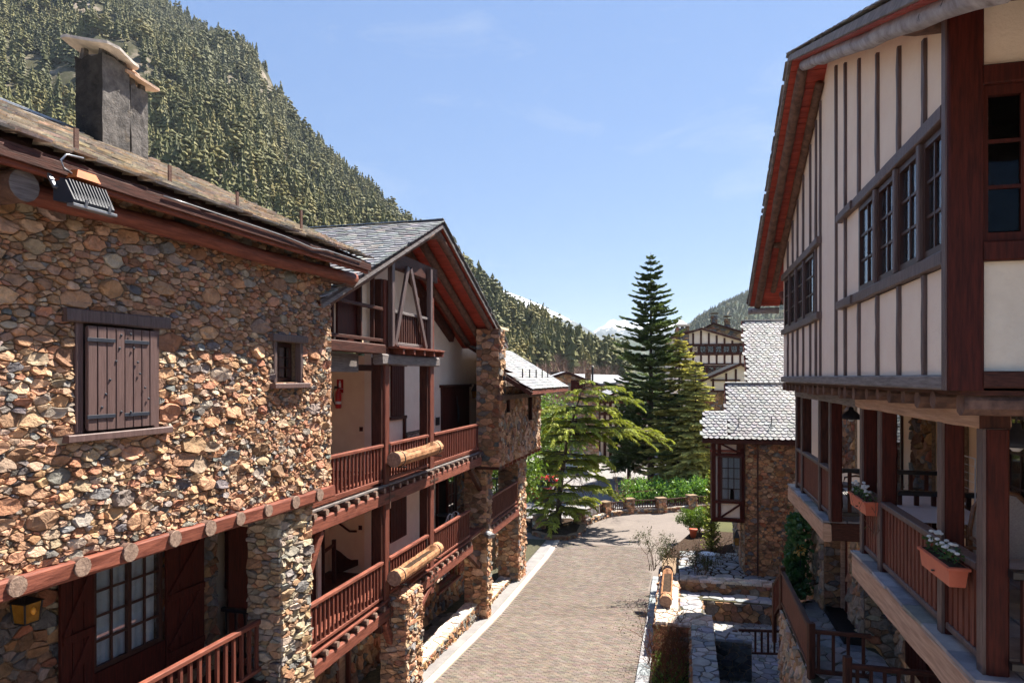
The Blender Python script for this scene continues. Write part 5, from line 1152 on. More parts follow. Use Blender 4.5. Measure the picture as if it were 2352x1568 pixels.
w_ = pillar(poolT2, gw_, FT, 0, 5.6, -.66, 0, 0, zWt - .05, name='wall_core', faces='SNB', rmin=.09, rmax=.2, cols=DARK_COLS + STONE_COLS[:2], seed=211)
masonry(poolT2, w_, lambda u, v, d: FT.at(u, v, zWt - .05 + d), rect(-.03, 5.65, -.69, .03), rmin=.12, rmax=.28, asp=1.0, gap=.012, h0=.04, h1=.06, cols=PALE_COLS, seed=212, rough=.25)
w_ = MB().box(FT, 4.85, 5.5, -7.2, -.66, 0, zWt - .052).build('wall_core', M['mortar'], gw_)
f3 = FT.turn(4.85, 0, side=-1); masonry(poolT2, w_, lambda u, v, d: f3.at(u, d, v), rect(-7.2, -.68, zK, zWt - .06), rmin=.09, rmax=.2, cols=DARK_COLS, seed=213)
masonry(poolT2, w_, lambda u, v, d: FT.at(u, v, zWt - .052 + d), rect(4.83, 5.52, -7.2, -.7), rmin=.12, rmax=.26, asp=1.0, gap=.012, h0=.04, h1=.06, cols=PALE_COLS, seed=214, rough=.25)
w_ = MB().box(FT, 0, .6, -1.75, -.66, 0, zWt - .054).build('wall_core', M['mortar'], gw_)
masonry(poolT2, w_, lambda u, v, d: FT.at(-d, u, v), rect(-1.75, -.68, 0, zWt - .06), rmin=.09, rmax=.2, cols=DARK_COLS, seed=215)
masonry(poolT2, w_, lambda u, v, d: FT.at(u, v, zWt - .054 + d), rect(-.03, 1.15, -1.75, -.68), rmin=.12, rmax=.26, asp=1.0, gap=.012, h0=.04, h1=.06, cols=PALE_COLS, seed=216, rough=.25)
poolT2.flush(gw_)
w3 = thing('garden_wall', 'shaded blue grey stone wall running toward the viewer beside the planting bed', 'wall', (*xy(FT, -3, -1.4), 0))
c_ = MB().box(FT, -6.5, -.02, -1.72, -1.08, 0, zWt).build('wall_core', M['mortar'], w3)
masonry(poolT2, c_, lambda u, v, d: FT.at(u, v, zWt + d), rect(-6.5, -.03, -1.74, -1.06), rmin=.12, rmax=.27, asp=1.0, gap=.014, h0=.03, h1=.05, cols=FLAG_COLS, seed=221, rough=.2, m='flag')
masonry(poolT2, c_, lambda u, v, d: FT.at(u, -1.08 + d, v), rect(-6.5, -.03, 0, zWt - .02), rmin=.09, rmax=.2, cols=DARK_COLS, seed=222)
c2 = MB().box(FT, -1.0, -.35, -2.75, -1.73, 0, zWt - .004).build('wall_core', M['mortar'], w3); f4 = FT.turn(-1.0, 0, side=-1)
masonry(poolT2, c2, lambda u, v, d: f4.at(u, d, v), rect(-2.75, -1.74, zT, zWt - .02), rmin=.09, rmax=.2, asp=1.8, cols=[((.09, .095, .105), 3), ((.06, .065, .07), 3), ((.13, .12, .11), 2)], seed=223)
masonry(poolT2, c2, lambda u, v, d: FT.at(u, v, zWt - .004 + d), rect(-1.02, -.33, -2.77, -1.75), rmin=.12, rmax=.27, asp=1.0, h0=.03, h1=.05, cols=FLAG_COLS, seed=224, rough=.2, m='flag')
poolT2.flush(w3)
poolT.flush(terrace)
# landing with its side wall
a12 = FR.a(1863, .3) ; a16 = FR.a(1797, .3)
lpoly = [xy(FR, -2, .32), xy(FR, a16, .32), xy(FR, a16 + 1.0, -.6), xy(FR, aS1n, -1.1), xy(FR, -2, -1.7)]
landing = thing('landing', 'blue flagstone landing outside the lower door of the half timbered house', 'landing', (*xy(FR, 7, -.6), 0))
lc = MB().prism([Vector((x, y, 0)) for (x, y) in lpoly], (0, 0, zR2)).build('landing_core', M['grout'], landing); poolL = Pool()
flags(poolL, lc, lpoly, zR2, .12, .3, 231)
masonry(poolL, lc, lambda u, v, d: FR.at(u, .32 + d, v), rect(4, a16, zT, zR2 - .02), rmin=.07, rmax=.16, asp=.9, cols=LIFT_COLS, seed=232)
B('door_step', M['flag'], landing, FR, aQ, aS1n, -1.0, -.62, zR2 + .02, zR2 + .16)
poolL.flush(landing)
lr = thing('stair_railing', 'dark railing along the flagstone landing, turning down to the steps', 'railing', FR.at(a12, .3, zR2))
railing(lr, FR, a12, a16, .3, zR2, h=.92, step=.105, bw=.075, bd=.03, mr='wood_h', mb='redv', tw=.09, th=.08, low=.14)
railing(lr, FR.turn(a12, 0), -.7, .3, 0, zR2, h=.88, step=.24, bw=.05, bd=.05, mr='wood_h', mb='wood', tw=.07, th=.07)
for a in (a12, a16): BM('post', M['wood'], lr, FR.at(a, .3, zR2 - 1.2 if a == a16 else zR2 - .5), FR.at(a, .3, zR2 + 1.0), .12, .12)
qs = FR.at(a16, .3, zR2); qe = FR.at(a16 + .5, .42, zR2 - .5); qd = Vector((0, 0, 1))
BM('handrail', M['wood_h'], lr, qs + qd * .88, qe + qd * .88, .08, .08); BM('handrail', M['wood_h'], lr, qs + qd * .15, qe + qd * .15, .07, .07); BM('post', M['wood'], lr, qe - qd * .5, qe + qd * .95, .09, .09)
for k in range(5): q = qs.lerp(qe, (k + .5) / 5); BM('baluster', M['redv'], lr, q + qd * .15, q + qd * .86, .06, .03)
gt = thing('garden_gate', 'low dark slatted gate across the terrace paving', 'gate', at(1745, 1500, 21.3))
gp = [at(1697, 1505, 21.3), at(1792, 1505, 21.3)]; fg = Fr(gp[0].x, gp[0].y, gp[1].x - gp[0].x, gp[1].y - gp[0].y); gl = (gp[1] - gp[0]).length
BM('gate_rail', M['wood_h'], gt, fg.at(0, 0, zT + .86), fg.at(gl, 0, zT + .82), .08, .07); BM('gate_rail', M['wood_h'], gt, fg.at(0, 0, zT + .16), fg.at(gl, 0, zT + .12), .07, .06)
for k in range(6): BM('gate_slat', M['wood'], gt, fg.at(.12 + k * (gl - .2) / 5.5, 0, zT + .15), fg.at(.12 + k * (gl - .2) / 5.5, 0, zT + .84), .06, .04)
for a, h in ((gl + .05, 1.0), (-.12, .3)): BM('gate_post', M['wood'], gt, fg.at(a, 0, zT if h > .5 else zT + .8), fg.at(a, 0, zT + .75 + h * .3), .13, .13)
nr = thing('stair_railing', 'short dark railing at the bottom edge below the front balcony', 'railing', FR.at(FR.a(1918, .0), 0, zR2))
fr5 = FR.turn(a12 - 1.0, 0); railing(nr, fr5, -1.6, -.15, 0, zR2 - .25, h=.95, step=.22, bw=.05, bd=.05, mr='wood_h', mb='wood', tw=.09, th=.08)
BM('post', M['wood'], nr, fr5.at(-.1, 0, zR2 - .6), fr5.at(-.1, 0, zR2 + .82), .12, .12)
# log planter on the garden wall
pa = at(1529, 1385, 0); 
def on_z(x, y, z): Y = F * (E - z) / (y - 866); return Vector(((x - 1176) / F * Y, Y, z))
pA = on_z(1529, 1396, zWt); pB = on_z(1534, 1322, zWt)
log_planter('hollowed log planter full of dry leaves on the garden wall coping', pA + UZ * .21, pB + UZ * .21, .2)
round_table('white topped round table on the shaded patio', on_z(1625, 1270, zP + .72) - UZ * .72, .33, .72, 'table_white')
# ------------------------------------------------------------------ street, kerbs, parking
FW = Fr(-.46 - .276 * 6, 19.8, .276, 1)      # line of the pale channel, normal to the right
M['joint2'] = mat('worn_village_paving', (.26, .21, .175), (.18, .145, .12), .9, .2, 1.5, bump=.4)
ground = MB().add([(-9000, -300, 0), (9000, -300, 0), (9000, 11500, 0), (-9000, 11500, 0)], [(0, 1, 2, 3)]).build('ground', M['ground']); tag(ground, kind='structure')
paving = MB().add([(-45, -120, .0015), (45, -120, .0015), (45, 39, .0015), (-45, 39, .0015)], [(0, 1, 2, 3)]).build('village_paving', M['joint2']); tag(paving, kind='structure')
def wright(Y): return 3.74 + .2355 * (Y - 19.8)
rp = [(-9, 2), (8, 2), (9, 14), (wright(16), 16), (wright(30), 30), (8.2, 33), (11.5, 38), (12.0, 46.2), (9.5, 45.6), (7.6, 44.9), (5.4, 43.2), (3.9, 40.8), (2.0, 39.0), (-.3, 38.5), (-4, 26), (-9, 9)]
def gsheet(name, poly, z, mt, kind='structure', Y1=25.2):
    """ground sheet that follows the slope of the street: split where the slope ends"""
    a = clip_half(poly, 0, 1, Y1); b = clip_half(poly, 0, -1, -Y1); m = MB()
    for q in (a, b):
        if len(q) > 2: m.add([Vector((x, y, z + gz(y))) for (x, y) in q], [tuple(range(len(q)))])
    o = m.build(name, M[mt]); return tag(o, kind=kind)
road = gsheet('road', rp, .004, 'joint')
M['pav_tex'] = None
m = bpy.data.materials.new('distant_paving'); m.use_nodes = True; t = m.node_tree; N = t.nodes; L = t.links; b = N['Principled BSDF']; b.inputs['Roughness'].default_value = .85
geo = N.new('ShaderNodeNewGeometry'); mp_ = N.new('ShaderNodeMapping'); mp_.inputs['Rotation'].default_value = (0, 0, math.atan2(FW.n[1], FW.n[0]) * -1); L.new(geo.outputs['Position'], mp_.inputs['Vector'])
bk = N.new('ShaderNodeTexBrick'); bk.inputs['Scale'].default_value = 1; bk.inputs['Brick Width'].default_value = .21; bk.inputs['Row Height'].default_value = .105; bk.inputs['Mortar Size'].default_value = .006
bk.inputs['Color1'].default_value = (.18, .148, .127, 1); bk.inputs['Color2'].default_value = (.148, .12, .105, 1); bk.inputs['Mortar'].default_value = (.125, .1, .088, 1)
L.new(mp_.outputs[0], bk.inputs['Vector']); nz = N.new('ShaderNodeTexNoise'); nz.inputs['Scale'].default_value = .5; nz.inputs['Detail'].default_value = 8; L.new(geo.outputs['Position'], nz.inputs['Vector'])
mx = N.new('ShaderNodeMix'); mx.data_type = 'RGBA'; mx.blend_type = 'MULTIPLY'; mx.inputs[0].default_value = 1; L.new(bk.outputs[0], mx.inputs[6]); mr = N.new('ShaderNodeMapRange'); mr.inputs['To Min'].default_value = .78; mr.inputs['To Max'].default_value = 1.2; L.new(nz.outputs['Fac'], mr.inputs['Value']); L.new(mr.outputs[0], mx.inputs[7]); L.new(mx.outputs[2], b.inputs['Base Color'])
M['pav_tex'] = m
road.data.materials.clear(); road.data.materials.append(m)
poolP = Pool(); rng = np.random.default_rng(77)
PAV = [((.18, .148, .127), 4), ((.155, .128, .111), 3), ((.2, .166, .143), 2), ((.135, .112, .099), 1)]
u = -4.0
row = 0
while u < 17.5:
    w = .16 + (.105 if row % 2 else 0)
    while True:
        q = FW.at(u, w + .105, 0)
        if q.x > wright(q.y) - .12: break
        g = .0035; h = .01 + rng.uniform(0, .005); c = tuple(q_ * rng.uniform(.93, 1.07) for q_ in PAV[rng.choice(4, p=[.4, .3, .2, .1])][0]); x0, x1, y0, y1 = w + g, w + .21 - g, u + g, u + .105 - g; e = .006
        gq = gz(q.y); vs = [FW.at(y, x, .004 + gq) for (x, y) in ((x0, y0), (x1, y0), (x1, y1), (x0, y1))] + [FW.at(y, x, .004 + h + gq) for (x, y) in ((x0 + e, y0 + e), (x1 - e, y0 + e), (x1 - e, y1 - e), (x0 + e, y1 - e))]
        poolP.add(vs, [(7, 6, 5, 4), (0, 4, 5, 1), (1, 5, 6, 2), (2, 6, 7, 3), (3, 7, 4, 0)], c, road, M['paver'], 'paver'); w += .21
    u += .105; row += 1
poolP.flush(road)
# pale channel of long stones, concrete verge, kerb, dark pavement under the galleries
channel = thing('drain_channel', 'pale line of long stones running along the street beside the galleries', 'channel stones', FW.at(0, 0, 0))
cs_ = MB(); rng = np.random.default_rng(3); u = -5
while u < 21:
    l = rng.uniform(.5, 1.0)
    dx = -.02 * max(0, u - 14) ** 1.6
    def cq(a, w): dx = -.02 * max(0, a - 14) ** 1.6; q = FW.at(a, w + dx, 0); q.z = .006 + gz(q.y); return q
    MB().prism([cq(u + .006, -.13), cq(u + .006, .12), cq(u + l - .006, .12), cq(u + l - .006, -.13)], (0, 0, .02 + rng.uniform(0, .004)), (lambda c: c)(tuple(q * rng.uniform(.85, 1.1) for q in (.62, .5, .41)))).build('channel_stone', M['white_stone'], channel); u += l
verge = gsheet('verge', [xy(FB, -12, -.3), xy(FW, -12, -.15), xy(FW, 19, -.17), xy(FB, 17.5, -.3)], .012, 'asphalt')
pave = gsheet('pavement', [xy(FB, -12, -.28), xy(FB, 17.5, -.28), xy(FB, 17.5, -6), xy(FB, -12, -3.5)], .06, 'grout')
poolK = Pool(); flags(poolK, pave, [xy(FB, -6, -.3), xy(FB, 5, -.3), xy(FB, 5, -1.6), xy(FB, -6, -1.6)], .18, .12, .26, 301, cols=[((.16, .15, .14), 3), ((.22, .2, .18), 2), ((.11, .11, .11), 2)])
poolK.flush(pave)
kw = thing('kerb_wall', 'low sunlit kerb of pale flat stones between the gallery pillars', 'kerb', FB.at(2, .2, 0)); poolK = Pool()
for a0, a1 in ((pb0 + 1.08, pc0 - .05), (pc0 + .65, pd0 - .05)):
    g1 = gz(FB.at(a0, 0, 0).y)
    kc = MB().box(FB, a0, a1, -.75, -.27, 0, .16 + g1).build('kerb_core', M['mortar'], kw)
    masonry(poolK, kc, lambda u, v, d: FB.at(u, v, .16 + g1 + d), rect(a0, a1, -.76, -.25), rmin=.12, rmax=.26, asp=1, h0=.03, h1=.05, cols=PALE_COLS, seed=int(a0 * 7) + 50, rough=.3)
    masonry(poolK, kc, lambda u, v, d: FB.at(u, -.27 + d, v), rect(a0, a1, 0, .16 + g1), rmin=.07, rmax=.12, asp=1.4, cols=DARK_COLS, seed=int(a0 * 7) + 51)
poolK.flush(kw)
rk = thing('kerb', 'grey blue kerb stones along the right side of the street', 'kerb', FT.at(0, .25, 0))
u = -8
while u < 9:
    MB().beam(FT.at(u + .008, .27, .06 + gz(FT.at(u, .27, 0).y)), FT.at(u + .992, .27, .06 + gz(FT.at(u + 1, .27, 0).y)), .36, .12, ch=.1, col=(.32 * random.uniform(.85, 1.1), .32, .33)).build('kerb_stone', M['flag'], rk); u += 1.0
bed = sheet('planting_bed', [xy(FT, -8, .07), xy(FT, 0, .07), xy(FT, 0, -1.06), xy(FT, -8, -1.06)], .3, 'soil', th=.3)
bed2 = sheet('planting_bed', [xy(FT, 5.7, .07), xy(FT, 10.9, .07), xy(FT, 10.9, -.62), xy(FT, 5.7, -.62)], .5, 'mortar', th=.5)
bed3 = sheet('planting_bed', [xy(FT, 11.02, .07), xy(FT, 17.0, -1.4), xy(FT, 17.0, -5), xy(FT, 11.02, -7)], .5, 'soil', th=.5)
patio_poly = [xy(FT, 5.55, -.66), xy(FT, 5.55, -7), xy(FT, 11, -7), xy(FT, 11, -.66)]
patio = sheet('patio', patio_poly, zP, 'soil', th=.8); poolK = Pool()
flags(poolK, patio, patio_poly, zP, .16, .3, 311, cols=FLAG_COLS, gap=.04); poolK.flush(patio)
parking = sheet('parking_lot', [(-12, 39.5), (1.5, 39.5), (4.2, 42), (6.5, 44.5), (10, 46.5), (14, 47), (30, 50), (30, 82), (-12, 82)], .006, 'asphalt', th=.004)
# ------------------------------------------------------------------ fence of stone piers and rails at the street's end
fence = thing('pier_fence', 'curved fence of stone piers and brown rails at the end of the street', 'fence', (5, 43, 0)); poolF = Pool()
prs = [on_z(x, y, 0) for (x, y) in ((1238, 1221), (1331, 1208), (1390, 1187), (1445, 1179), (1518, 1177), (1588, 1170), (1662, 1166))]
for i, p in enumerate(prs):
    nxt = prs[min(i + 1, 6)] - prs[max(i - 1, 0)]; fp = Fr(p.x, p.y, nxt.x, nxt.y, 1)
    pillar(poolF, fence, fp, -.27, .27, -.22, .22, 0, .92, name='stone_pier', faces='SNF', rmin=.1, rmax=.2, cols=DARK_COLS + STONE_COLS[:2], seed=320 + i * 7)
    MB().box(fp, -.32, .32, -.27, .27, .92, 1.0).build('pier_cap', M['mortar'], fence)
    if i < 6:
        d = prs[i + 1] - p; l = d.length; fs_ = Fr(p.x, p.y, d.x, d.y, 1)
        if i == 0: continue
        bw = MB().box(fs_, .27, l - .27, -.2, .2, 0, .3).build('base_wall', M['mortar'], fence)
        masonry(poolF, bw, lambda u, v, dd: fs_.at(u, .2 + dd, v), rect(.27, l - .27, 0, .3), rmin=.09, rmax=.16, cols=DARK_COLS, seed=340 + i)
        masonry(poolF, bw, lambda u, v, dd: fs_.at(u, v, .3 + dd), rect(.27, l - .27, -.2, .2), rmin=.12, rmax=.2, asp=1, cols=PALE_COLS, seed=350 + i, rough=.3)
        railing(fence, fs_, .28, l - .28, 0, .3, h=.58, step=.17, bw=.06, bd=.04, mr='wood_h', mb='wood', name='fence_rail', low=.08, tw=.07, th=.06)
poolF.flush(fence)
cb = thing('planter_kerb', 'low curved stone kerb round the foot of the yellow green cedar', 'kerb', (1.8, 40, 0)); poolF = Pool()
pts = [on_z(x, y, 0) for (x, y) in ((1222, 1228), (1262, 1240), (1305, 1240), (1336, 1231), (1345, 1212))]
for i in range(len(pts) - 1):
    d = pts[i + 1] - pts[i]; fs_ = Fr(pts[i].x, pts[i].y, d.x, d.y, 1); l = d.length
    bw = MB().box(fs_, 0, l, -.3, 0, 0, .22).build('kerb_core', M['mortar'], cb)
    masonry(poolF, bw, lambda u, v, dd: fs_.at(u, dd, v), rect(0, l, 0, .22), rmin=.08, rmax=.15, cols=DARK_COLS, seed=360 + i)
poolF.flush(cb)
sheet('planting_bed', [(p.x, p.y + .15) for p in pts] + [(3.6, 42), (.5, 42)], .2, 'soil', th=.2)
# ------------------------------------------------------------------ steep slate house on the right
q0 = on_z(1711, 1320, zP); FS = Fr(q0.x, q0.y, .968, -.25, side=1)
houseS = thing('slate_house', 'stone house with steep pale slate roofs and a corner bay window', 'house', FS.at(1, -2, 0)); poolS = Pool(); dS = Vector((*FS.d, 0)); nS = Vector((*FS.n, 0))
zE = E - 2.5
wall(poolS, 'wall', houseS, FS, 0, 3.6, 0, .4, 0, zE - .02, rmin=.055, rmax=.18, asp=1.5, cols=[((.5, .27, .14), 5), ((.43, .22, .12), 4), ((.52, .34, .2), 3), ((.44, .28, .16), 3), ((.24, .14, .09), 3), ((.2, .19, .18), 2), ((.33, .12, .06), 1.3)], seed=401, gap=.01)
FSs = FS.turn(0, 0, side=1)
fside = Fr(q0.x, q0.y, .25, .968, side=-1)
wall(poolS, 'side_wall', houseS, fside, 0, 7, 0, .3, 0, zE, rmin=.09, rmax=.22, cols=GREY_COLS, seed=403)
B('side_door', M['tan_wood'], houseS, fside, 1.2, 2.1, .05, .1, zP, zP + 2.0)
BM('downpipe', M['rust'], houseS, FS.at(FS.a(1740), .08, .2), FS.at(FS.a(1740), .08, zE), .06, .06, up=nS)
# roof in three stepped parts, one plane
up45 = Vector((-FS.n[0] * .7071, -FS.n[1] * .7071, .7071)); nn45 = dS.cross(up45); nn45 = -nn45 if nn45.z < 0 else nn45
oS = .4
def up_at(x, y):   # length up the slope where the sight line through (x, y) meets the roof
    e0 = FS.at(0, oS, zE); d = Vector(((x - 1176) / F, 1, (866 - y) / F)); o = Vector((0, 0, E)); t = (e0 - o).dot(nn45) / d.dot(nn45); p = o + d * t - e0
    return p.dot(dS), p.dot(up45)
c1 = up_at(1675, 1004); c2 = up_at(1662, 880); c3 = up_at(1718, 878); c4 = up_at(1703, 737); c5 = up_at(1614, 1010); c6 = up_at(1613, 946)
aE = 4.2
parts_ = [((c1[0] + c2[0]) / 2, c2[1], aE, 0), ((c3[0] + c4[0]) / 2, c4[1], aE, c2[1])]
for i, (a0, v1_, a1, v0) in enumerate(parts_):
    p = [FS.at(0, oS, zE) + dS * a + up45 * v for (a, v) in ((a0, v0), (a1, v0), (a1, v1_), (a0, v1_))]
    dk = MB().prism([q - nn45 * .12 for q in p], nn45 * .115).build('roof', M['wood_h'], houseS)
    slates(poolS, dk, p[0], dS, up45, a1 - a0, v1_ - v0, .22, .155, seed=410 + i, rnd=.5, th=.02, lift=.014, cols=[((.29, .292, .295), 4), ((.265, .268, .275), 3), ((.31, .305, .3), 2)])
    BM('verge_board', M['red'], dk, p[0] - nn45 * .1 + dS * -.02, p[3] - nn45 * .1 + dS * -.02, .05, .16, up=nn45)
    BM('ridge_flashing', M['steel'], dk, p[3] + nn45 * .03, p[2] + nn45 * .03, .14, .03)
    gz = p[3].z - .1
    # gable wall under the verge
    MB().prism([q - nn45 * .13 + dS * .35 for q in (p[0], p[3])] + [Vector((p[3].x, p[3].y, zE - 1)) + dS * .35 , Vector((p[0].x, p[0].y, zE - 1)) + dS * .35 - nS * .5], dS * .3).build('gable_wall', M['wood_h'], houseS)
    MB().tube([p[0] - nn45 * .22 + dS * .15, p[3] - nn45 * .22 + dS * .15], .1, 10, jit=.05).build('log_rafter', M['log'], houseS, smooth=True)
p = [FS.at(0, oS, zE) + dS * a + up45 * v for (a, v) in ((c5[0], 0), (parts_[0][0] - .02, 0), (parts_[0][0] - .02, c6[1]), (c6[0], c6[1]))]
dk = MB().prism([q - nn45 * .1 for q in p], nn45 * .09).build('bay_roof', M['wood_h'], houseS); slates(poolS, dk, p[0], dS, up45, (p[1] - p[0]).length, c6[1], .22, .155, seed=415, rnd=.5, th=.024, lift=.016, cols=[((.33, .335, .34), 4), ((.28, .285, .3), 3)])
BM('eave_board', M['wood_h'], houseS, FS.at(c5[0] - .02, oS - .03, zE - .1), FS.at(3.9, oS - .03, zE - .1), .06, .15)
for x in (1697, 1772):
    c = up_at(x, 975); q = FS.at(0, oS, zE) + dS * c[0] + up45 * c[1] + nn45 * .03; BM('snow_guard', M['iron'], houseS, q - up45 * .22, q, .03, .03); BM('snow_guard', M['iron'], houseS, q, q + nn45 * .02 + UZ * .28, .03, .03)
# bay window
b0 = FS.a(1636); b1 = FS.a(1706); zb0 = FS.z(1670, 1196); ob_ = .12
B('bay_floor', M['wood_h'], houseS, FS, b0, b1, -1.6, ob_, zb0 - .02, zb0 + .16)
B('bay_wall', M['plaster_white'], houseS, FS, b0 + .02, b1 - .02, -1.6, ob_ - .05, zb0 + .16, zE - .1)
w0, w1 = FS.a(1657), FS.a(1700); zw_0, zw_1 = FS.z(1675, 1148), FS.z(1675, 1046)
window(houseS, FS, w0 - .04, w1 + .04, zw_0, zw_1, ob_ + .045, cols=3, rows=4, fw=.07, bar=.03, curtain=True, back=None, dep=.04, name='bay_window', label='bay window with dark bars and white lace curtains') if False else None
wb = window(houseS, FS, w0 - .04, w1 + .04, zw_0, zw_1, ob_ + .07, cols=3, rows=4, fw=.07, bar=.03, back=None, name='bay_window', dep=.05)
m = MB(); N_ = 40; vs = []
for k in range(N_ + 1):
    a = w0 + (w1 - w0) * k / N_; s_ = ob_ + .0 - .012 * math.sin(k * 1.3); gap = abs(k - N_ * .55) < 4
    vs += [FS.at(a, s_, zw_0 + (.5 if gap else .05)), FS.at(a, s_, zw_1 - .05)]
m.add(vs, [(2 * k, 2 * k + 2, 2 * k + 3, 2 * k + 1) for k in range(N_)]); m.build('curtain', M['curtain'], wb, smooth=True)
B('bay_dark', M['dark_in'], houseS, FS, w0, w1, ob_ - .045, ob_ - .03, zw_0, zw_1)
for a in (b0 + .06, w0 - .09, w1 + .09, b1 - .05): BM('bay_timber', M['maroon'], houseS, FS.at(a, ob_, zb0), FS.at(a, ob_, zE - .1), .14, .12, up=nS)
for z in (zb0 + .1, zw_0 - .05, zw_1 + .05, zE - .16): BM('bay_timber', M['maroon'], houseS, FS.at(b0, ob_ + .015, z), FS.at(b1, ob_ + .015, z), .12, .12)
for (za, zb_) in ((zw_1 + .1, zE - .2), (zw_0 - .1, zb0 + .15)): BM('bay_brace', M['maroon'], houseS, FS.at(w0 - .05, ob_ + .005, zb_ if za > zb_ else zb_), FS.at(w1 + .05, ob_ + .005, za), .07, .08, up=nS)
B('bay_side', M['maroon'], houseS, FS, b0 - .03, b0 + .02, -1.6, ob_, zb0, zE - .1)
for z in (zE - .5,): BM('bay_beam', M['red'], houseS, FS.at(b0 - .1, .1, z), FS.at(b1, .1, z), .1, .1)
poolS.flush(houseS)
box_lantern('black post lantern with amber panes at the corner of the slate roofed house', on_z(1711, 1320, zP) * 0 + fside.at(.25, .1, E + (866 - 1235) / F * 27.9), fside, w=.2, h=.3, top=.3, arm=.1)
# ------------------------------------------------------------------ houses further off
def gable_house(label, fr, a0, a1, aap, z0, ze0, ze1, zap, depth, wallm, name='house', over=.5, roofm='slate', cat='house'):
    """house whose gable faces +o of the frame; roof with two slopes and overhang"""
    h = thing(name, label, cat, fr.at((a0 + a1) / 2, -depth / 2, 0)); n = Vector((*fr.n, 0)); d = Vector((*fr.d, 0))
    w = MB().prism([fr.at(a0, -depth, z0), fr.at(a1, -depth, z0), fr.at(a1, -depth, ze1), fr.at(aap, -depth, zap), fr.at(a0, -depth, ze0)], n * depth).build('wall', M[wallm], h)
    for (ae, ze) in ((a0, ze0), (a1, ze1)):
        t = (zap - ze) / abs(aap - ae); s = 1 if ae > aap else -1; dd = (d * s - UZ * t).normalized(); L_ = abs(ae - aap) * math.sqrt(1 + t * t) + .6; nn = (UZ + d * (s * t)).normalized()
        tp = fr.at(aap, over, zap + .12)
        MB().prism([tp + nn * .06, tp + dd * L_ + nn * .06, tp + dd * L_ - nn * .1, tp - nn * .1], n * -(depth + 2 * over)).build('roof', M[roofm], h)
        BM('barge_board', M['wood_h'], h, tp - nn * .04 + n * .03, tp + dd * L_ - nn * .04 + n * .03, .06, .24, up=nn)
    return h
M['slate_far'] = mat('far_slate', (.34, .33, .33), (.25, .25, .26), .5, .5, 3, bump=.6, bscale=12, stretch=(1, 1, 4))
FTm = Fr(24, 76, 1, -.16, side=1)
def ta(x): return FTm.a(x)
def tz(x, y): return FTm.z(x, y)
hT = gable_house('distant half timbered house with a broad gable and rows of small windows', FTm, ta(1545), ta(1730), ta(1611), 0, tz(1556, 776), tz(1710, 792), tz(1611, 757), 14, 'plaster_white')
for x in list(range(1556, 1715, 18)):
    zt = tz(x, 757 + abs(x - 1611) * .32) - .1
    for z0, z1 in ((tz(1611, 790), zt), (tz(1611, 835), tz(1611, 814))): BM('timber', M['wood'], hT, FTm.at(ta(x), .04, z0), FTm.at(ta(x), .04, z1), .2, .1)
for y0, y1, n_ in ((792, 813, 9), (839, 862, 9)):
    z0, z1 = tz(1611, y1), tz(1611, y0); B('window_band', M['wood'], hT, FTm, ta(1551), ta(1725), .0, .1, z0, z1)
    for i in range(9):
        a = ta(1560 + i * 18); window(hT, FTm, a - .34, a + .34, z0 + .15, z1 - .12, .16, cols=2, rows=2, fw=.06, bar=.05, back=None, dep=.05)
for y in (791, 814, 836): BM('beam', M['wood_h'], hT, FTm.at(ta(1551), .06, tz(1611, y)), FTm.at(ta(1725), .06, tz(1611, y)), .12, .16)
poolX = Pool()
pillar(poolX, hT, FTm, ta(1553), ta(1582), -1.2, .3, tz(1567, 790), tz(1567, 753), name='chimney', faces='SN', rmin=.14, rmax=.3, cols=DARK_COLS, seed=501)
B('chimney_slab', M['plaster_white'], hT, FTm, ta(1551), ta(1584), -1.3, .4, tz(1567, 747) - .1, tz(1567, 747) + .12)
for x in (1556, 1568, 1580): B('cap_stub', M['mortar'], hT, FTm, ta(x) - .12, ta(x) + .12, -.9, .1, tz(1567, 754), tz(1567, 748))
FT2 = Fr(30, 92, 1, -.16, side=1)
h2 = gable_house('stone gabled house with two chimneys behind the distant half timbered house', FT2, FT2.a(1600), FT2.a(1740), FT2.a(1638), 0, FT2.z(1600, 765), FT2.z(1740, 775), FT2.z(1638, 744), 10, 'mortar', over=.3)
wall(poolX, 'gable_stones', h2, FT2, FT2.a(1602), FT2.a(1735), .02, .02, FT2.z(1640, 792), FT2.z(1640, 746), top=[(FT2.a(1602), FT2.z(1640, 792)), (FT2.a(1735), FT2.z(1640, 792)), (FT2.a(1735), FT2.z(1735, 776)), (FT2.a(1638), FT2.z(1638, 747)), (FT2.a(1602), FT2.z(1602, 766))], rmin=.2, rmax=.45, cols=DARK_COLS, seed=505)
for x0, x1, yt, yb in ((1636, 1648, 724, 750), (1667, 1678, 731, 752)):
    pillar(poolX, h2, FT2, FT2.a(x0), FT2.a(x1), -1.2, -.2, FT2.z(x0, yb), FT2.z(x0, yt), name='chimney', faces='SN', rmin=.14, rmax=.3, cols=DARK_COLS, seed=507)
    B('cap_slab', M['mortar'], h2, FT2, FT2.a(x0) - .12, FT2.a(x1) + .12, -1.35, -.05, FT2.z(x0, yt) + .25, FT2.z(x0, yt) + .38)
FV = Fr(17, 60, 1, -.2, side=1)
hV = gable_house('low gabled house with cream panels and dark timbers behind the steep slate roof', FV, FV.a(1598), FV.a(1770), FV.a(1700), 0, FV.z(1598, 882), FV.z(1770, 875), FV.z(1700, 838), 8, 'plaster_white', over=.4)
wall(poolX, 'lower_stones', hV, FV, FV.a(1598), FV.a(1700), .05, .05, 0, FV.z(1640, 898), rmin=.14, rmax=.34, cols=DARK_COLS, seed=511)
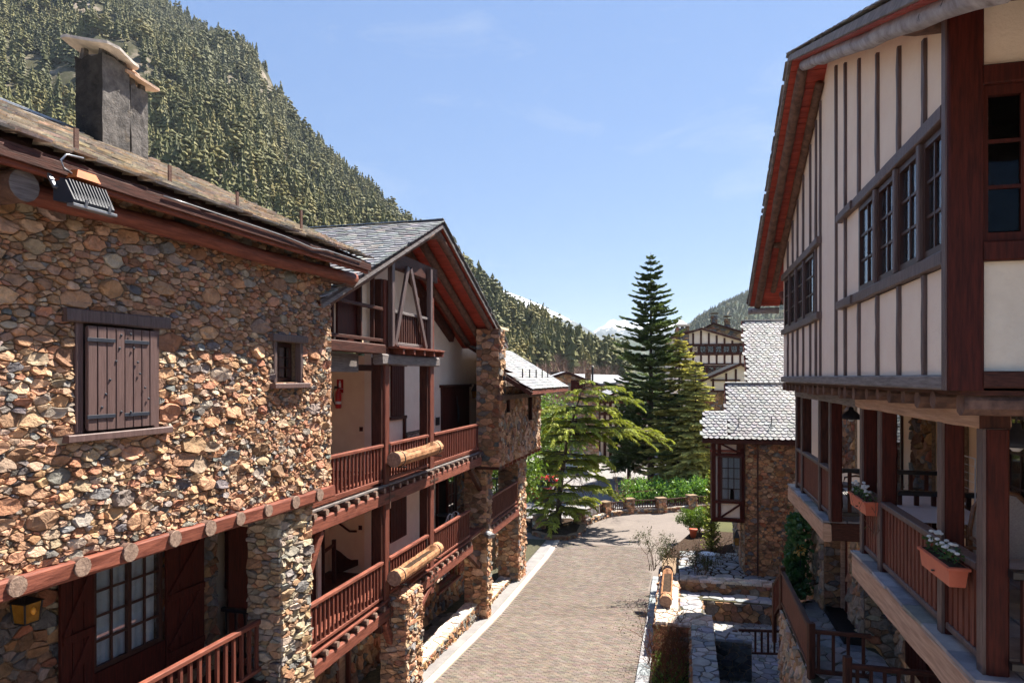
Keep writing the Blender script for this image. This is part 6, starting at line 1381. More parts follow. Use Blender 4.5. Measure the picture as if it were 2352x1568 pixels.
for x in (1608, 1638, 1668, 1690): BM('timber', M['wood'], hV, FV.at(FV.a(x), .05, FV.z(1640, 898)), FV.at(FV.a(x), .05, FV.z(x, 886 - (x - 1598) * .42)), .16, .1)
BM('beam', M['wood_h'], hV, FV.at(FV.a(1600), .08, FV.z(1640, 898)), FV.at(FV.a(1700), .08, FV.z(1640, 898)), .12, .16)
BM('beam', M['wood_h'], hV, FV.at(FV.a(1632), .08, FV.z(1640, 873)), FV.at(FV.a(1700), .08, FV.z(1640, 873)), .12, .14)
pillar(poolX, hV, FV, FV.a(1590), FV.a(1614), -1, .2, FV.z(1600, 885), FV.z(1600, 843), name='chimney', faces='SN', rmin=.12, rmax=.26, cols=GREY_COLS, seed=513)
B('cap_slab', M['flag'], hV, FV, FV.a(1587), FV.a(1617), -1.15, .35, FV.z(1600, 841), FV.z(1600, 837)); MB().lathe(FV.at(FV.a(1601), -.4, FV.z(1600, 837)), [(.3, 0), (.25, .15), (.1, .3)], 8).build('cap_stone', M['flag'], hV)
FU = Fr(4.5, 66, 1, .02, side=1)
hU = gable_house('stone house with a wide low slate roof and brown gable panel behind the cedar', FU, FU.a(1255), FU.a(1376), FU.a(1301), 0, FU.z(1262, 872), FU.z(1374, 886), FU.z(1301, 857), 5, 'mortar', over=.5, roofm='slate_far')
wall(poolX, 'gable_stones', hU, FU, FU.a(1256), FU.a(1375), .04, .04, 0, 8, top=[(FU.a(1256), 0), (FU.a(1375), 0), (FU.a(1374), FU.z(1374, 887)), (FU.a(1301), FU.z(1301, 858)), (FU.a(1256), FU.z(1262, 874))], rmin=.14, rmax=.36, cols=STONE_COLS[:4] + GREY_COLS[:2], seed=521)
B('gable_panel', M['maroon'], hU, FU, FU.a(1311), FU.a(1344), .1, .16, FU.z(1330, 898), FU.z(1330, 873))
window(hU, FU, FU.a(1289), FU.a(1298), FU.z(1293, 897), FU.z(1293, 878), .12, cols=1, rows=2, fw=.08, dep=.05, back=None)
rfU = MB().prism([FU.at(FU.a(1310), -5, FU.z(1301, 857)), FU.at(FU.a(1440), -5, FU.z(1301, 857) - .15), FU.at(FU.a(1440), 1, FU.z(1440, 876)), FU.at(FU.a(1376), 1, FU.z(1376, 880))], (0, 0, -.15)).build('roof', M['slate_far'], hU)
pillar(poolX, hU, FU, FU.a(1346), FU.a(1357), -.5, .1, FU.z(1350, 885), FU.z(1350, 846), name='chimney', faces='SN', rmin=.1, rmax=.2, cols=STONE_COLS, seed=525)
MB().tube([FU.at(FU.a(1361), 0, FU.z(1361, 885)), FU.at(FU.a(1361), 0, FU.z(1361, 842))], .1, 10).build('flue_pipe', M['iron'], hU); MB().lathe(FU.at(FU.a(1361), 0, FU.z(1361, 842)), [(.17, 0), (.03, .12)], 10).build('flue_cap', M['iron'], hU)
FU2 = Fr(10, 74, 1, .0, side=1)
hU2 = gable_house('long low house with pale slate roof and dark timber front left of the tall fir', FU2, FU2.a(1372), FU2.a(1490), FU2.a(1430), 0, FU2.z(1372, 922), FU2.z(1490, 922), FU2.z(1430, 896), 8, 'plaster_white', roofm='slate_far')
for x in range(1376, 1490, 13): BM('timber', M['wood'], hU2, FU2.at(FU2.a(x), .06, 0), FU2.at(FU2.a(x), .06, FU2.z(1430, 922)), .3, .1)
for y in (923, 950, 985): BM('beam', M['wood_h'], hU2, FU2.at(FU2.a(1372), .1, FU2.z(1430, y)), FU2.at(FU2.a(1490), .1, FU2.z(1430, y)), .14, .3)
FU3 = Fr(-2, 84, 1, 0, side=1)
hU3 = gable_house('dark stone house with slab topped chimney at the foot of the hillside', FU3, FU3.a(1225), FU3.a(1290), FU3.a(1250), 0, FU3.z(1225, 880), FU3.z(1290, 880), FU3.z(1250, 866), 8, 'mortar', roofm='slate_far')
B('chimney', M['mortar'], hU3, FU3, FU3.a(1266), FU3.a(1290), -.5, .3, FU3.z(1270, 880), FU3.z(1270, 860)); B('cap_slab', M['flag'], hU3, FU3, FU3.a(1263), FU3.a(1292), -.8, .5, FU3.z(1270, 857), FU3.z(1270, 854))
for x in (1268, 1278, 1288): B('cap_stub', M['mortar'], hU3, FU3, FU3.a(x) - .12, FU3.a(x) + .12, -.3, .1, FU3.z(1270, 860), FU3.z(1270, 857))
poolX.flush(hU)
# dark red garage wall in the shade behind the firs
gr = thing('shed', 'dark timber shed in the shade behind the firs', 'shed', (17, 60, 0)); FG = Fr(14.2, 60, 1, -.1, side=1)
B('wall', M['maroon'], gr, FG, 0, 9, -3, 0, 0, 3.0); MB().prism([FG.at(-.4, .6, 3.0), FG.at(9.4, .6, 3.0), FG.at(9.4, -3.4, 4.2), FG.at(-.4, -3.4, 4.2)], (0, 0, .14)).build('roof', M['slate_far'], gr)
for i in range(10): BM('post', M['wood'], gr, FG.at(.2 + i * .95, .04, 0), FG.at(.2 + i * .95, .04, 3), .16, .1)
# ------------------------------------------------------------------ parked cars
def car(label, p, yaw, paint, van=False):
    t = thing('parked_car', label, 'car', p, 'cars parked beyond the fence'); p = Vector(p); cx = Vector((math.cos(yaw), math.sin(yaw), 0)); cy = Vector((-math.sin(yaw), math.cos(yaw), 0))
    def q(x, y, z): return p + cx * x + cy * y + UZ * z
    st = [(-2.05, .45, .72, .72), (-1.98, .3, .95, .8), (-1.2, .25, 1.0, .86), (0, .22, .98, .88), (1.0, .24, .95, .87), (1.75, .28, .82, .82), (2.02, .36, .66, .68)]
    m = MB(); vs = []; fs = []
    for (x, zb, zt, hw) in st:
        vs += [q(x, -hw * .92, zb), q(x, -hw, zb + .12), q(x, -hw, zt - .15), q(x, -hw * .93, zt), q(x, hw * .93, zt), q(x, hw, zt - .15), q(x, hw, zb + .12), q(x, hw * .92, zb)]
    for k in range(len(st) - 1):
        for i in range(8): j = (i + 1) % 8; fs.append((k * 8 + i, k * 8 + j, k * 8 + 8 + j, k * 8 + 8 + i))
    fs += [tuple(range(7, -1, -1)), tuple(range(48, 56))]; m.add(vs, fs); m.build('body', paint, t, smooth=True)
    zt = 1.62 if van else 1.45
    def ring(x, z, hw): return [q(x, -hw, z), q(x, hw, z)]
    A0, A1, B0, B1 = (-1.95 if van else -1.8, .94), (-1.75 if van else -1.35, zt), (.35 if not van else .6, zt), (1.05 if not van else 1.15, .93)
    g = MB(); V = ring(A0[0], A0[1], .78) + ring(A1[0], A1[1] - .05, .62) + ring(B0[0], B0[1] - .05, .62) + ring(B1[0], B1[1], .78)
    for nm, f, mt in (('rear_window', (0, 2, 3, 1), 'car_glass'), ('windscreen', (4, 6, 7, 5), 'car_glass'), ('side_window', (0, 6, 4, 2), 'car_glass'), ('side_window', (1, 3, 5, 7), 'car_glass')):
        MB().add([V[i] for i in f], [(0, 1, 2, 3)]).build(nm, M[mt], t)
    MB().add([V[2], V[3], V[5], V[4]] + [V[i] + UZ * .05 for i in (2, 3, 5, 4)], [(3, 2, 1, 0), (4, 5, 6, 7), (0, 1, 5, 4), (1, 2, 6, 5), (2, 3, 7, 6), (3, 0, 4, 7)]).build('roof_panel', paint, t)
    for (i, j) in ((0, 2), (1, 3), (4, 6), (5, 7)): BM('window_pillar', paint, t, V[i], V[j], .07, .06)
    for sx in (-1.25, 1.3):
        for sy in (-.8, .8):
            w = MB().tube([q(sx, sy - .1, .31), q(sx, sy + .1, .31)], .31, 18).build('wheel', M['tyre'], t); MB().tube([q(sx, sy + .1 * (1 if sy > 0 else -1), .31), q(sx, sy + .115 * (1 if sy > 0 else -1), .31)], .19, 12).build('rim', M['steel'], w)
    for sy in (-.62, .62):
        MB().beam(q(-2.06, sy - .1, .78), q(-2.06, sy + .1, .78), .06, .16).build('tail_light', M['redpaint'], t); MB().beam(q(1.98, sy - .14, .6), q(1.98, sy + .14, .6), .08, .12).build('headlight', M['white'], t)
    MB().beam(q(-2.07, -.25, .55), q(-2.07, .25, .55), .03, .11).build('number_plate', M['white'], t); MB().beam(q(-2.02, -.75, .4), q(-2.02, .75, .4), .1, .12).build('bumper', M['tyre'], t)
    return t
M['car_glass'] = mat('dark_car_glass', (.03, .05, .055), (.02, .03, .035), .05, .8, 5)
M['tyre'] = mat('black_rubber', (.02, .02, .02), (.015, .015, .015), .8, .2, 5)
M['car_white'] = mat('white_car_paint', (.75, .76, .78), (.72, .73, .75), .2, .5, 5); M['car_silver'] = mat('silver_car_paint', (.5, .52, .53), (.47, .48, .5), .25, .6, 5); M['car_red'] = mat('red_car_paint', (.55, .03, .02), (.48, .025, .018), .2, .6, 5)
car('silver van seen from behind among the parked cars left of the fir', on_z(1334, 1083, 0) + Vector((0, 2, 0)), R(72), M['car_silver'], True)
car('white hatchback parked just beyond the silver van', on_z(1360, 1065, 0) + Vector((0, 2, 0)), R(68), M['car_white'])
car('red car with dark windscreen under the cedar branches', on_z(1232, 1152, 0) + Vector((.4, 1.5, 0)), R(-100), M['car_red'])
car('red car farther back whose roof shows behind the cedar trunk', on_z(1272, 1122, 0) + Vector((0, 2, 0)), R(-95), M['car_red'])
# ------------------------------------------------------------------ vegetation
def needle_mat(name, c1, c2, tr, rough=.6):
    return mat(name, c1, c2, rough, .25, .8, lo=.35, hi=.65, attr=True, transl=tr, detail=3)
M['fir'] = needle_mat('dark_fir_needles', (.15, .2, .085), (.085, .14, .065), (.15, .2, .05))
M['spruce'] = needle_mat('olive_spruce_needles', (.68, .63, .23), (.43, .44, .16), (.53, .5, .12))
M['cedar'] = needle_mat('yellow_green_cedar_needles', (.43, .455, .085), (.23, .285, .065), (.38, .41, .05))
M['bark'] = mat('grey_conifer_bark', (.16, .12, .095), (.07, .05, .04), .9, .15, 8, bump=1.0, bscale=14)
M['twig'] = mat('bare_twigs', (.2, .12, .085), (.11, .065, .05), .9, .15, 5)
M['laurel'] = mat('laurel_leaf', (.2, .36, .07), (.1, .22, .055), .25, .7, 1.5, attr=True, transl=(.2, .35, .04))
M['ivy'] = mat('ivy_leaf', (.06, .17, .055), (.035, .1, .035), .4, .5, 2, attr=True, transl=(.05, .12, .02))
M['bush'] = mat('green_bush_leaf', (.17, .24, .04), (.08, .14, .03), .5, .4, 2, attr=True, transl=(.15, .25, .02))
M['olive'] = mat('grey_green_leaf', (.1, .115, .05), (.06, .075, .035), .6, .3, 2, attr=True, transl=(.08, .1, .03))
M['dry'] = mat('dry_russet_twigs', (.19, .075, .04), (.1, .045, .025), .9, .15, 4)
def tri_mesh(name, V, Fc, col, mt, parent, smooth=False):
    V = np.asarray(V, dtype=np.float64); c = (V.min(0) + V.max(0)) / 2
    me = bpy.data.meshes.new(name); me.from_pydata((V - c).tolist(), [], Fc)
    if col is not None:
        at_ = me.color_attributes.new('Col', 'FLOAT_COLOR', 'POINT'); cc = np.ones((len(V), 4), dtype=np.float32); cc[:, :3] = col; at_.data.foreach_set('color', cc.ravel())
    me.materials.append(mt); o = bpy.data.objects.new(name, me); link(o, parent, c); return o
def conifer(name, label, p, H, Rb, seed, mt, z0=.12, levels=34, nb=6, droop=.25, lift=.15, tw=.5, step=.15, expo=.85, lean=(0, 0), gap=0.0, tipdroop=0.0, wid=.11, bw=.02, nrm_up=.3, trunk_r=.22, group=None, azb=None, irr=.25, longb=(), side=0):
    """trunk plus whorls of branches, each branch carrying flat sprays of needle blades"""
    rng = np.random.default_rng(seed); p = Vector(p); t = thing(name, label, 'tree', p, group)
    def ax(z): f = z / H; return Vector((p.x + lean[0] * f ** 2, p.y + lean[1] * f ** 2, p.z + z))
    MB().tube([ax(H * k / 12) for k in range(13)], [max(.015, trunk_r * (1 - k / 12.2)) for k in range(13)], 10, jit=.06).build('trunk', M['bark'], t, smooth=True)
    V = []; Fc = []; col = []; br = MB()
    todo = []
    for i in range(levels):
        f = (i + rng.uniform(-.3, .3)) / levels; z = H * (z0 + (1 - z0) * f); r = Rb * max(.02, (1 - f)) ** expo
        if gap and rng.random() < gap: continue
        a0 = rng.uniform(0, 6.28)
        for b in range(nb): todo.append((z + rng.uniform(-.12, .12), a0 + b * 6.283 / nb + rng.uniform(-.3, .3), r * rng.uniform(1 - irr, 1 + irr * .5), 1.0 - f))
    for (zf, az, r) in longb: todo.append((zf * H, az, r, .5))
    Z0 = np.zeros(3)
    def branch(o, az, r, f, k_side):
        nonlocal V, Fc, col
        d = Vector((math.cos(az), math.sin(az), 0)); s = Vector((-d.y, d.x, 0)); sw_ = rng.uniform(-.12, .12) * r
        def bp(u): return o + d * (r * u) + s * (sw_ * u * u) + UZ * (r * (-droop * u * (.4 + f) + lift * u * u - tipdroop * max(0, u - .55) ** 2 * 3))
        br.tube([bp(0), bp(.5), bp(1)], [bw * (.5 + r * .4), bw * .6, bw * .25], 4, cap=False)
        n = max(4, int(r / step)); sh0 = rng.uniform(.72, 1.22)
        for k in range(n + 1):
            u = .14 + .86 * (k + rng.uniform(-.3, .3)) / n; u = min(1.02, max(.08, u)); q = bp(u); tg = (bp(min(1.05, u + .05)) - bp(u - .05)).normalized()
            for sd in (-1, 1, 0):
                l = tw * min(1, .35 + r * .4) * (1.15 - .55 * u) * rng.uniform(.6, 1.3)
                dr = (tg * .75 + s * (sd * rng.uniform(.6, 1.0)) + UZ * (rng.uniform(-.35, .15) - tipdroop * rng.uniform(.3, 1.5))).normalized() if sd else (tg + UZ * rng.uniform(-.1, .3)).normalized()
                if sd == 0: l *= .6
                sd2 = dr.cross(UZ + d * rng.uniform(-.5, .5)).normalized() * (wid * rng.uniform(.6, 1.4)); up_ = dr.cross(sd2).normalized() * (wid * .5)
                c = sh0 * rng.uniform(.7, 1.3) * (.8 + .4 * u); c3 = (c, c, c * rng.uniform(.85, 1.1))
                e = q + dr * l - UZ * (tipdroop * l * rng.uniform(.2, .9)); md = q + dr * (l * .45); b_ = len(V)
                V += [q, md + sd2, e, md - sd2, md + up_ * 1.2, md - up_]; Fc += [(b_, b_ + 1, b_ + 2), (b_, b_ + 2, b_ + 3), (b_ + 4, b_ + 2, b_ + 5), (b_, b_ + 4, b_ + 5)]; col += [c3] * 6
        for j in range(k_side):
            u = rng.uniform(.3, .92); branch(bp(u), az + (1 if j % 2 else -1) * rng.uniform(.5, 1.0), r * rng.uniform(.3, .5) * (1.25 - u), f, 0)
    for (z, az, r, f) in todo:
        if azb is not None: r *= azb(az, z / H)
        branch(ax(z), az, max(.12, r), f, side if r > .8 else 0)
    br.build('branches', M['bark'], t, kind='stuff')
    tri_mesh('crown', V, Fc, np.array(col), mt, t); return t
def base_at(x, y): return on_z(x, y, 0)
pf = base_at(1495, 1118)
conifer('fir_tree', 'tall dark fir with a narrow spire top behind the fence', pf, 18.95, 4.1, 11, M['fir'], z0=.13, levels=36, nb=7, droop=.1, lift=.24, tw=.55, step=.13, expo=.62, wid=.095, trunk_r=.3, irr=.5, side=5)
ps = at(1560, 760, 54); conifer('spruce_tree', 'dense olive green spruce leaning against the right side of the tall fir', (ps.x, 54, 0), 12.4, 3.0, 12, M['spruce'], z0=.08, levels=36, nb=9, droop=.2, lift=.12, tw=.55, step=.13, expo=.6, wid=.09, trunk_r=.22, irr=.45, side=5)
ps = at(1598, 900, 52); conifer('spruce_tree', 'shorter olive green spruce beside the slate house', (ps.x, 52, 0), 10.2, 2.3, 13, M['spruce'], z0=.1, levels=28, nb=9, droop=.25, lift=.08, tw=.55, step=.13, expo=.52, wid=.09, trunk_r=.18, irr=.45, side=5)
ps = at(1455, 900, 58); conifer('fir_tree', 'small dark fir half hidden left of the tall fir trunk', (ps.x - .3, 58.5, 0), 8.6, 2.4, 14, M['fir'], z0=.16, levels=22, nb=7, droop=.2, lift=.1, tw=.75, step=.17, expo=.7, trunk_r=.18, irr=.35)
for x, y, h in ((1522, 1113, 5), (1546, 1114, 5), (1566, 1113, 5)):
    q = base_at(x, y); tr = thing('tree_trunk', {1522: 'bare lower trunk just right of the tall fir trunk', 1546: 'bare slim trunk in the middle of the clump below the spruces', 1566: 'bare trunk at the right of the clump below the spruces'}[x], 'tree', q); MB().tube([q, q + Vector((.05, 0, 2)), q + Vector((.1, .05, h))], [.17, .15, .12], 8, jit=.05).build('trunk', M['bark'], tr, smooth=True)
    V = []; Fc = []; rng = np.random.default_rng(x)
    for i in range(260):
        c = q + Vector((rng.normal(0, .8), rng.normal(0, .6), h - .8 + rng.normal(0, .7))); d = Vector(rng.normal(0, 1, 3)).normalized() * .3; s = Vector(rng.normal(0, 1, 3)).normalized() * .09; b_ = len(V); V += [c, c + d + s, c + d * 1.5, c + d - s]; Fc.append((b_, b_ + 1, b_ + 2, b_ + 3))
    tri_mesh('crown', V, Fc, np.full((len(V), 3), 1.0), M['spruce'], tr)
pc = base_at(1282, 1212)
conifer('cedar_tree', 'yellow green weeping cedar with bent top in front of the parked cars', pc, 8.9, 3.0, 15, M['cedar'], z0=.1, levels=19, nb=6, droop=-.02, lift=.02, tw=.36, step=.07, expo=.4, lean=(1.7, .0), tipdroop=.36, wid=.042, side=8, bw=.028, trunk_r=.2, irr=.6, gap=.1,
        azb=lambda az, f: (1.25 if math.cos(az) > .2 and f > .5 else (.8 if f > .75 else 1.0)) * (1.0 if f > .3 else 1.05), longb=((.62, .15, 4.4), (.66, -.2, 4.6), (.7, .35, 3.8), (.86, -.05, 3.0), (.93, .1, 2.3), (.5, 2.9, 3.2), (.8, 3.0, 2.6), (.78, 3.3, 2.9), (.7, 2.8, 2.9), (.45, -.1, 3.0), (.3, 3.1, 3.0), (.28, -.3, 3.2), (.34, .2, 2.9)))
ps = at(1634, 1080, 33); conifer('columnar_shrub', 'slim bright green columnar shrub behind the bay window', (ps.x, 33, 0), 4.4, .45, 16, M['cedar'], z0=.02, levels=30, nb=6, droop=-.5, lift=.3, tw=.25, step=.1, expo=.35, wid=.05, trunk_r=.06)
def leaves(name, mt, parent, fn, n, size, seed, kind=None, aspect=.5, up=.4):
    """many small folded leaves; fn(rng) gives a point"""
    rng = np.random.default_rng(seed); V = []; Fc = []; col = []
    for i in range(n):
        c = fn(rng); d = Vector(rng.normal(0, 1, 3)); d.z += up; d.normalize(); s = d.cross(Vector(rng.normal(0, 1, 3))).normalized(); l = size * rng.uniform(.6, 1.3); w = l * aspect * .5; nn = d.cross(s) * (w * .35); b_ = len(V); k = rng.uniform(.65, 1.35)
        V += [c, c + d * (l * .5) + s * w + nn, c + d * l, c + d * (l * .5) - s * w + nn]; Fc += [(b_, b_ + 1, b_ + 2), (b_, b_ + 2, b_ + 3)]; col += [(k, k, k * .9)] * 4
    o = tri_mesh(name, V, Fc, np.array(col), mt, parent)
    if kind: o['kind'] = kind
    return o
def twigs(p, n, h, spread, seed, depth=3, r0=.02):
    """a branching bare shrub as one mesh, plus its tip points"""
    rng = np.random.default_rng(seed); m = MB(); tips = []
    def grow(q, d, l, r, k):
        e = q + d * l; mid = q + d * (l * .5) + Vector(rng.normal(0, .06 * l, 3)); m.tube([q, mid, e], [r, r * .8, r * .6], 4, cap=False); tips.append(e); tips.append(mid)
        if k: 
            for _ in range(rng.integers(2, 4)): grow(e, (d + Vector(rng.normal(0, .5, 3)) + UZ * .08).normalized(), l * rng.uniform(.5, .8), r * .6, k - 1)
    for i in range(n):
        q = Vector(p) + Vector((rng.normal(0, spread * .25), rng.normal(0, spread * .25), 0)); grow(q, Vector((rng.normal(0, .45), rng.normal(0, .45), 1)).normalized(), h * rng.uniform(.3, .5), r0, depth)
    return m, tips
def shrub(name, label, p, n, h, spread, seed, leafm=None, nl=0, ls=.05, tw='twig', depth=3, r0=.016, group=None):
    t = thing(name, label, 'shrub', p, group); m, tips = twigs(p, n, h, spread, seed, depth, r0); m.build('stems', M[tw], t, kind='stuff')
    if leafm and nl: leaves('foliage', M[leafm], t, lambda g: tips[g.integers(len(tips))] + Vector(g.normal(0, .06, 3)), nl, ls, seed + 1)
    return t
# laurel hedge behind the fence
hd = thing('laurel_hedge', 'bright glossy laurel hedge behind the curved fence', 'hedge', on_z(1535, 1150, 0) + Vector((0, 2.3, 0)))
hpts = [on_z(x, y, 0) + Vector((0, dy, 0)) for (x, y, dy) in ((1448, 1175, 3.0), (1500, 1172, 3.2), (1560, 1168, 2.6), (1625, 1164, 2.2), (1665, 1163, 2.0))]
def hfn(g):
    u = g.random() * (len(hpts) - 1); i = min(int(u), len(hpts) - 2); q = hpts[i].lerp(hpts[i + 1], u - i); r = g.random() ** .4; a = g.uniform(0, 3.14)
    return q + Vector((g.normal(0, .2), math.cos(a) * r * 1.2, .15 + math.sin(a) * r * (1.25 + .25 * math.sin(u * 9)) + g.uniform(-.1, .25)))
leaves('foliage', M['laurel'], hd, hfn, 9000, .19, 21, aspect=.55, up=.9)
MB().prism([hpts[0] - UZ * 0, hpts[2], hpts[4], hpts[4] + Vector((0, .5, 0)), hpts[2] + Vector((0, .5, 0)), hpts[0] + Vector((0, .5, 0))], (0, 0, .9)).build('hedge_core', M['soil'], hd)
# round bush with flower pot by the bay
qb = on_z(1605, 1215, .5); bs = thing('round_bush', 'rounded green bush over the terrace bed by the bay window', 'bush', qb)
qb2 = at(1602, 1192, 36.5)
def bfn(g):
    d = Vector(g.normal(0, 1, 3)).normalized(); r = g.random() ** .25; return qb2 + Vector((d.x * 1.0 * r * (1 + .25 * math.sin(5 * d.y)), d.y * .8 * r, d.z * .55 * r + .12 * math.sin(d.x * 7)))
leaves('foliage', M['bush'], bs, bfn, 4200, .12, 23, up=.5); m, _ = twigs((qb2.x, qb2.y, .5), 5, 1.0, .5, 24, 2, .03); m.build('stems', M['twig'], bs, kind='stuff')
pot = thing('flower_pot', 'red orange pot standing under the round bush', 'pot', (at(1592, 1222, 35.6).x, 35.6, .5)); MB().lathe((at(1592, 1222, 35.6).x, 35.6, .5), [(.13, 0), (.2, .38), (.23, .4), (.23, .48), (.17, .48)], 14).build('pot_body', M['terracotta'], pot, smooth=True)
# ivy on the far end of the half timbered house
iv = thing('ivy', 'dark green ivy climbing beside the lower wall of the half timbered house', 'climbing plant', at(1830, 1390, 17.2))
def ifn(g):
    v = g.random(); z = zR2 + .1 + 1.95 * v; w = .32 + .12 * math.sin(v * 9); a = FR.a(1836, -.2) + g.normal(0, w * .8); return FR.at(a, -.42 + g.random() ** .5 * .55 * (1.1 - .4 * v), z)
leaves('foliage', M['ivy'], iv, ifn, 3600, .12, 31, aspect=.8, up=-.3); m, _ = twigs(FR.at(FR.a(1836, -.3), -.3, zR2), 4, 1.3, .3, 32, 2, .02); m.build('stems', M['twig'], iv, kind='stuff')
yf = thing('yellow_flower', 'yellow flower shaped wind toy standing in the ivy', 'ornament', at(1838, 1262, 16.6)); cF = at(1838, 1262, 16.6); M['yellow'] = mat('yellow_petal', (.75, .55, .2), (.7, .45, .12), .6, .3, 5)
MB().lathe(cF - Vector((0, .02, 0)), [(.03, -.02), (.05, 0), (.03, .02)], 10).build('flower_centre', M['amber'], yf)
for k in range(7):
    a = k * .8976; d = Vector((math.cos(a), 0, math.sin(a))); s = Vector((-d.z, 0, d.x)); MB().prism([cF + d * .03, cF + d * .12 + s * .045, cF + d * .19, cF + d * .12 - s * .045], (0, .012, 0)).build('petal', M['yellow'], yf)
MB().tube([cF, cF - UZ * .9], .012, 6).build('stalk', M['iron'], yf)
# shrubs along the planting beds
q = FT.at(6.3, .0, .5); shrub('wall_shrub', 'spreading grey green shrub at the patio corner above the street', (q.x - .1, q.y, 1.1), 9, 1.5, .9, 41, 'olive', 1500, .07, r0=.018)
q = FT.at(6.6, -1.5, zP); shrub('wall_shrub', 'low grey green bush spilling over the shaded patio', q, 9, 1.0, 1.2, 42, 'olive', 1700, .06)
for i, (a, o, h, sd, lb) in enumerate(((9.0, -.4, 1.3, 43, 'bare thin stemmed shrub beyond the patio near the round bush'), (9.9, -2.6, 1.5, 44, 'dry reed like stems below the bay window'), (9.2, -1.6, 1.3, 45, 'tangle of dry stems between the patio and the round bush'))):
    q = FT.at(a, o, .7); shrub('dry_shrub', lb, q, 16, h, .9, sd, None, tw='twig', depth=2, r0=.01)
for i, (a, o, h, sd, lb, n) in enumerate(((-1.2, -.35, 1.25, 51, 'russet dry shrub against the end of the garden wall', 22), (-2.3, -.5, 1.15, 52, 'russet dry shrub nearest the viewer in the planting bed', 22), (-.7, -.7, 1.2, 53, 'dense russet shrub in the corner between the two walls', 18))):
    q = FT.at(a, o, .3); shrub('dry_shrub', lb, q, n, h, .7, sd, 'olive', 140, .05, tw='dry', depth=3, r0=.012)
q = FT.at(-1.0, .05, .3); shrub('arching_shrub', 'sparse arching shrub leaning out over the kerb', q + Vector((-.1, 0, 0)), 6, 1.9, .3, 54, 'dry', 0, .05, tw='dry', depth=3, r0=.014)
leaves('foliage', M['olive'], bpy.data.objects['arching_shrub'], lambda g: q + Vector((g.normal(-.35, .4), g.normal(0, .3), .9 + g.normal(.2, .4))), 170, .06, 55)
q = FT.at(-2.6, -.6, .3); gr_ = leaves('ground_cover', M['bush'], None, lambda g: FT.at(g.uniform(-6, -.3), g.uniform(-1.0, 0), .3 + g.random() * .25), 1500, .12, 56, kind='stuff'); tag(gr_, 'low green weeds in the planting bed', 'plants')
q = FT.at(.15, -.75, zWt); shrub('wall_shrub', 'small dark twig growing on the corner of the garden wall coping', q, 3, .7, .1, 57, 'olive', 90, .045, depth=2, r0=.01)
q = on_z(1410, 1190, 0) + Vector((0, 1.5, 0)); shrub('bare_sapling', 'leafless twin stemmed sapling behind the fence in front of the parking lot', q, 3, 3.2, .3, 61, None, tw='twig', depth=4, r0=.035)
q = on_z(1390, 1150, 0) + Vector((-1, 1.5, 0)); shrub('bare_sapling', 'bare bush between the cedar and the leafless sapling', q, 12, 2.3, 1.5, 62, None, tw='twig', depth=3, r0=.012)
q = FR.at(FR.a(2050), .0, zR + .95); shrub('climber', 'thin bare climbing stems tangled round the front balcony posts', FR.at(FR.a(2018), .05, zR + .5), 5, .9, .25, 63, 'olive', 60, .03, tw='twig', depth=2, r0=.006)
for x, y, Yd, r_, sd, lb in ((1170, 1085, 34, 1.6, 71, 'bright green bush seen between the stone pillars'), (1265, 1000, 50, 2.6, 72, 'bushy green tree in the yard left of the cedar'), (1225, 960, 52, 2.4, 73, 'green bush against the stone wing corner')):
    c = at(x, y, Yd); tb_ = thing('yard_bush', lb, 'bush', (c.x, c.y, 0))
    leaves('foliage', M['bush'], tb_, lambda g: c + Vector(g.normal(0, 1, 3)).normalized() * (r_ * g.random() ** .3) * (1 + .2 * g.normal()), 2600, .26, sd); m, _ = twigs((c.x, c.y, 0), 4, max(1.2, c.z * .8), .4, sd, 2, .06); m.build('stems', M['twig'], tb_, kind='stuff')
# ------------------------------------------------------------------ mountains
def skyline(pts, x):
    for (x0, y0), (x1, y1) in zip(pts[:-1], pts[1:]):
        if x0 <= x <= x1: f = (x - x0) / (x1 - x0); return y0 + (y1 - y0) * f
    return pts[0][1] if x < pts[0][0] else pts[-1][1]
def hill(name, mt, pts, xs, Yb, Yr, ntf, amp, seed, tree_h=0, nj=46, beyond=.35):
    V = []; nx_ = len(xs)
    for x in xs:
        k = (x - 1176) / F; y0, y1 = Yb(x), Yr(x); ys = skyline(pts, x); zr = E + (866 - ys) / F * y1 - tree_h
        for j in range(nj + 1):
            t = j / nj * (1 + beyond); Y = y0 + (y1 - y0) * t
            if t <= 1: z = -1 + (zr + 1) * t ** 1.05
            else: z = zr - (t - 1) * (zr + 5) * 1.3
            q = Vector((k * Y, Y, 0)); a_ = amp * max(0, min(1, t * 3)) * (.25 + .75 * max(0, 1 - abs(t - .5) * 1.6))
            z += a_ * (noise.fractal(Vector((q.x * ntf, q.y * ntf, seed)), 1.0, 2.0, 5) )
            V.append((q.x, q.y, max(z, -.9)))
    Fc = [(i * (nj + 1) + j, (i + 1) * (nj + 1) + j, (i + 1) * (nj + 1) + j + 1, i * (nj + 1) + j + 1) for i in range(nx_ - 1) for j in range(nj)]
    me = bpy.data.meshes.new(name); me.from_pydata(V, [], Fc); me.materials.append(mt); me.polygons.foreach_set('use_smooth', [True] * len(Fc)); o = bpy.data.objects.new(name, me); link(o); tag(o, kind='structure')
    return o, np.array(V).reshape(nx_, nj + 1, 3)
def rock_mat(name, c_soil, c_soil2, c_rock):
    m = mat(name, c_soil, c_soil2, .95, .1, .03, bump=1.0, bscale=.3, wear=c_rock, wscale=.02, wlo=.5, whi=.62, detail=9); return m
M['hill'] = rock_mat('rocky_hillside', (.06, .056, .03), (.04, .04, .02), (.3, .245, .2))
M['hill_far'] = rock_mat('wooded_far_hill', (.06, .075, .04), (.035, .05, .03), (.12, .11, .08))
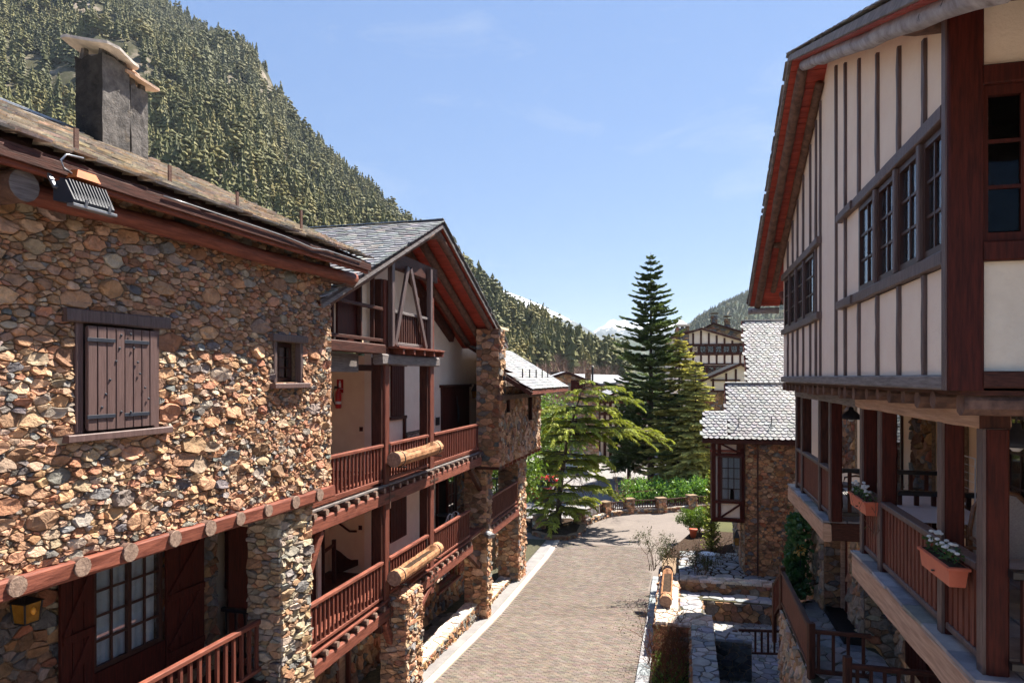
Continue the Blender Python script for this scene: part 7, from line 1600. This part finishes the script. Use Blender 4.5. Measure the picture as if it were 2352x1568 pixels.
P1 = [(-400, -420), (150, -110), (300, -35), (350, 0), (440, 42), (520, 78), (560, 92), (592, 115), (615, 150), (636, 198), (655, 235), (700, 282), (760, 345), (830, 412), (890, 462), (950, 505), (1010, 548), (1085, 607), (1120, 632), (1160, 662), (1200, 690), (1240, 712), (1275, 738), (1310, 757), (1350, 788), (1385, 808), (1415, 838), (1440, 862)]
xs1 = np.concatenate([np.linspace(-400, 300, 36, endpoint=False), np.linspace(300, 1440, 130)])
h1, G1 = hill('hillside', M['hill'], P1, xs1, lambda x: 150 + 190 * max(0, (x - 900) / 540), lambda x: 860 - 250 * max(0, min(1, (x - 500) / 600)) - 60 * max(0, (x - 1100) / 340), .006, 60, 3.0, tree_h=14)
P2 = [(1380, 880), (1480, 830), (1540, 790), (1590, 748), (1640, 716), (1680, 694), (1720, 676), (1800, 640), (1900, 600), (2100, 540), (2400, 480), (2700, 450)]
xs2 = np.linspace(1380, 2700, 90)
h2_, G2 = hill('far_hill', M['hill_far'], P2, xs2, lambda x: 700, lambda x: 1700, .003, 45, 9.0, tree_h=8)
# forest: the conifers that show largest stand alone, the rest are one mass
M['forest'] = None
fm = bpy.data.materials.new('hillside_conifer'); fm.use_nodes = True; t = fm.node_tree; N = t.nodes; L = t.links; b = N['Principled BSDF']; b.inputs['Roughness'].default_value = .7; b.inputs['Specular IOR Level'].default_value = .2
oi = N.new('ShaderNodeObjectInfo'); cr = N.new('ShaderNodeValToRGB'); cr.color_ramp.elements[0].color = (.05, .056, .021, 1); cr.color_ramp.elements[1].color = (.23, .185, .06, 1); cr.color_ramp.elements.new(.45).color = (.11, .11, .036, 1); cr.color_ramp.elements.new(.75).color = (.165, .145, .046, 1)
geo = N.new('ShaderNodeNewGeometry'); pn = N.new('ShaderNodeTexNoise'); pn.inputs['Scale'].default_value = .016; pn.inputs['Detail'].default_value = 4; L.new(geo.outputs['Position'], pn.inputs['Vector'])
pm = N.new('ShaderNodeMapRange'); pm.inputs['From Min'].default_value = .32; pm.inputs['From Max'].default_value = .68; L.new(pn.outputs['Fac'], pm.inputs['Value'])
pa_ = N.new('ShaderNodeMix'); pa_.data_type = 'FLOAT'; pa_.inputs[0].default_value = .5; L.new(oi.outputs['Random'], pa_.inputs[2]); L.new(pm.outputs[0], pa_.inputs[3]); L.new(pa_.outputs[0], cr.inputs['Fac']); va = N.new('ShaderNodeVertexColor'); va.layer_name = 'Col'; mx = N.new('ShaderNodeMix'); mx.data_type = 'RGBA'; mx.blend_type = 'MULTIPLY'; mx.inputs[0].default_value = 1
L.new(cr.outputs[0], mx.inputs[6]); L.new(va.outputs[0], mx.inputs[7]); L.new(mx.outputs[2], b.inputs['Base Color']); M['forest'] = fm
def forest_mesh(seed, kind):
    rng = np.random.default_rng(seed); V = []; Fc = []; col = []
    if kind == 0:
        nt_ = 8
        for i in range(nt_):
            f = i / nt_; zc = .12 + .88 * f; r = .2 * (1 - f) ** .85 + .015; hh = .2 * (1 - f * .55); m_ = 11; a0 = rng.uniform(0, 6.28); b_ = len(V); off = rng.normal(0, .012, 2); k = rng.uniform(.8, 1.2)
            V.append(Vector((off[0], off[1], min(1.0, zc + hh)))); col.append((k * 1.1,) * 3)
            for j in range(m_):
                a = a0 + j * 6.283 / m_; rr = r * (rng.uniform(.85, 1.2) if j % 2 else rng.uniform(.5, .75)); V.append(Vector((off[0] + math.cos(a) * rr, off[1] + math.sin(a) * rr, zc - rng.uniform(0, .05)))); k2 = k * rng.uniform(.75, 1.25); col.append((k2,) * 3)
            for j in range(m_): Fc.append((b_, b_ + 1 + j, b_ + 1 + (j + 1) % m_))
    else:
        for i in range(15):
            f = (i + .5) / 15; zc = .34 + .6 * f; R_ = .2 * math.sin(math.pi * (.16 + .8 * (1 - f))) ** .8; a = i * 2.4 + rng.uniform(-.4, .4); c = Vector((math.cos(a) * R_ * .75, math.sin(a) * R_ * .75, zc)); s_ = rng.uniform(.075, .125) * (1.15 - .5 * f); k = rng.uniform(.75, 1.25); b_ = len(V); m_ = 6
            V.append(c + Vector((0, 0, s_ * .8))); col.append((k * 1.1,) * 3)
            for (zr, q) in ((.3, .85), (-.25, 1.0)):
                for j in range(m_):
                    t_ = j * 6.283 / m_ + zr; q2 = q * rng.uniform(.7, 1.25); V.append(c + Vector((math.cos(t_) * s_ * q2, math.sin(t_) * s_ * q2, s_ * zr * rng.uniform(.6, 1.4)))); k2 = k * rng.uniform(.8, 1.2); col.append((k2,) * 3)
            V.append(c - Vector((0, 0, s_ * .5))); col.append((k * .9,) * 3)
            for j in range(m_):
                j2 = (j + 1) % m_; Fc += [(b_, b_ + 1 + j, b_ + 1 + j2), (b_ + 1 + j, b_ + 1 + m_ + j, b_ + 1 + m_ + j2, b_ + 1 + j2), (b_ + 1 + m_ + j, b_ + 1 + 2 * m_, b_ + 1 + m_ + j2)]
    tb = len(V)
    for z, r in ((0, .018), (.8, .006)):
        for i in range(4): V.append(Vector((math.cos(i * 1.571) * r, math.sin(i * 1.571) * r, z))); col.append((1.2, .8, .7))
    Fc += [(tb + i, tb + (i + 1) % 4, tb + 4 + (i + 1) % 4, tb + 4 + i) for i in range(4)]
    me = bpy.data.meshes.new('hillside_conifer'); me.from_pydata([tuple(v) for v in V], [], Fc); at_ = me.color_attributes.new('Col', 'FLOAT_COLOR', 'POINT'); cc = np.ones((len(V), 4), dtype=np.float32); cc[:, :3] = np.array(col); at_.data.foreach_set('color', cc.ravel()); me.materials.append(fm); return me
fmesh = [forest_mesh(s, k) for s, k in ((1, 0), (2, 0), (3, 1), (4, 0), (5, 0))]
def scatter(G, n, seed, hmin, hmax, xlist, keep):
    rng = np.random.default_rng(seed); out = []; nx_, nj, _ = G.shape
    for _ in range(n):
        i = rng.uniform(0, nx_ - 1.001); j = rng.uniform(.5, (nj - 1) * .80); i0, j0 = int(i), int(j); fi, fj = i - i0, j - j0
        q = (G[i0, j0] * (1 - fi) * (1 - fj) + G[i0 + 1, j0] * fi * (1 - fj) + G[i0, j0 + 1] * (1 - fi) * fj + G[i0 + 1, j0 + 1] * fi * fj)
        t = j / (nj - 1) * 1.35
        x_ = 1176 + F * q[0] / q[1]; y_ = 866 - F * (q[2] - E) / q[1]
        if not keep(x_, y_, t, q, rng): continue
        out.append((q[0], q[1], q[2] - .3, rng.uniform(hmin, hmax) * rng.uniform(.6, 1.2) * (.85 + .5 * noise.noise(Vector((q[0] * .02, q[1] * .02, 1.5)))), rng.uniform(0, 6.28), int(rng.integers(0, 5)), x_, y_))
    return out
def keep1(x, y, t, q, rng):
    nz_ = noise.fractal(Vector((q[0] * .012, q[1] * .012, 7.7)), 1.0, 2.0, 4)
    if 555 < x < 650 and 70 < y < 235 and x - 560 > (y - 235) * -.1 + (10 if y < 160 else 30) and rng.random() < .93: return False   # cliffs
    if 520 < x < 570 and 130 < y < 235 and rng.random() < .75: return False
    if nz_ > .3 and rng.random() < .75: return False
    if x > 1120 and t < .16: return False
    return True
# the slope is wider where it is far: favour the near part so the cover is even on the ground
TR = scatter(G1, 34000, 5, 15, 23, xs1, lambda x, y, t, q, g: g.random() < (q[1] / 900) ** 1.0 and keep1(x, y, t, q, g))
for xx, hh in ((1240, 20), (1262, 17), (1085, 16), (1310, 17), (1352, 15)):     # a few taller trees on the crest
    i = int(np.argmin(np.abs(xs1 - xx))); j = int(46 / 1.35); q = G1[i, j]; TR.append((q[0], q[1], q[2] - .3, hh, 1.0, 0, xx, 0))
# keep those in or near the picture; largest first
vis = [t for t in TR if -120 < t[6] < 1460 and t[7] < 900]
vis.sort(key=lambda t: -(t[3] / t[1]) * (1.6 if t[6] > 1060 else 1.0))
single, rest = vis[:300], vis[300:]
for t_ in single:
    o = bpy.data.objects.new('hillside_conifer', fmesh[t_[5]]); link(o, None, t_[:3]); o.scale = (t_[3],) * 3; o.rotation_euler = (0, 0, t_[4]); zone = ('conifer high on the mountainside above the rubble house roof', 'conifers above the rubble house') if t_[6] < 620 else (('conifer on the mountainside just above the gabled slate roof', 'conifers above the gabled roof') if t_[6] < 1060 else ('conifer on the wooded spur between the gabled house and the tall fir', 'conifers on the wooded spur'))
    tag(o, zone[0], 'tree', zone[1])
def gn_forest(name, label, pts, protos):
    me = bpy.data.meshes.new(name); me.from_pydata([t[:3] for t in pts], [], [])
    for nm, ty, k in (('scl', 'FLOAT', 3), ('rot', 'FLOAT', 4), ('idx', 'INT', 5)):
        a = me.attributes.new(nm, ty, 'POINT'); a.data.foreach_set('value', np.array([t[k] for t in pts], dtype=np.float32 if ty == 'FLOAT' else np.int32))
    o = bpy.data.objects.new(name, me); link(o); tag(o, label, 'forest', kind='stuff')
    g = bpy.data.node_groups.new(name + '_nodes', 'GeometryNodeTree'); g.interface.new_socket('Geometry', in_out='INPUT', socket_type='NodeSocketGeometry'); g.interface.new_socket('Geometry', in_out='OUTPUT', socket_type='NodeSocketGeometry')
    n = g.nodes; gi = n.new('NodeGroupInput'); go = n.new('NodeGroupOutput'); ip = n.new('GeometryNodeInstanceOnPoints'); jn = n.new('GeometryNodeJoinGeometry'); ip.inputs['Pick Instance'].default_value = True
    for p in reversed(protos):
        inf = n.new('GeometryNodeObjectInfo'); inf.transform_space = 'ORIGINAL'; inf.inputs['Object'].default_value = p; inf.inputs['As Instance'].default_value = True; g.links.new(inf.outputs['Geometry'], jn.inputs[0])
    def attr(nm, ty): a = n.new('GeometryNodeInputNamedAttribute'); a.data_type = ty; a.inputs['Name'].default_value = nm; return a.outputs['Attribute']
    cx = n.new('ShaderNodeCombineXYZ'); g.links.new(attr('rot', 'FLOAT'), cx.inputs['Z'])
    g.links.new(gi.outputs[0], ip.inputs['Points']); g.links.new(jn.outputs[0], ip.inputs['Instance']); g.links.new(attr('idx', 'INT'), ip.inputs['Instance Index']); g.links.new(cx.outputs[0], ip.inputs['Rotation']); g.links.new(attr('scl', 'FLOAT'), ip.inputs['Scale']); g.links.new(ip.outputs[0], go.inputs[0])
    md = o.modifiers.new('scatter', 'NODES'); md.node_group = g; return o
protos = []
for k in range(5):
    o = next(ob for ob in bpy.data.objects if ob.name.startswith('hillside_conifer') and ob.type == 'MESH' and ob.data == fmesh[k]); protos.append(o)
rest = [t for t in TR if t not in set(single)]
gn_forest('mountain_forest', 'dense conifer forest covering the left mountainside', rest, protos)
TR2 = [t for t in scatter(G2, 16000, 6, 12, 18, xs2, lambda x, y, t, q, g: 1500 < x < 1850) if True]
gn_forest('far_forest', 'bluish conifer forest on the far hill to the right', TR2, protos)
# bare broadleaf trees at the foot of the slope
def bare_mesh(seed):
    rng = np.random.default_rng(seed); m = MB(); 
    m.tube([(0, 0, 0), (.01, 0, .35), (.02, .01, .7)], [.02, .014, .006], 5, cap=False)
    for i in range(130):
        z = rng.uniform(.2, .75); a = rng.uniform(0, 6.28); l = rng.uniform(.12, .34); d = Vector((math.cos(a) * .6, math.sin(a) * .6, .8)).normalized(); q = Vector((0, 0, z)) + Vector((math.cos(a), math.sin(a), 0)) * rng.uniform(0, .16); s = Vector((-math.sin(a), math.cos(a), 0)) * .006; m.add([q - s, q + s, q + d * l], [(0, 1, 2)])
    me = bpy.data.meshes.new('bare_tree'); me.from_pydata(m.v, [], m.f); me.materials.append(M['bare']); return me
M['bare'] = mat('bare_pinkish_branches', (.25, .16, .125), (.17, .11, .085), .9, .1, .5)
bmesh_ = [bare_mesh(s) for s in (1, 2, 3)]; rng = np.random.default_rng(8)
for i in range(150):
    x = rng.uniform(1130, 1415); i0 = int(np.argmin(np.abs(xs1 - x))); j = rng.uniform(0, 6.5) ; q = G1[i0, int(j)] * (1 - j % 1) + G1[i0, int(j) + 1] * (j % 1)
    o = bpy.data.objects.new('bare_tree', bmesh_[i % 3]); link(o, None, (q[0] * rng.uniform(.98, 1.02), q[1], q[2] - .2)); o.scale = (rng.uniform(8, 14),) * 3; o.rotation_euler = (0, 0, rng.uniform(0, 6.28)); tag(o, 'leafless pinkish broadleaf tree at the foot of the forested slope', 'tree', 'leafless trees at the foot of the slope')
# snowy range and the blue ridge in front of it
def range_mat(name, lo, hi):
    m = bpy.data.materials.new(name); m.use_nodes = True; t = m.node_tree; N = t.nodes; L = t.links; b = N['Principled BSDF']; b.inputs['Roughness'].default_value = .9; g = N.new('ShaderNodeNewGeometry'); sx = N.new('ShaderNodeSeparateXYZ'); L.new(g.outputs['Position'], sx.inputs[0])
    nz = N.new('ShaderNodeTexNoise'); nz.inputs['Scale'].default_value = .009; nz.inputs['Detail'].default_value = 12; nz.inputs['Roughness'].default_value = .75; L.new(g.outputs['Position'], nz.inputs['Vector'])
    mr = N.new('ShaderNodeMapRange'); mr.inputs['From Min'].default_value = lo; mr.inputs['From Max'].default_value = hi; mr.inputs['To Min'].default_value = -.45; mr.inputs['To Max'].default_value = .55; L.new(sx.outputs['Z'], mr.inputs['Value'])
    ad = N.new('ShaderNodeMath'); ad.operation = 'ADD'; L.new(mr.outputs[0], ad.inputs[0]); L.new(nz.outputs['Fac'], ad.inputs[1])
    st = N.new('ShaderNodeMapRange'); st.inputs['From Min'].default_value = .5; st.inputs['From Max'].default_value = .56; L.new(ad.outputs[0], st.inputs['Value'])
    mx = N.new('ShaderNodeMix'); mx.data_type = 'RGBA'; mx.inputs[6].default_value = (.045, .055, .05, 1); mx.inputs[7].default_value = (.85, .87, .9, 1); L.new(st.outputs[0], mx.inputs[0]); L.new(mx.outputs[2], b.inputs['Base Color']); return m
def crag(name, pts, x0, x1, Yb, Yr, amp, seed, mt, n=150, jag=0, ntf=.0011):
    pj = pts
    if jag:
        r_ = np.random.default_rng(seed); xs_ = np.linspace(x0, x1, 110); pj = [(x, skyline(pts, x) + r_.normal(0, jag) * (1 if x > 1330 else .4)) for x in xs_]
    return hill(name, mt, pj, np.linspace(x0, x1, n), lambda x: Yb, lambda x: Yr, ntf, amp, seed, nj=70)
crag('snow_mountain', [(1000, 780), (1240, 745), (1330, 757), (1362, 760), (1378, 750), (1400, 739), (1418, 741), (1440, 744), (1480, 746), (1520, 748), (1552, 738), (1566, 733), (1585, 741), (1610, 752), (1700, 770), (1900, 800)], 1000, 1900, 6200, 8800, 230, 21, range_mat('snowy_crags', 330, 900), jag=1.6, ntf=.0024)
crag('snow_mountain', [(1000, 640), (1150, 668), (1240, 699), (1262, 711), (1290, 722), (1330, 745), (1370, 768), (1420, 792), (1480, 815), (1600, 850)], 1000, 1600, 3600, 5200, 90, 31, range_mat('snow_dusted_forest', 300, 600), jag=.8)
crag('blue_ridge', [(1250, 830), (1330, 800), (1380, 785), (1420, 777), (1470, 779), (1520, 790), (1600, 800), (1700, 830)], 1250, 1700, 2400, 3600, 60, 41, M['hill_far'])
# ------------------------------------------------------------------ air
hm = bpy.data.materials.new('valley_air'); hm.use_nodes = True; t = hm.node_tree; N = t.nodes; N.remove(N['Principled BSDF']); pv = N.new('ShaderNodeVolumePrincipled'); pv.inputs['Color'].default_value = (.72, .85, 1, 1); pv.inputs['Density'].default_value = 6.0e-5; pv.inputs['Anisotropy'].default_value = .25; t.links.new(pv.outputs[0], N['Material Output'].inputs['Volume'])
zmax = max(max((o.matrix_world @ Vector(c)).z for c in o.bound_box) for o in bpy.data.objects if o.type == 'MESH')
hz = MB(); fr0 = Fr(0, 0, 0, 1)
hz.add([(-9100, -400, -2), (9100, -400, -2), (9100, 11600, -2), (-9100, 11600, -2), (-9100, -400, zmax + 60), (9100, -400, zmax + 60), (9100, 11600, zmax + 60), (-9100, 11600, zmax + 60)], [(3, 2, 1, 0), (4, 5, 6, 7), (0, 1, 5, 4), (1, 2, 6, 5), (2, 3, 7, 6), (3, 0, 4, 7)])
haze = hz.build('haze', hm); tag(haze, kind='stuff')
